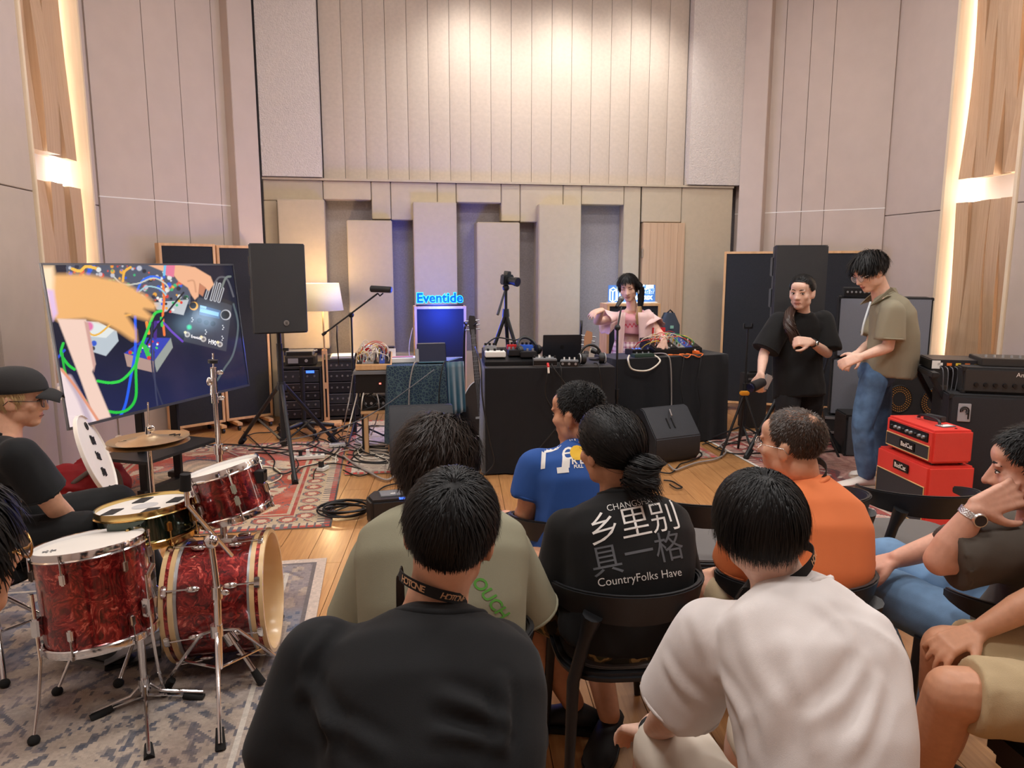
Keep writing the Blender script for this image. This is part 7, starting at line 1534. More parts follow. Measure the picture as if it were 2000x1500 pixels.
slab('display_card', 'small red and white card standing in the modular case', 'card', (MR@V(0.64, 0.36, 0.98)), (0.13, 0.012, 0.10), mat('red card', L(206, 36, 48), 0.6), parts=[('white_mark', 'box', ((0.0, -0.008, 0.045), (0.04, 0.004, 0.03)), M_INKW), ('white_mark', 'box', ((-0.04, -0.008, 0.075), (0.02, 0.004, 0.018)), M_INKW), ('support', 'box', ((0, 0.0, -0.055), (0.02, 0.01, 0.11)), M_KNOB)])
slab('effects_pedal', 'black effects pedal under the performer\'s hand', 'effects pedal', (MR@V(0.36, 0.24, 0.85)), (0.20, 0.15, 0.05), M_KNOB, math.radians(20), [('display', 'box', ((0, 0.03, 0.051), (0.08, 0.04, 0.003)), mat('blue display', (0, 0, 0), 0.3, emit=L(70, 120, 255), emit_s=2.0))]+[('footswitch', 'cyl', ((x, -0.05, 0.05), (x, -0.05, 0.064), 0.008, 0.008, 10), M_SILV)for x in(-0.07, 0, 0.07)])
slab('effects_pedal', 'dark green effects box at the front edge of the right table', 'effects pedal', (MR@V(0.30, 0.06, 0.85)), (0.20, 0.08, 0.03), mat('dark green case', L(46, 70, 60), 0.5), math.radians(20), [('knob', 'cyl', ((x, 0, 0.03), (x, 0, 0.045), 0.007, 0.007, 8), M_SILV)for x in(-0.06, 0.0, 0.06)])
slab('effects_pedal', 'small orange effects pedal near the right table corner', 'effects pedal', (MR@V(0.88, 0.10, 0.85)), (0.045, 0.06, 0.03), CCOL[1], 0.5, [('knob', 'cyl', ((0, 0.01, 0.03), (0, 0.01, 0.042), 0.008, 0.008, 8), M_INKW)])
slab('notebook', 'thin grey notebook under the modular case on the right table', 'notebook', (MR@V(0.90, 0.28, 0.85)), (0.26, 0.2, 0.012), M_GREY, 0.35, [('cover', 'box', ((0, 0, 0.0135), (0.255, 0.195, 0.003)), mat('notebook cover', L(66, 68, 76), 0.7))])
cable('thick white cable looping over the front of the right table', [MR@V(0.16, 0.05, 0.87), MR@V(0.10, -0.04, 0.84), MR@V(0.14, -0.05, 0.76), MR@V(0.30, -0.05, 0.745), MR@V(0.42, -0.04, 0.82), MR@V(0.40, 0.06, 0.87)], 0.008, M_CW)
cable('grey cable hanging from the right table to the floor monitor', [MR@V(0.44, 0.10, 0.87), MR@V(0.50, -0.02, 0.87), MR@V(0.53, -0.045, 0.75), MR@V(0.54, -0.06, 0.35), P(1308, 800, 6.1), P(1312, 812, 6.0)], 0.006, M_CG)
for k, (a, c_)in enumerate(((0.62, 0.80), (0.74, 0.93))):
 cable('orange cable lying on the right table, %s of the pair'%('left' if k==0 else 'right'), [MR@V(a-0.02, 0.06, 0.855), MR@V(a+0.03, 0.0, 0.858), MR@V((a+c_)/2, -0.02, 0.835), MR@V(c_-0.04, 0.0, 0.858), MR@V(c_-0.03, 0.05, 0.856)], 0.0045, CCOL[1], ends=CCOL[1])
for k, x in enumerate((0.68, 0.86)):
 cable('thin black cable down the cloth of the right table, %s one'%('inner' if k==0 else 'outer'), [MR@V(x, 0.02, 0.856), MR@V(x-0.01, -0.03, 0.83), MR@V(x-0.05, -0.055, 0.6), MR@V(x-0.02, -0.07, 0.35), MR@V(x-0.10, -0.10, 0.05)], 0.004, M_CB)
for k, (a, c_, hh, mm)in enumerate(((0.30, 0.60, 0.05, 2), (0.34, 0.66, 0.08, 3), (0.38, 0.58, 0.03, 0), (0.45, 0.72, 0.07, 3))):
 cable('%s patch cable arching from the pedal to the modular case'%('red', 'cream', 'yellow', 'pale')[k], [MR@V(a, 0.22, 0.905), MR@V(a+0.02, 0.16, 0.92+hh), MR@V((a+c_)/2, 0.12, 0.95+hh), MR@V(c_, 0.2, 0.93+hh*0.6), MR@V(c_+0.02, 0.28, 0.93)], 0.004, CCOL[mm])
pbM=LM(ML, 0.22, 0.28, 0.838, 0.03);pbt=thing('pedal_board', 'black tilted pedal board with white pedals on the left end of the long table', 'pedal board', pbM)
b=MB();b.M=pbM;b.prism([(-0.17, 0), (0.17, 0), (0.17, 0.11), (-0.17, 0.03)], 0.44, axes((0, 1, 0), (0, 0, 1), (1, 0, 0), (-0.22, 0, 0)));b.build('board', M_KNOB, pbt, bevel=0.004)
for k, (x, y, w, d, mm)in enumerate(((-0.13, -0.05, 0.16, 0.11, M_INKW), (-0.16, 0.08, 0.10, 0.10, M_SILV), (0.02, -0.02, 0.09, 0.12, M_BLK), (0.13, -0.06, 0.13, 0.12, M_BLK), (0.02, 0.10, 0.08, 0.07, CCOL[2]), (0.14, 0.09, 0.10, 0.08, CCOL[4]))):
 z=0.03+0.08*(y+0.17)/0.34;b=MB();b.M=pbM;b.box((x, y, z+0.022), (w, d, 0.044));po=b.build('pedal', mm, pbt, bevel=0.005)
 for j in range(3):b=MB();b.M=pbM;b.cyl((x-w/3+j*w/3, y+d/5, z+0.044), (x-w/3+j*w/3, y+d/5, z+0.062), 0.010, seg=10);b.build('knob', M_KNOB if mm is not M_BLK else M_SILV, po, smooth=40)
b=MB();b.M=pbM;b.tube(spline([V(-0.2, 0.1, 0.13), V(-0.1, 0.14, 0.19), V(0.05, 0.13, 0.17), V(0.14, 0.14, 0.2), V(0.2, 0.05, 0.12)], 6), 0.006, 7);b.build('patch_lead', M_CB, pbt, smooth=180)
hp2=thing('headphones', 'black headphones lying on the pedal board', 'headphones', LM(ML, 0.38, 0.30, 0.93))
HQ=LM(ML, 0.36, 0.30, 0.955, 0.4)@Matrix.Rotation(0.9, 4, 'X');b=MB();b.M=HQ;b.tube([V(0.085*math.cos(a), 0.10*math.sin(a), 0)for a in np.linspace(0, math.pi, 15)], 0.012, 8);b.build('headband', M_BLK, hp2, smooth=180)
for sx in(-1, 1):b=MB();b.M=HQ;b.cyl((sx*0.085-sx*0.02, -0.02, 0), (sx*0.085+sx*0.02, -0.02, 0), 0.042, 0.036, 18);b.build('ear_cup', M_BLK, hp2, bevel=0.006)
slab('audio_mixer', 'grey mixer with red plug on the long table', 'mixer', ML@V(0.47, 0.10, 0.838), (0.18, 0.16, 0.06), M_GREY, 0.03, [('front_panel', 'box', ((0, -0.081, 0.03), (0.18, 0.003, 0.035)), M_KNOB)]+[('knob', 'cyl', ((-0.08+0.04*k, 0.02*(k%2), 0.06), (-0.08+0.04*k, 0.02*(k%2), 0.078), 0.009, 0.007, 8), (M_KNOB, M_INKW)[k%2])for k in range(5)])
slab('audio_interface', 'small grey audio interface in front of the laptop', 'audio unit', ML@V(0.66, 0.07, 0.838), (0.14, 0.11, 0.045), M_GREY, -0.1, [('front_panel', 'box', ((0, -0.056, 0.022), (0.14, 0.003, 0.03)), M_KNOB)]+[('socket', 'cyl', ((-0.05+0.05*k, -0.056, 0.022), (-0.05+0.05*k, -0.060, 0.022), 0.010, 0.010, 12), M_SILV)for k in range(3)]+[('knob', 'cyl', ((-0.04+0.04*k, 0.0, 0.045), (-0.04+0.04*k, 0.0, 0.066), 0.006, 0.006, 8), M_INKW)for k in range(3)])
LP=LM(ML, 0.63, 0.30, 0.838, 0.02);lp=thing('laptop', 'open dark laptop seen from behind on the long table', 'laptop', LP)
M_LAP=mat('space grey aluminium', L(52, 54, 62), 0.45, 0.6)
b=MB();b.M=LP;b.box((0, 0.13, 0.008), (0.31, 0.22, 0.016));b.build('keyboard_base', M_LAP, lp, bevel=0.004)
TL=LP@Matrix.Rotation(0.22, 4, 'X');b=MB();b.M=TL;b.box((0, 0.0, 0.12), (0.31, 0.008, 0.22));ld=b.build('lid', M_LAP, lp, bevel=0.003)
b=MB();b.M=TL;b.cyl((0, -0.0045, 0.13), (0, -0.0052, 0.13), 0.017, seg=20);b.build('lid_emblem', M_KNOB, ld)
HQ=LM(ML, 0.84, 0.10, 0.838, 0.1);hp=thing('headphones', 'silver and black studio headphones at the right end of the long table', 'headphones', HQ)
b=MB();b.M=HQ;b.tube([V(0.085*math.cos(a), 0.03, 0.055+0.10*math.sin(a))for a in np.linspace(0.0, math.pi, 15)], 0.010, 8);b.build('headband', M_BLK, hp, smooth=180)
for sx in(-1, 1):
 b=MB();b.M=HQ;b.cyl((sx*0.06, 0.0, 0.052), (sx*0.10, -0.01, 0.052), 0.046, 0.044, 20);eo=b.build('ear_cup', M_BLK, hp, bevel=0.006)
 b=MB();b.M=HQ;b.tube([V(sx*0.101, -0.01+0.040*math.cos(a), 0.052+0.040*math.sin(a))for a in np.linspace(0, 6.283, 21)[:-1]], 0.005, 6, closed=True);b.build('ring', M_SILV, eo, smooth=180)
bmic=thing('boom_microphone', 'black microphone on a short boom behind the headphones', 'microphone', ML@V(0.93, 0.42, 0.838))
b=MB();b.cyl(P(1156, 684, 5.95), P(1166, 688, 5.93), 0.022, 0.02, 14);b.build('capsule', M_BLK, bmic, smooth=40);MB().cyl(P(1160, 685, 5.96), P(1183, 697, 6.0), 0.012, seg=10).build('arm', M_BLK, bmic, smooth=40);MB().cyl(ML@V(0.93, 0.42, 0.838), P(1183, 697, 6.0), 0.012, seg=10).build('stem', M_BLK, bmic, smooth=40);MB().cyl(ML@V(0.93, 0.42, 0.838), ML@V(0.93, 0.42, 0.85), 0.05, seg=20).build('base', M_BLK, bmic, smooth=40)
for k, (x, pts)in enumerate(((0.48, ((0.48, 0.01, 0.86), (0.48, -0.05, 0.83), (0.47, -0.05, 0.6), (0.68, -0.05, 0.35), (0.78, -0.06, 0.15))), (0.52, ((0.52, 0.01, 0.86), (0.52, -0.045, 0.84), (0.66, -0.05, 0.62), (0.60, -0.05, 0.45), (0.40, -0.06, 0.2), (0.32, -0.07, 0.12))), (0.74, ((0.57, 0.02, 0.86), (0.58, -0.045, 0.82), (0.585, -0.05, 0.6), (0.58, -0.06, 0.4))), (1.16, ((0.85, 0.05, 0.86), (0.87, -0.045, 0.84), (0.90, -0.05, 0.6), (0.90, -0.06, 0.3))))):
 cable('black cable hanging down the long table cloth below the %s'%('red plug', 'mixer, swept left', 'laptop', 'headphones')[k], [ML@V(*p)for p in pts], 0.005, M_CB)
b=thing('audio_plug', 'red and white plug hanging from the mixer edge', 'plug', ML@V(0.48, -0.03, 0.86));MB().cyl(ML@V(0.48, -0.02, 0.868), ML@V(0.48, -0.056, 0.845), 0.010, seg=10).build('red_sleeve', CCOL[2], b, smooth=40);MB().cyl(ML@V(0.48, -0.056, 0.845), ML@V(0.482, -0.058, 0.80), 0.008, seg=10).build('white_sleeve', M_INKW, b, smooth=40)
tbM=LM(MS, 0.36, 0.12, 0.782, 0.10);tb_=thing('tablet', 'dark tablet in a silver-edged stand on the teal table', 'tablet', tbM);T2=tbM@Matrix.Rotation(-0.22, 4, 'X')
b=MB();b.M=T2;b.box((0.02, 0, 0.085), (0.25, 0.012, 0.17));b.build('slab', mat('slate', L(36, 42, 66), 0.35), tb_, bevel=0.006);b=MB();b.M=T2;b.box((0.02, -0.003, 0.168), (0.24, 0.010, 0.008));b.box((-0.11, -0.02, 0.06), (0.03, 0.03, 0.12));b.build('stand_edge', M_SILV, tb_, bevel=0.003)
slab('synthesizer_keyboard', 'white and pink groovebox on the teal table', 'synthesizer', MS@V(0.12, 0.24, 0.782), (0.26, 0.16, 0.04), M_INKW, 0.2, [('button_row', 'box', ((0, 0.03*k, 0.041), (0.2, 0.014, 0.004)), (T_PINK2, CCOL[2], M_KNOB)[k%3])for k in range(-1, 2)]if 'T_PINK2' in globals()else[])
slab('black_box_unit', 'black box with leaning white card on the teal table', 'audio unit', MS@V(-0.02, 0.38, 0.782), (0.16, 0.12, 0.12), M_KNOB, 0.1, [('white_card', 'box', ((0.06, -0.07, 0.06), (0.07, 0.004, 0.10)), M_INKW)])
for k, xs in enumerate((0.22, 0.47)):
 cable('%s cable hanging down the teal cloth'%('pale grey', 'black')[k], [MS@V(xs+0.04, 0.06, 0.80), MS@V(xs, -0.03, 0.79), MS@V(xs-0.04, -0.06, 0.6), MS@V(xs-0.05, -0.08, 0.3), MS@V(xs-0.06, -0.1, 0.1)], 0.0055, (M_CG, M_CB)[k])
 # chairs
M_CHAIR=mat('black polypropylene', L(34, 35, 38), 0.42, bump=0.15, bump_s=500);M_PAD=mat('grey seat pad', L(104, 100, 98), 0.7, bump=0.1, bump_s=500)
ch0=thing('chair', 'x', 'chair')
rg=[]
for i in range(25):
 a=math.radians(-25+230*i/24);x, y=0.222*math.cos(a), -0.225*math.sin(a);f=math.sin(math.radians(180*i/24))**0.9
 z=0.638+0.018*f;hh=0.014+0.036*f;nx, ny=math.cos(a), -math.sin(a);th=0.009;lean=0.022*f
 rg.append([V(x+nx*(th+lean), y+ny*(th+lean), z+hh), V(x-nx*th+nx*lean, y-ny*th+ny*lean, z+hh), V(x-nx*th, y-ny*th, z-hh), V(x+nx*th, y+ny*th, z-hh)])
MB().loft(rg).build('back_rail', M_CHAIR, ch0, bevel=0.005)
b=MB();out=[(0.218*math.copysign(abs(math.cos(a))**0.62, math.cos(a)), 0.0+0.225*math.copysign(abs(math.sin(a))**0.62, math.sin(a)))for a in np.linspace(0, 6.283, 33)[:-1]]
b.prism(out, 0.028, Matrix.Translation((0, 0.01, 0.425)));b.build('seat', M_CHAIR, ch0, bevel=0.010)
b=MB();b.prism([(x*0.88, y*0.88)for x, y in out], 0.010, Matrix.Translation((0, 0.01, 0.452)));b.build('seat_pad', M_PAD, ch0, bevel=0.004)
for sx in(-1, 1):
 MB().tube([(sx*0.205, 0.20, 0.0), (sx*0.185, 0.19, 0.44)], [0.012, 0.018], 10).build('front_leg', M_CHAIR, ch0, smooth=40)
 MB().tube([(sx*0.205, -0.225, 0.0), (sx*0.185, -0.19, 0.43), (sx*0.150, -0.185, 0.56), (sx*0.135, -0.205, 0.635)], [0.012, 0.019, 0.020, 0.030], 10).build('rear_leg', M_CHAIR, ch0, smooth=40)
chairs=[((0.34, 2.17), 0.10, 'black chair under the man in the Chinese lettering T-shirt'), ((0.22, 2.76), 0.25, 'black chair under the man in the blue T-shirt'), ((0.78, 2.95), -0.05, 'empty black chair with grey seat between blue and orange shirts'), ((0.87, 2.20), 0.25, 'black chair under the man in the orange T-shirt'), ((1.22, 2.98), 0.35, 'black chair with only its curved back showing behind the orange shirt'), ((1.72, 3.06), -0.10, 'empty black chair with grey seat in front of the red amplifier'), ((1.52, 2.06), 0.25, 'black chair under the man resting his cheek on his hand'), ((0.52, 1.13), 0.12, 'black chair under the man in the white T-shirt'), ((-0.15, 1.04), 0.0, 'black chair under the man in the plain black T-shirt'), ((-0.18, 1.84), 0.0, 'black chair under the person in the sage shirt'), ((-0.93, 0.82), -0.1, 'black chair at the left edge under the dark-haired person')]
for k, ((x, y), rz, lab)in enumerate(chairs):
 M=Matrix.Translation((x, y, 0))@Matrix.Rotation(rz, 4, 'Z')
 c=ch0 if k==0 else copy_tree(ch0, M)
 if k==0:c.matrix_world=M;WM[c.name]=M
 c['label']=lab;c['category']='chair';c['group']='audience chairs'
M_=Matrix.Translation((1.64, 1.62, 0))@Matrix.Rotation(0.1, 4, 'Z');stl=thing('bench_seat', 'black padded bench under the person in khaki shorts', 'bench', M_)
b=MB();b.M=M_;b.box((0, 0, 0.385), (0.76, 0.42, 0.09));b.build('cushion', mat('black vinyl', L(26, 26, 28), 0.5), stl, bevel=0.02);b=MB();b.M=M_;b.box((0, 0, 0.325), (0.70, 0.38, 0.03));b.build('frame', M_BLK, stl)
for sx in(-0.32, 0.32):
 for sy in(-0.16, 0.16):b=MB();b.M=M_;b.cyl((sx, sy, 0), (sx, sy, 0.32), 0.014, seg=10);b.build('leg', M_BLK, stl, smooth=40)
 # backline on the right
def cabinet(name, label, c, size, phi, body, grille, front=None, cat='amplifier', corners=True, inset=0.014, z0=0.0, extra=None):
 """speaker cabinet; local front is -y"""
 M=Matrix.Translation(c)@Matrix.Rotation(phi, 4, 'Z');t=thing(name, label, cat, M);w, d, h=size
 b=MB();b.M=M;b.box((0, 0, z0+h/2), (w, d, h));b.build('cabinet', body, t, bevel=0.010)
 b=MB();b.M=M;b.box((0, -d/2-0.002, z0+h/2), (w-2*inset, 0.012, h-2*inset));g=b.build('grille', grille, t, bevel=0.003)
 if corners:
  for sx in(-1, 1):
   for sz in(0, 1):b=MB();b.M=M;b.box((sx*(w/2-0.012), -d/2+0.012, z0+(0.012 if sz==0 else h-0.012)), (0.032, 0.032, 0.032));b.build('corner_guard', M_BLK, t, bevel=0.005)
 return t, M
M_GRCAB=mat('grey grille cloth', L(126, 128, 138), 0.85, noise_s=260, noise_a=0.10, bump=0.3, bump_s=500);M_TOLEX=mat('black tolex', L(34, 34, 37), 0.6, bump=0.5, bump_s=420);M_EDGE=mat('aluminium edge', L(190, 190, 192), 0.35, 0.8)
gc=P(1716, 705, 6.85);gx, gy=gc.x, gc.y;gphi=-0.36
cabinet('speaker_cabinet', 'upper grey-fronted guitar speaker cabinet behind the standing man', V(gx, gy, 0.775), (0.76, 0.36, 0.55), gphi, M_TOLEX, M_GRCAB, cat='speaker cabinet')
cabinet('speaker_cabinet', 'lower grey-fronted guitar speaker cabinet behind the standing man', V(gx-0.02, gy-0.01, 0.235), (0.78, 0.37, 0.53), gphi, M_TOLEX, M_GRCAB, cat='speaker cabinet')
rc_, RMm=cabinet('flight_case', 'black flight case base with aluminium edges under the grey cabinets', V(gx-0.03, gy-0.05, 0.085), (0.86, 0.50, 0.145), gphi, M_TOLEX, mat('black laminate', L(38, 36, 36), 0.5), cat='flight case', inset=0.012)
for z in(0.006, 0.139):b=MB();b.M=RMm;b.box((0, -0.255, z), (0.86, 0.014, 0.022));b.build('edge_rail', M_EDGE, rc_)
for sx in(-0.3, 0.3):b=MB();b.M=RMm;b.box((sx, -0.262, 0.08), (0.09, 0.010, 0.08));b.build('latch', M_EDGE, rc_, bevel=0.004)
for sx in(-0.36, 0.36):
 for sy in(-0.18, 0.18):b=MB();b.M=RMm;b.cyl((sx-0.015, sy, -0.043), (sx+0.015, sy, -0.043), 0.042, seg=16);b.build('castor', M_BLK, rc_, smooth=40)
ah=slab('guitar_amplifier', 'small dark amplifier head on top of the grey cabinets', 'amplifier', V(gx-0.23, gy, 1.326), (0.27, 0.2, 0.085), M_TOLEX, gphi, [('front_panel', 'box', ((0, -0.102, 0.045), (0.25, 0.006, 0.06)), M_KNOB)]+[('knob', 'cyl', ((-0.10+0.035*k, -0.105, 0.045), (-0.10+0.035*k, -0.118, 0.045), 0.010, 0.008, 10), M_SILV)for k in range(6)])
bc_=P(1800, 800, 6.0);bct, BCM=cabinet('bass_cabinet', 'black bass cabinet with two round gold speaker covers', V(bc_.x, bc_.y+0.2, 0), (0.62, 0.40, 0.80), -0.20, M_TOLEX, mat('black baffle', L(28, 28, 31), 0.7), cat='speaker cabinet')
for x, z in((-0.14, 0.52), (0.12, 0.50)):
 b=MB();b.M=BCM
 for ring in range(3):
  r_=0.055+0.0155*ring;nn=int(22+ring*6)
  for k in range(nn):
   a=2*math.pi*(k+0.5*(ring%2))/nn;b.cyl((x+r_*math.cos(a), -0.207, z+1.18*r_*math.sin(a)), (x+r_*math.cos(a), -0.212, z+1.18*r_*math.sin(a)), 0.0052, seg=6)
 po=b.build('perforated_cover', mat('gold mesh', L(196, 142, 76), 0.4, 0.5), bct);po['kind']='stuff'
 b=MB();b.M=BCM;b.tube([(x+0.095*math.cos(a), -0.208, z+0.112*math.sin(a))for a in np.linspace(0, 6.28, 33)[:-1]], 0.006, 6, closed=True);b.build('speaker_ring', M_KNOB, bct, smooth=180)
cabinet('speaker_cabinet', 'low dark grey speaker box between jeans and bass cabinet', V(bc_.x-0.36, bc_.y+0.28, 0), (0.34, 0.3, 0.36), -0.1, M_TOLEX, mat('charcoal cloth', L(74, 76, 82), 0.85), cat='speaker cabinet')
ks=P(1868, 830, 5.10);KM=Matrix.Translation((ks.x, ks.y, 0))@Matrix.Rotation(-0.25, 4, 'Z');kst=thing('keyboard_stand', 'black X-shaped keyboard stand beside the bass cabinet', 'stand', KM)
for sy in(-0.2, 0.2):
 for sg_ in(-1, 1):b=MB();b.M=KM;b.bar((sg_*0.24, sy, 0.02), (-sg_*0.24, sy, 0.87), 0.03, 0.05, V(0, 1, 0));b.build('leg', M_BLK, kst, bevel=0.004)
for sx in(-0.24, 0.24):
 b=MB();b.M=KM;b.bar((sx, -0.3, 0.885), (sx, 0.3, 0.885), 0.05, 0.035);b.build('top_bar', M_BLK, kst, bevel=0.006);b=MB();b.M=KM;b.bar((sx, -0.3, 0.018), (sx, 0.3, 0.018), 0.04, 0.034);b.build('foot_bar', M_BLK, kst, bevel=0.006)
fxM=KM@Matrix.Translation((0.02, 0, 0.905));fxu=thing('effects_processor', 'wide black effects processor with skull emblem on the keyboard stand', 'effects unit', fxM)
b=MB();b.M=fxM;b.box((0, 0, 0.035), (0.50, 0.30, 0.07));b.build('chassis', mat('dark chassis', L(40, 38, 42), 0.45), fxu, bevel=0.004);b=MB();b.M=fxM;b.box((-0.253, 0.0, 0.035), (0.006, 0.28, 0.06));b.build('side_panel', M_KNOB, fxu)
for k in range(5):b=MB();b.M=fxM;b.box((-0.20+0.055*k, -0.152, 0.04), (0.03, 0.006, 0.018));b.build('button', (M_INKW, CCOL[1], CCOL[0], CCOL[1], M_GOLD)[k], fxu)
b=MB();b.M=fxM;b.ball((0.17, -0.153, 0.040), (0.016, 0.004, 0.018));b.tube([(0.145, -0.153, 0.015), (0.195, -0.153, 0.06)], 0.003, 6);b.tube([(0.195, -0.153, 0.015), (0.145, -0.153, 0.06)], 0.003, 6);b.build('skull_emblem', M_INKW, fxu, smooth=60)
b=MB();b.M=fxM;b.box((-0.225, -0.152, 0.036), (0.05, 0.006, 0.055));b.build('white_panel', M_INKW, fxu)
for k in range(5):cable('thin grey cable hanging under the effects processor, strand %s'%('one', 'two', 'three', 'four', 'five')[k], [KM@V(-0.18+0.03*k, -0.155, 0.93), KM@V(-0.17+0.03*k, -0.20, 0.89), KM@V(-0.16+0.02*k, -0.21, 0.65), KM@V(-0.12+0.02*k, -0.2, 0.50+0.03*k)], 0.0035, mat('slate cable', L(92, 94, 100), 0.5), group='cables under the effects processor')
ac=P(1940, 800, 4.75);AM_c=V(ac.x+0.10, ac.y+0.14, 0);act, ACM=cabinet('bass_cabinet', 'large black bass cabinet with round grey emblem at the right edge', AM_c, (0.66, 0.42, 0.775), -0.28, M_TOLEX, mat('charcoal grille', L(40, 41, 46), 0.8, noise_s=300, noise_a=0.2), cat='speaker cabinet')
b=MB();b.M=ACM;b.box((-0.24, -0.222, 0.66), (0.075, 0.008, 0.12));em=b.build('emblem_plate', mat('grey emblem', L(170, 172, 178), 0.5), act, bevel=0.003)
b=MB();b.M=ACM
for r_ in(0.012, 0.024):b.tube([(-0.24+r_*math.cos(a), -0.228, 0.675+r_*math.sin(a))for a in np.linspace(-1.2, 3.6, 18)], 0.0045, 6)
b.tube([(-0.216, -0.228, 0.675), (-0.216, -0.228, 0.62)], 0.005, 6);b.build('emblem', M_KNOB, em)
hdt, HDM=cabinet('bass_amplifier', 'black bass amplifier head on the large bass cabinet', AM_c+V(0.04, 0.02, 0.778), (0.56, 0.34, 0.17), -0.28, M_TOLEX, mat('amp face', L(52, 50, 50), 0.5))
for k in range(7):b=MB();b.M=HDM;b.cyl((-0.20+0.055*k, -0.178, 0.06), (-0.20+0.055*k, -0.195, 0.06), 0.014, 0.012, 12);b.build('knob', M_KNOB, hdt, smooth=40)
text('Ampeg', HDM@axes((1, 0, 0), (0, 0, 1), (0, -1, 0), (0.08, -0.181, 0.13)), 0.04, M_INKW, hdt)
for k in range(6):b=MB();b.M=HDM;b.box((0.215, -0.179, 0.03+0.02*k), (0.09, 0.008, 0.010));b.build('vent_slat', M_SILV, hdt)
slab('audio_mixer', 'flat dark mixer on top of the bass amplifier', 'mixer', AM_c+V(0.10, 0.06, 0.95), (0.40, 0.28, 0.05), mat('dark unit', L(58, 54, 52), 0.45), -0.28, [('knob', 'cyl', ((-0.15+0.05*k, -0.05, 0.05), (-0.15+0.05*k, -0.05, 0.066), 0.009, 0.007, 8), M_SILV)for k in range(7)])
M_RED=mat('red vinyl', L(226, 62, 52), 0.5, bump=0.4, bump_s=500);M_GOLDP=mat('gold piping', L(216, 178, 120), 0.4)
def red_amp(name, label, c, size, kind):
 M=Matrix.Translation(c)@Matrix.Rotation(math.radians(-86), 4, 'Z');t=thing(name, label, 'amplifier', M);w, d, h=size
 b=MB();b.M=M;b.box((0, 0, h/2), (w, d, h));b.build('cabinet', M_RED, t, bevel=0.014)
 g0, g1=(0.018, h*0.50)if kind=='head' else(0.02, h*0.66)
 b=MB();b.M=M;b.box((0, -d/2-0.001, (g0+g1)/2), (w-0.05, 0.010, g1-g0));g=b.build('grille', mat('charcoal weave', L(48, 48, 52), 0.85, noise_s=300, noise_a=0.3), t)
 b=MB();b.M=M;b.tube([(sx*(w/2-0.024), -d/2-0.005, z)for sx, z in((-1, g0), (1, g0), (1, g1), (-1, g1))], 0.004, 6, closed=True);b.build('piping', M_GOLDP, g)
 zz=(g0+g1)/2 if kind=='head' else h*0.83
 b=MB();b.M=M;b.box((0.01, -d/2-0.008, zz), (0.16, 0.010, 0.055));nb=b.build('name_plate', M_KNOB, t, bevel=0.003)
 text('BadCat', M@axes((1, 0, 0), (0, 0, 1), (0, -1, 0), (0.01, -d/2-0.0145, zz)), 0.042, M_INKW, nb, offset=0.0006)
 if kind=='head':
  b=MB();b.M=M;b.box((0, -d/2-0.001, h*0.74), (w-0.09, 0.012, h*0.28));cp=b.build('control_panel', M_KNOB, t, bevel=0.003)
  for k in range(9):b=MB();b.M=M;b.cyl((-w/2+0.08+k*(w-0.16)/8, -d/2-0.006, h*0.74), (-w/2+0.08+k*(w-0.16)/8, -d/2-0.022, h*0.74), 0.011, 0.009, 10);b.build('knob', M_SILV if k%3 else M_KNOB, cp, smooth=40)
  b=MB();b.M=M;b.tube(spline([(-0.11, 0, h), (-0.09, 0, h+0.03), (0, 0, h+0.038), (0.09, 0, h+0.03), (0.11, 0, h)], 5), 0.009, 8);hd=b.build('handle', M_BLK, t, smooth=60)
  for sx in(-1, 1):b=MB();b.M=M;b.box((sx*0.11, 0, h+0.006), (0.04, 0.02, 0.012));b.build('handle_mount', M_CHROME, hd, bevel=0.003)
  for sx in(-1, 1):b=MB();b.M=M;b.cyl((sx*0.19, 0.05, h), (sx*0.19, 0.05, h+0.003), 0.008, seg=10);b.build('screw', M_BLK, t)
  for sx in(-1, 1):
   for sy in(-1, 1):b=MB();b.M=M;b.cyl((sx*(w/2-0.05), sy*(d/2-0.04), -0.014), (sx*(w/2-0.05), sy*(d/2-0.04), 0.002), 0.014, seg=10);b.build('foot', M_BLK, t)
 return M
red_amp('speaker_cabinet', 'red guitar speaker cabinet with charcoal grille under the red amplifier head', V(2.66, 4.66, 0.0), (0.56, 0.30, 0.395), 'cab')
RAM=red_amp('guitar_amplifier', 'red guitar amplifier head with black control strip and handle', V(2.66, 4.64, 0.412), (0.50, 0.26, 0.205), 'head')
slab('eyeglass_case', 'dark case lying on the red amplifier head', 'case', RAM@V(-0.05, 0.07, 0.206), (0.13, 0.05, 0.035), mat('dark case', L(52, 54, 58), 0.5), -1.2, [('lid_seam', 'box', ((0, 0, 0.024), (0.132, 0.052, 0.002)), M_KNOB)])
slab('paper_card', 'small grey card lying on the red amplifier head', 'card', RAM@V(0.12, 0.03, 0.206), (0.10, 0.07, 0.004), M_GREY, 0.3, [('print', 'box', ((0, 0, 0.0045), (0.08, 0.04, 0.001)), M_INKW)])
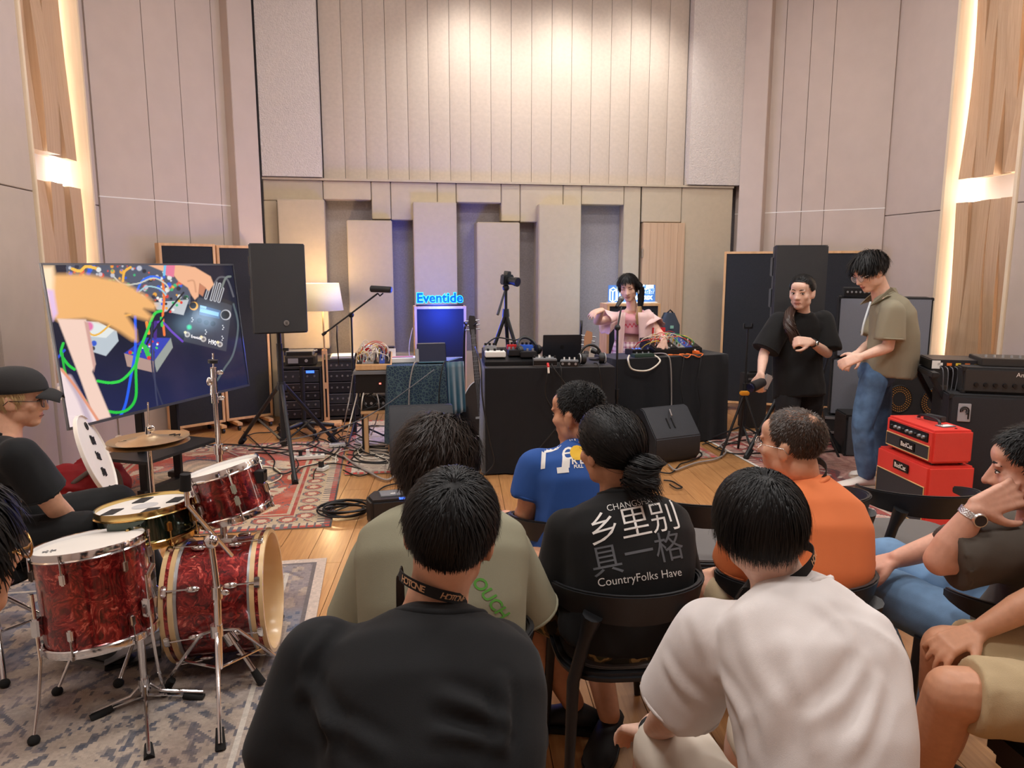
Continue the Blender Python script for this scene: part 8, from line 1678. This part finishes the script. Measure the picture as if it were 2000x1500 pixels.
# floor monitors
def wedge(label, c, phi, w=0.46, h=0.36, d=0.46, slots=True):
 M=Matrix.Translation(c)@Matrix.Rotation(phi, 4, 'Z');t=thing('floor_monitor', label, 'loudspeaker', M);b=MB();b.M=M
 prof=[(-d*0.5, 0.03), (-d*0.46, 0.0), (d*0.38, 0.0), (d*0.5, h*0.15), (d*0.5, h*0.50), (d*0.10, h*0.98), (d*0.0, h), (-d*0.12, h*0.97)]
 b.prism(prof, w, axes((0, 1, 0), (0, 0, 1), (1, 0, 0), (-w/2, 0, 0)));b.build('cabinet', M_PABODY, t, bevel=0.008)
 p0, p1=V(0, -d*0.485, 0.05), V(0, -d*0.13, h-0.022);dv=(p1-p0);ln=dv.length;b=MB();b.M=M;n=V(0, -dv.z, dv.y).normalized();b.box((0, 0, 0), (w-0.04, ln*0.94, 0.012), axes((1, 0, 0), dv.normalized(), n, (p0+p1)/2+n*0.003));b.build('grille', M_PA, t, bevel=0.003)
 if slots:
  for k in(-1, 1):b=MB();b.M=M;b.box((k*0.025, 0, 0), (0.016, 0.10, 0.010), axes((1, 0, 0), V(0, -d*0.4, h*0.48).normalized(), V(0, h*0.48, d*0.4).normalized(), (0.02, d*0.31, h*0.735)));b.build('handle_slot', M_KNOB, t, bevel=0.004)
 return t
wedge('black wedge floor monitor with slots in front of the right table', G(1298, 902)+V(0.0, 0.16, 0), math.radians(206), 0.46, 0.44, 0.46)
wedge('black wedge floor monitor behind the wavy-haired person', G(822, 918)+V(0.0, 0.06, 0), math.radians(190), 0.50, 0.52, 0.46)
bsM=Matrix.Translation(G(775, 1015))@Matrix.Rotation(0.28, 4, 'Z');bst=thing('portable_speaker', 'small black portable speaker lying on the floor beside the coiled cable', 'loudspeaker', bsM)
b=MB();b.M=bsM;b.prism([(-0.17, -0.11), (0.17, -0.11), (0.20, -0.04), (0.18, 0.12), (-0.14, 0.12), (-0.19, 0.02)], 0.17, Matrix.Translation((0, 0, 0)));b.build('cabinet', M_BLK, bst, bevel=0.018)
b=MB();b.M=bsM;b.box((0.02, 0.02, 0.172), (0.24, 0.12, 0.008));pn=b.build('control_panel', M_GREY, bst, bevel=0.003);b=MB();b.M=bsM;b.box((0.03, -0.09, 0.168), (0.045, 0.02, 0.008));b.build('display', mat('blue display', (0, 0, 0), 0.3, emit=L(70, 120, 255), emit_s=2.0), bst);b=MB();b.M=bsM;b.box((-0.02, 0.0, 0.177), (0.03, 0.012, 0.002));b.build('label', M_INKW, pn)
# microphone stands, camera tripod, guitars
def mic_stand(label, base, top, legs_r=0.28, boom=None, nm='microphone_stand', r=0.0095):
 base=Vector((base[0], base[1], 0));t=thing(nm, label, 'stand', base);MB().cyl(base+V(0, 0, 0.10), Vector(top), r, seg=12).build('pole', M_BLK, t, smooth=40)
 MB().cyl(base+V(0, 0, 0.10), base+V(0, 0, 0.5*top[2]), r*1.5, seg=12).build('lower_tube', M_BLK, t, smooth=40);MB().cyl(base+V(0, 0, 0.5*top[2]-0.05), base+V(0, 0, 0.5*top[2]+0.03), r*2.2, seg=12).build('clutch', M_BLK, t, smooth=40)
 for k in range(3):a=0.5+k*2.094;e=V(math.cos(a), math.sin(a), 0);l=MB().cyl(base+V(0, 0, 0.16)+e*0.02, base+e*legs_r+V(0, 0, 0.015), 0.009, seg=10).build('leg', M_BLK, t, smooth=40);MB().ball(base+e*legs_r+V(0, 0, 0.014), 0.014, seg=10, rings=6).build('rubber_foot', M_RUB, l, smooth=180)
 MB().cyl(base+V(0, 0, 0.08), base+V(0, 0, 0.18), 0.022, seg=12).build('hub', M_BLK, t, smooth=40)
 if boom:MB().cyl(Vector(boom[0]), Vector(boom[1]), 0.008, seg=10).build('boom', M_BLK, t, smooth=40);MB().ball(Vector(top), 0.026, seg=12).build('boom_joint', M_BLK, t, smooth=180);MB().cyl(Vector(boom[0]), Vector(boom[0]).lerp(Vector(boom[1]), 0.06), 0.014, seg=12).build('counterweight', M_BLK, t, smooth=40)
 return t
YB=6.75;bp=P(688, 700, YB)
mic_stand('black boom microphone stand beside the floor lamp', (bp.x, bp.y), P(686, 615, YB), boom=(P(630, 654, YB+0.05), P(738, 573, YB-0.1)))
mt=thing('microphone', 'black broadcast microphone on the tall boom', 'microphone', P(745, 565, YB-0.1));MB().cyl(P(724, 564, YB-0.1), P(765, 566, YB-0.14), 0.030, 0.028, 20).build('microphone_body', M_BLK, mt, bevel=0.006);MB().tube([P(738, 573, YB-0.1), P(742, 578, YB-0.1), P(748, 573, YB-0.12)], 0.007, 8).build('yoke', M_BLK, mt, smooth=180)
cable('black cable hanging from the boom arm to the rack', [P(658, 636, YB), P(658, 660, YB), P(661, 700, YB+0.3), P(662, 712, YB+0.5)], 0.006, M_CB)
ps=P(1207, 690, 6.18);mic_stand('black vocal microphone stand in front of the performer', (ps.x, ps.y), P(1206, 640, 6.18), boom=(P(1206, 640, 6.18), P(1214, 598, 6.26)))
mt=thing('microphone', 'black vocal microphone in front of the performer\'s mouth', 'microphone', P(1212, 590, 6.27));MB().cyl(P(1204, 600, 6.24), P(1211, 588, 6.30), 0.014, 0.020, 14).build('handle', M_BLK, mt, smooth=40);MB().ball(P(1213, 584, 6.32), 0.027, seg=14).build('grille_ball', mat('mic mesh', L(120, 122, 126), 0.4, 0.6), mt, smooth=180)
tq=P(988, 612, 6.72);tr=thing('camera_tripod', 'black photo tripod behind the long table', 'tripod', V(tq.x, tq.y, 0))
for f in(V(tq.x-0.42, tq.y-0.10, 0.0), V(tq.x+0.36, tq.y-0.16, 0.0), V(tq.x+0.06, tq.y+0.42, 0.0)):
 l=MB().cyl(tq, Vector(f).lerp(tq, 0.45), 0.018, 0.015, 12).build('leg', M_BLK, tr, smooth=40);MB().cyl(Vector(f).lerp(tq, 0.45), f, 0.012, 0.010, 12).build('leg_section', M_BLK, l, smooth=40);MB().cyl(Vector(f).lerp(tq, 0.43), Vector(f).lerp(tq, 0.48), 0.020, seg=12).build('leg_lock', M_BLK, l, smooth=40)
MB().cyl(tq-V(0, 0, 0.12), P(988, 565, 6.72), 0.014, seg=12).build('centre_column', M_BLK, tr, smooth=40);MB().cyl(tq-V(0, 0, 0.03), tq+V(0, 0, 0.04), 0.034, 0.028, 14).build('shoulder', M_BLK, tr, smooth=40);MB().ball(P(988, 562, 6.72), 0.032, seg=14).build('ball_head', M_BLK, tr, smooth=180)
MB().cyl(P(988, 562, 6.72), P(972, 615, 6.60), 0.008, 0.012, 10).build('pan_handle', M_BLK, tr, smooth=40)
cm=thing('camera', 'black camera with short zoom lens on the tripod', 'camera', P(992, 548, 6.72));cd=V(0.72, -0.62, -0.12).normalized();cu=V(0, 0, 1);cxx=cd.cross(cu).normalized();CM=axes(cxx, cd, cxx.cross(cd), P(990, 546, 6.72))
b=MB();b.M=CM;b.box((0, 0, 0), (0.13, 0.06, 0.09));b.build('camera_body', M_BLK, cm, bevel=0.010);b=MB();b.M=CM;b.prism([(-0.028, 0), (0.028, 0), (0.02, 0.03), (-0.02, 0.03)], 0.05, axes((1, 0, 0), (0, 0, 1), (0, -1, 0), (0, 0.025, 0.045)));b.build('viewfinder', M_BLK, cm, bevel=0.003)
b=MB();b.M=CM;b.cyl((0, 0.03, -0.005), (0, 0.10, -0.005), 0.034, 0.036, 20);b.cyl((0, 0.10, -0.005), (0, 0.13, -0.005), 0.040, 0.042, 20);lz=b.build('lens_barrel', M_BLK, cm, smooth=40);b=MB();b.M=CM;b.cyl((0, 0.125, -0.005), (0, 0.131, -0.005), 0.034, seg=20);b.build('lens_glass', mat('lens glass', L(30, 34, 60), 0.05), lz)
def guitar(label, head_p, dn, length, body_m, neck_m, body=True):
 """head_p top of the headstock, dn direction down the neck; faces the viewer"""
 dn=Vector(dn).normalized();fz=V(0, -1, 0);fz=(fz-dn*fz.dot(dn)).normalized();x=dn.cross(fz)*-1;M=axes(x, -dn, fz, head_p);t=thing('guitar', label, 'guitar', head_p+dn*length)
 b=MB();b.M=M;b.prism([(-0.025, -0.17), (0.025, -0.17), (0.038, -0.05), (0.03, 0.0), (-0.02, 0.01), (-0.036, -0.05)], 0.015, Matrix.Translation((0, 0, -0.007)));b.build('headstock', neck_m, t, bevel=0.003)
 for k in range(6):b=MB();b.M=M;s_=-1 if k<3 else 1;y=-0.04-0.04*(k%3);b.cyl((s_*0.03, y, 0), (s_*0.055, y, 0), 0.006, seg=8);b.ball((s_*0.06, y, 0), (0.010, 0.008, 0.005), seg=8, rings=6);b.build('tuning_peg', M_SILV, t, smooth=60)
 b=MB();b.M=M;b.prism([(-0.022, -0.17), (0.022, -0.17), (0.028, -0.62), (-0.028, -0.62)], 0.022, Matrix.Translation((0, 0, -0.010)));nk_=b.build('neck', mat('rosewood', L(44, 34, 34), 0.5), t, bevel=0.004)
 for k in range(10):b=MB();b.M=M;b.box((0, -0.20-0.40*(1-0.9**k)/0.66, 0.0125), (0.046, 0.002, 0.002));b.build('fret', M_SILV, nk_)
 if body:
  out=[(0.17*math.cos(a)*(1.0-0.22*math.sin(a)+0.18*math.cos(2*a)*(0.5-0.5*math.sin(a))), -0.84+0.25*math.sin(a))for a in np.linspace(0, 6.283, 37)[:-1]]
  b=MB();b.M=M;b.prism(out, 0.05, Matrix.Translation((0, 0, -0.045)));bo=b.build('guitar_body', body_m, t, bevel=0.010)
  b=MB();b.M=M;b.tube([(x_*1.0, y_, 0.004)for x_, y_ in out], 0.004, 6, closed=True);b.build('binding', M_INKW, bo, smooth=180);b=MB();b.M=M;b.box((0, -0.92, 0.012), (0.09, 0.02, 0.016));b.build('bridge', M_SILV, bo)
 b=MB();b.M=M
 for k in range(6):b.tube([(-0.012+0.005*k, -0.12, 0.014), (-0.018+0.0072*k, -0.90, 0.020)], 0.0008, 4)
 b.build('strings', M_SILV, t);return t
gh=P(921, 618, 6.75);guitar('black electric guitar on a stand between the small and long tables', gh, P(934, 760, 6.62)-gh, 1.06, mat('black lacquer', L(20, 20, 24), 0.15, coat=1.0), mat('dark headstock', L(34, 30, 34), 0.3))
gs=P(905, 700, 6.85);gst=thing('guitar_stand', 'black guitar stand holding the black guitar', 'stand', V(gs.x, gs.y, 0));MB().tube(spline([V(gs.x, gs.y+0.1, 0.05), V(gs.x, gs.y+0.08, 0.6), P(908, 640, 6.85), P(918, 636, 6.80)], 6), 0.011, 10).build('upright', M_BLK, gst, smooth=180)
for sx in(-1, 1):MB().tube(spline([P(918, 636, 6.80), P(918+8*sx, 635, 6.72), P(919+12*sx, 630, 6.66)], 5), 0.008, 8).build('yoke', M_BLK, gst, smooth=180);MB().tube(spline([V(gs.x, gs.y+0.1, 0.30), V(gs.x+0.12*sx, gs.y-0.12, 0.22), V(gs.x+0.14*sx, gs.y-0.2, 0.01)], 5), 0.010, 8).build('leg', M_BLK, gst, smooth=180)
gh=P(1150, 648, 6.5);guitar('pale brown guitar with only its headstock showing behind the laptop', gh, P(1141, 720, 6.45)-gh, 1.0, mat('brown lacquer', L(120, 76, 44), 0.25, coat=1.0), mat('maple headstock', L(176, 128, 96), 0.4))
gs2=V(gh.x-0.06, gh.y+0.22, 0);gst=thing('guitar_stand', 'black guitar stand hidden behind the long table', 'stand', gs2);MB().tube(spline([gs2+V(0, 0, 0.03), gs2+V(0, 0, 0.6), gs2+V(0.01, -0.06, 1.12)], 5), 0.011, 10).build('upright', M_BLK, gst, smooth=180);MB().box((0, 0, 0), (0.3, 0.3, 0.02), Matrix.Translation(gs2+V(0, -0.08, 0.02))).build('foot', M_BLK, gst, bevel=0.004)
gb=P(1308, 640, 7.55);bgM=axes((CY, SY, 0), (-SY, CY, 0), (0, 0, 1), V(gb.x, gb.y, 0));gbt=thing('guitar_bag', 'dark grey guitar bag with small green label leaning behind the right table', 'bag', bgM);rg=[];zt=P(1308, 611, 7.55).z
for i in range(10):
 t=i/9;z=0.02+(zt-0.02)*t;w=0.17-0.07*t if t<0.85 else 0.10-0.05*(t-0.85)/0.15;w=0.11 if 0.45<t<0.9 else w;rg.append(super_ring(bgM@V(0, -0.03+0.06*t, z), V(CY, SY, 0), V(-SY, CY, 0), w, 0.05, 0.05, 20, 0.6))
MB().loft(rg).build('shell', mat('bag nylon', L(66, 76, 92), 0.8, bump=0.2, bump_s=400), gbt, smooth=60);b=MB();b.M=bgM;b.box((0.0, -0.058, zt-0.14), (0.035, 0.006, 0.03));b.build('label', mat('mint label', L(150, 206, 190), 0.6), gbt);b=MB();b.M=bgM;b.tube([(-0.03, 0.0, zt), (0, 0.0, zt+0.03), (0.03, 0.0, zt)], 0.008, 8);b.build('handle', M_BLK, gbt, smooth=180)
um=P(731, 706, 6.30);UM=Matrix.Translation(um)@Matrix.Rotation(0.12, 4, 'Z')@Matrix.Rotation(0.0, 4, 'X');ust=thing('synth_stand', 'black stand with wooden block legs left of the teal table', 'stand', V(um.x, um.y, 0))
z_u=um.z-0.06
patch_case('wooden modular synthesizer with many white patch cables', Matrix.Translation((um.x, um.y, z_u))@Matrix.Rotation(0.12, 4, 'Z'), 0.30, 0.22, 0.045, 8, M_BIRCH, slope=0.40, n=26, cols=[CCOL[3], M_CW, CCOL[3], CCOL[0], CCOL[2]], arch=0.10)
b=MB();b.M=Matrix.Translation((um.x, um.y, z_u-0.02))@Matrix.Rotation(0.12, 4, 'Z');b.box((0, 0, 0), (0.34, 0.26, 0.03));b.build('shelf', M_GREY, ust, bevel=0.003)
b=MB();b.M=Matrix.Translation((um.x, um.y, z_u-0.115))@Matrix.Rotation(0.12, 4, 'Z');b.box((0, 0, 0), (0.30, 0.22, 0.16));pu=b.build('power_unit', M_KNOB, ust, bevel=0.005);b=MB();b.M=Matrix.Translation((um.x, um.y, z_u-0.115))@Matrix.Rotation(0.12, 4, 'Z');b.box((0.05, -0.112, 0.0), (0.016, 0.004, 0.010));b.build('indicator', mat('red indicator', (0.1, 0, 0), 0.4, emit=(1.0, 0.08, 0.06), emit_s=8), pu)
for sx in(-0.12, 0.12):MB().cyl(V(um.x+sx, um.y+0.05, 0), V(um.x+sx, um.y+0.05, z_u-0.19), 0.016, seg=10).build('leg', M_BLK, ust, smooth=40)
cup=thing('paper_cup', 'red and white paper cup behind the white-cabled synthesizer', 'cup', P(716, 690, 6.5));cc=P(717, 684, 6.42);MB().cyl(cc-V(0, 0, 0.08), cc+V(0, 0, 0.03), 0.032, 0.040, 20).build('cup_body', CCOL[2], cup, smooth=40);MB().cyl(cc+V(0, 0, 0.03), cc+V(0, 0, 0.045), 0.043, 0.042, 20).build('lid', M_INKW, cup, smooth=40)
sk_=G(735, 888);SKM=Matrix.Translation(sk_+V(0, 0.12, 0))@RM;stl2=thing('wooden_stool', 'small wooden stool carrying a black box and tangled cables', 'stool', SKM);zt=0.36
for sx in(-0.10, 0.10):
 for sy in(-0.10, 0.10):b=MB();b.M=SKM;b.box((sx, sy, zt/2), (0.035, 0.035, zt));b.build('leg', M_BIRCH, stl2, bevel=0.003)
b=MB();b.M=SKM;b.box((0, 0, zt+0.012), (0.28, 0.28, 0.024));b.build('seat', M_BIRCH, stl2, bevel=0.004)
slab('stage_box', 'black cable box on the small wooden stool', 'audio unit', (SKM@V(-0.02, 0, zt+0.026)), (0.26, 0.2, 0.12), M_KNOB, YAW, [('socket', 'cyl', ((-0.08+0.05*k, -0.101, 0.06), (-0.08+0.05*k, -0.106, 0.06), 0.012, 0.012, 10), M_SILV)for k in range(4)])
ms=P(1461, 640, 6.6);q1=mic_stand('black stand with phone clamp at the left of the photographer', (ms.x, ms.y), ms+V(0, 0, 0.0), 0.3);b=MB();b.box((0, 0, 0), (0.08, 0.03, 0.02), Matrix.Translation(ms));b.box((-0.035, 0, 0.02), (0.012, 0.03, 0.04), Matrix.Translation(ms));b.box((0.035, 0, 0.02), (0.012, 0.03, 0.04), Matrix.Translation(ms));b.build('phone_clamp', M_BLK, q1, bevel=0.004)
yc=P(1454, 768, 6.15);yt=thing('light_tripod', 'small black tripod with yellow spreader beside the right table', 'tripod', V(yc.x, yc.y, 0));b=MB();b.box((0, 0, 0), (0.075, 0.05, 0.035), Matrix.Translation(yc));b.build('spreader', mat('yellow plastic', L(236, 166, 48), 0.5), yt, bevel=0.008)
for f in(P(1425, 792, 6.10), V(yc.x+0.17, yc.y-0.16, 0), V(yc.x+0.05, yc.y+0.26, 0)):MB().cyl(yc, Vector((f.x, f.y, max(f.z, 0.0)))if f.z<0.3 else V(f.x-0.06, f.y, 0), 0.012, 0.010, 10).build('leg', M_BLK, yt, smooth=40)
pk=P(1594, 785, 6.25);pt_=thing('light_stand', 'folded black light stand with silver clamp right of the photographer', 'stand', V(pk.x+0.02, pk.y, 0))
MB().cyl(V(pk.x+0.10, pk.y, 1.15)-V(0, 0, 0.2), V(pk.x-0.02, pk.y, 0.40), 0.010, seg=10).build('pole', M_BLK, pt_, smooth=40);MB().cyl(P(1587, 762, 6.2), P(1602, 782, 6.25), 0.012, seg=10).build('clamp_arm', M_SILV, pt_, smooth=40);MB().ball(P(1603, 783, 6.25), 0.022, seg=12).build('clamp', M_SILV, pt_, smooth=180)
for dx_, dy_ in((-0.10, -0.12), (0.12, -0.10), (0.0, 0.18)):MB().cyl(V(pk.x, pk.y, 0.42), V(pk.x+dx_*1.4, pk.y+dy_*1.4, 0.0), 0.010, seg=10).build('leg', M_BLK, pt_, smooth=40)
hcam=thing('hand_camera', 'black lens camera hanging from the photographer\'s right hand', 'camera', P(1478, 752, 5.58));MB().cyl(P(1490, 746, 5.60), P(1467, 757, 5.52), 0.036, 0.042, 20).build('lens_barrel', M_BLK, hcam, bevel=0.004);MB().cyl(P(1467, 757, 5.52), P(1465, 758, 5.515), 0.034, seg=20).build('lens_glass', mat('lens glass', L(30, 34, 60), 0.05), hcam);b=MB();b.box((0, 0, 0), (0.06, 0.05, 0.12), Matrix.Translation(P(1496, 746, 5.60))@Matrix.Rotation(0.4, 4, 'Y'));b.build('camera_body', M_SILV, hcam, bevel=0.010)
slab('road_case', 'small black case standing behind the right table', 'case', V(2.42, 7.35, 0), (0.22, 0.16, 0.55), M_TOLEX, YAW, [('edge', 'box', ((0, -0.082, 0.5), (0.2, 0.006, 0.02)), M_EDGE), ('handle', 'box', ((0, 0, 0.56), (0.1, 0.03, 0.02)), M_BLK)])
# power strips and cables on the floor
def strip(label, x, y, ln, rz, plugs=2):
 parts=[('socket', 'box', ((-ln/2+ln*(k+1)/6, 0, 0.031), (0.022, 0.03, 0.003)), M_GREY)for k in range(5)]+[('plug', 'box', ((-ln/4+0.06*k, 0, 0.055), (0.03, 0.032, 0.045)), (M_BLK, M_INKW)[k%2])for k in range(plugs)]
 return slab('power_strip', label, 'power strip', G(x, y, 0.012), (ln, 0.06, 0.03), mat('white plastic', L(232, 230, 224), 0.4), rz, parts)
strip('white power strip with black and white plugs on the red rug', 603, 896, 0.26, 0.30, 2);strip('short white power adapter on the floor right of the tripod leg', 659, 872, 0.14, 0.35, 0);strip('small white socket block with a stacked black plug on the rug edge', 631, 918, 0.10, 1.3, 1);strip('white power strip on the floor by the right tripod foot', 1482, 862, 0.22, 0.1, 0)
def floor_cable(label, px_pts, r, m, z=None, ends=None, group=None):
 z=r+0.010 if z is None else z;return cable(label, [G(x, y, z)for x, y in px_pts], r, m, 7, ends=ends, group=group)
fc=[('long black cable running from the left edge under the speaker tripod', [(330, 885), (420, 868), (500, 872), (570, 880), (640, 885), (690, 900), (740, 905), (790, 900)], 0.006, M_CB), ('black cable from the rack to the power strip', [(575, 835), (600, 850), (640, 862), (650, 880), (612, 892)], 0.006, M_CB), ('black looped cable near the rug corner', [(612, 935), (618, 915), (650, 905), (690, 912), (720, 922), (700, 930), (670, 918)], 0.005, M_CB), ('black cable curling beside the wooden stool', [(680, 905), (700, 885), (740, 880), (770, 890), (748, 902), (706, 900), (690, 885), (712, 872), (752, 872)], 0.006, M_CB), ('black cable tangle strand under the boom stand', [(640, 850), (670, 842), (700, 850), (716, 866), (700, 880), (672, 874), (660, 858), (688, 848)], 0.006, M_CB), ('thin black cable along the front of the teal table', [(690, 858), (730, 862), (765, 868), (800, 876), (850, 880)], 0.005, M_CB), ('white cable looping across the red rug', [(400, 870), (440, 880), (500, 905), (560, 915), (620, 905), (660, 900), (640, 890), (620, 895)], 0.005, M_CW), ('cream cable making a wide loop left of the power strip', [(470, 945), (520, 945), (550, 930), (530, 912), (480, 915), (440, 925)], 0.005, CCOL[3]), ('white cable from the synthesizer stand to the floor', [(655, 905), (660, 885), (690, 878), (720, 886), (742, 896)], 0.005, M_CW), ('grey cable with red plug curving to the left floor monitor', [(670, 890), (690, 905), (720, 922), (752, 937), (770, 930), (779, 918)], 0.009, M_CG), ('grey cable with red plug curving to the right floor monitor', [(1306, 908), (1318, 918), (1332, 914), (1360, 904), (1400, 896), (1418, 882), (1408, 868), (1440, 852), (1470, 848)], 0.008, M_CG), ('black cable loop on the bare floor by the right monitor', [(1288, 922), (1310, 924), (1322, 914), (1330, 906), (1350, 900), (1370, 890), (1365, 882), (1345, 880)], 0.006, M_CB), ('black cable ending in a loop near the white-shirted man', [(1296, 938), (1312, 940), (1326, 948), (1332, 952), (1322, 954), (1308, 946)], 0.006, M_CB), ('black cable lying across the right red rug', [(1375, 862), (1420, 884), (1480, 885), (1540, 880), (1590, 884), (1640, 880), (1680, 884)], 0.006, M_CB), ('black cable winding around the right tripod', [(1400, 875), (1440, 862), (1480, 858), (1530, 864), (1560, 858), (1620, 862), (1680, 872)], 0.006, M_CB), ('thin black cable between right table and tripod', [(1372, 868), (1400, 862), (1440, 866), (1450, 850), (1475, 846)], 0.005, M_CB), ('black cable leading off from the portable speaker', [(735, 962), (752, 950), (778, 944), (800, 945)], 0.006, M_CB), ('black cable under the gold-mesh bass cabinet', [(1600, 870), (1640, 866), (1680, 870), (1720, 880)], 0.006, M_CB)]
for lab, pts, r, m in fc:floor_cable(lab, pts, r, m)
co=G(672, 1000, 0.014);ccoil=thing('cable_coil', 'coiled black cable on the floor beside the portable speaker', 'cable', co)
for k in range(6):rr_=0.105+0.012*(k%3);MB().tube([co+V(0.012*math.sin(k*2.0)+rr_*1.25*math.cos(a), 0.010*math.cos(k*1.7)+rr_*math.sin(a), 0.004+0.007*k+0.006*math.sin(2*a+k))for a in np.linspace(0, 6.283, 37)[:-1]], 0.006, 7, closed=True).build('coil_turn', M_CB, ccoil, smooth=180)
for k, lst in enumerate((((650, 1000), (690, 985), (718, 982), (725, 990)), ((640, 1008), (655, 985), (690, 976), (720, 978)))):MB().tube(spline([G(x, y, 0.016)for x, y in lst], 6), 0.006, 7).build('loose_end', M_CB, ccoil, smooth=180)
for k, (pts, mm)in enumerate(((((700, 760), (690, 800), (680, 840), (672, 868), (664, 880)), M_CW), (((712, 758), (706, 800), (712, 850), (720, 880), (736, 896)), M_CW), (((735, 765), (740, 800), (725, 850), (712, 880), (700, 895)), M_CG), (((722, 768), (745, 790), (760, 800), (752, 780), (735, 770)), M_CB), (((716, 770), (700, 785), (705, 800), (725, 795), (745, 778)), M_CB), (((728, 768), (712, 778), (718, 796), (742, 792)), M_CB), (((690, 730), (684, 770), (676, 810), (668, 850)), M_CG))):
 cable('%s cable drooping below the white-cabled synthesizer, strand %s'%(('white', 'white', 'grey', 'black', 'black', 'black', 'grey')[k], 'abcdefg'[k]), [P(x, y, 6.22-0.0016*max(y-780, 0))if y<850 else G(x, y, 0.012)for x, y in pts], 0.0055, mm, group='cables below the synthesizer')
cable('long grey cable stretched from the teal table down to the left', [P(848, 722, 6.1), P(800, 758, 6.0), P(740, 800, 5.95), P(680, 830, 5.9), P(600, 852, 5.85), P(560, 860, 5.85), G(520, 872, 0.012)], 0.005, mat('slate cable', L(92, 94, 100), 0.5))
cable('white cable hanging beside the blue-lit panel box', [P(806, 640, 7.2), P(800, 668, 7.2), P(799, 690, 7.2), P(803, 703, 7.2), P(800, 725, 7.2), V(P(800, 725, 7.2).x, 7.2, 0.01)], 0.004, M_CW)
cable('black cable over the left end of the long table', [ML@V(-0.06, 0.35, 0.96), ML@V(-0.03, 0.0, 0.86), ML@V(-0.02, -0.06, 0.6), ML@V(0.03, -0.08, 0.3), ML@V(0.06, -0.10, 0.12), ML@V(-0.03, -0.12, 0.02)], 0.006, M_CB)
rng=random.Random(21)
for k in range(12):
 x, y=rng.uniform(470, 700), rng.uniform(838, 888);pts=[];a=rng.uniform(-0.5, 0.5)
 for j in range(7):pts.append((x, y));a+=rng.uniform(-0.9, 0.9);x=min(max(x+34*math.cos(a), 380), 768);y=min(max(y+16*math.sin(a), 832), 925)
 floor_cable('black cable in the tangle on the floor around tripod and stool', pts, 0.0055, M_CB, z=0.016+0.004*(k%3), group='tangled floor cables')
for k in range(4):
 x, y=rng.uniform(660, 720), rng.uniform(850, 880);pts=[];a=rng.uniform(-0.5, 0.8)
 for j in range(6):pts.append((x, y));a+=rng.uniform(-1.1, 1.1);x=min(max(x+24*math.cos(a), 640), 760);y=min(max(y+13*math.sin(a), 840), 915)
 floor_cable('pale cable in the tangle by the wooden stool', pts, 0.005, (M_CW, M_CG)[k%2], z=0.022, group='tangled pale cables')
rb=P(591, 760, 7.0);rb=V(rb.x, rb.y, 0);rst=thing('rolling_stand', 'black rolling stand with five castor legs in front of the left rack', 'stand', rb)
MB().cyl(rb+V(0, 0, 0.10), rb+V(0, 0, 0.66), 0.022, seg=12).build('pole', M_BLK, rst, smooth=40);MB().cyl(rb+V(0, 0, 0.07), rb+V(0, 0, 0.14), 0.05, 0.035, 16).build('hub', M_BLK, rst, smooth=40)
for k in range(5):
 a=0.3+k*1.2566;e=V(math.cos(a), math.sin(a), 0);l=MB().tube([rb+e*0.03+V(0, 0, 0.11), rb+e*0.28+V(0, 0, 0.075)], [0.026, 0.018], 10).build('leg', M_BLK, rst, smooth=40);c=rb+e*0.28+V(0, 0, 0.032);t_=V(-e.y, e.x, 0)*0.014;MB().cyl(c-t_, c+t_, 0.030, seg=14).build('castor', M_BLK, l, smooth=40)
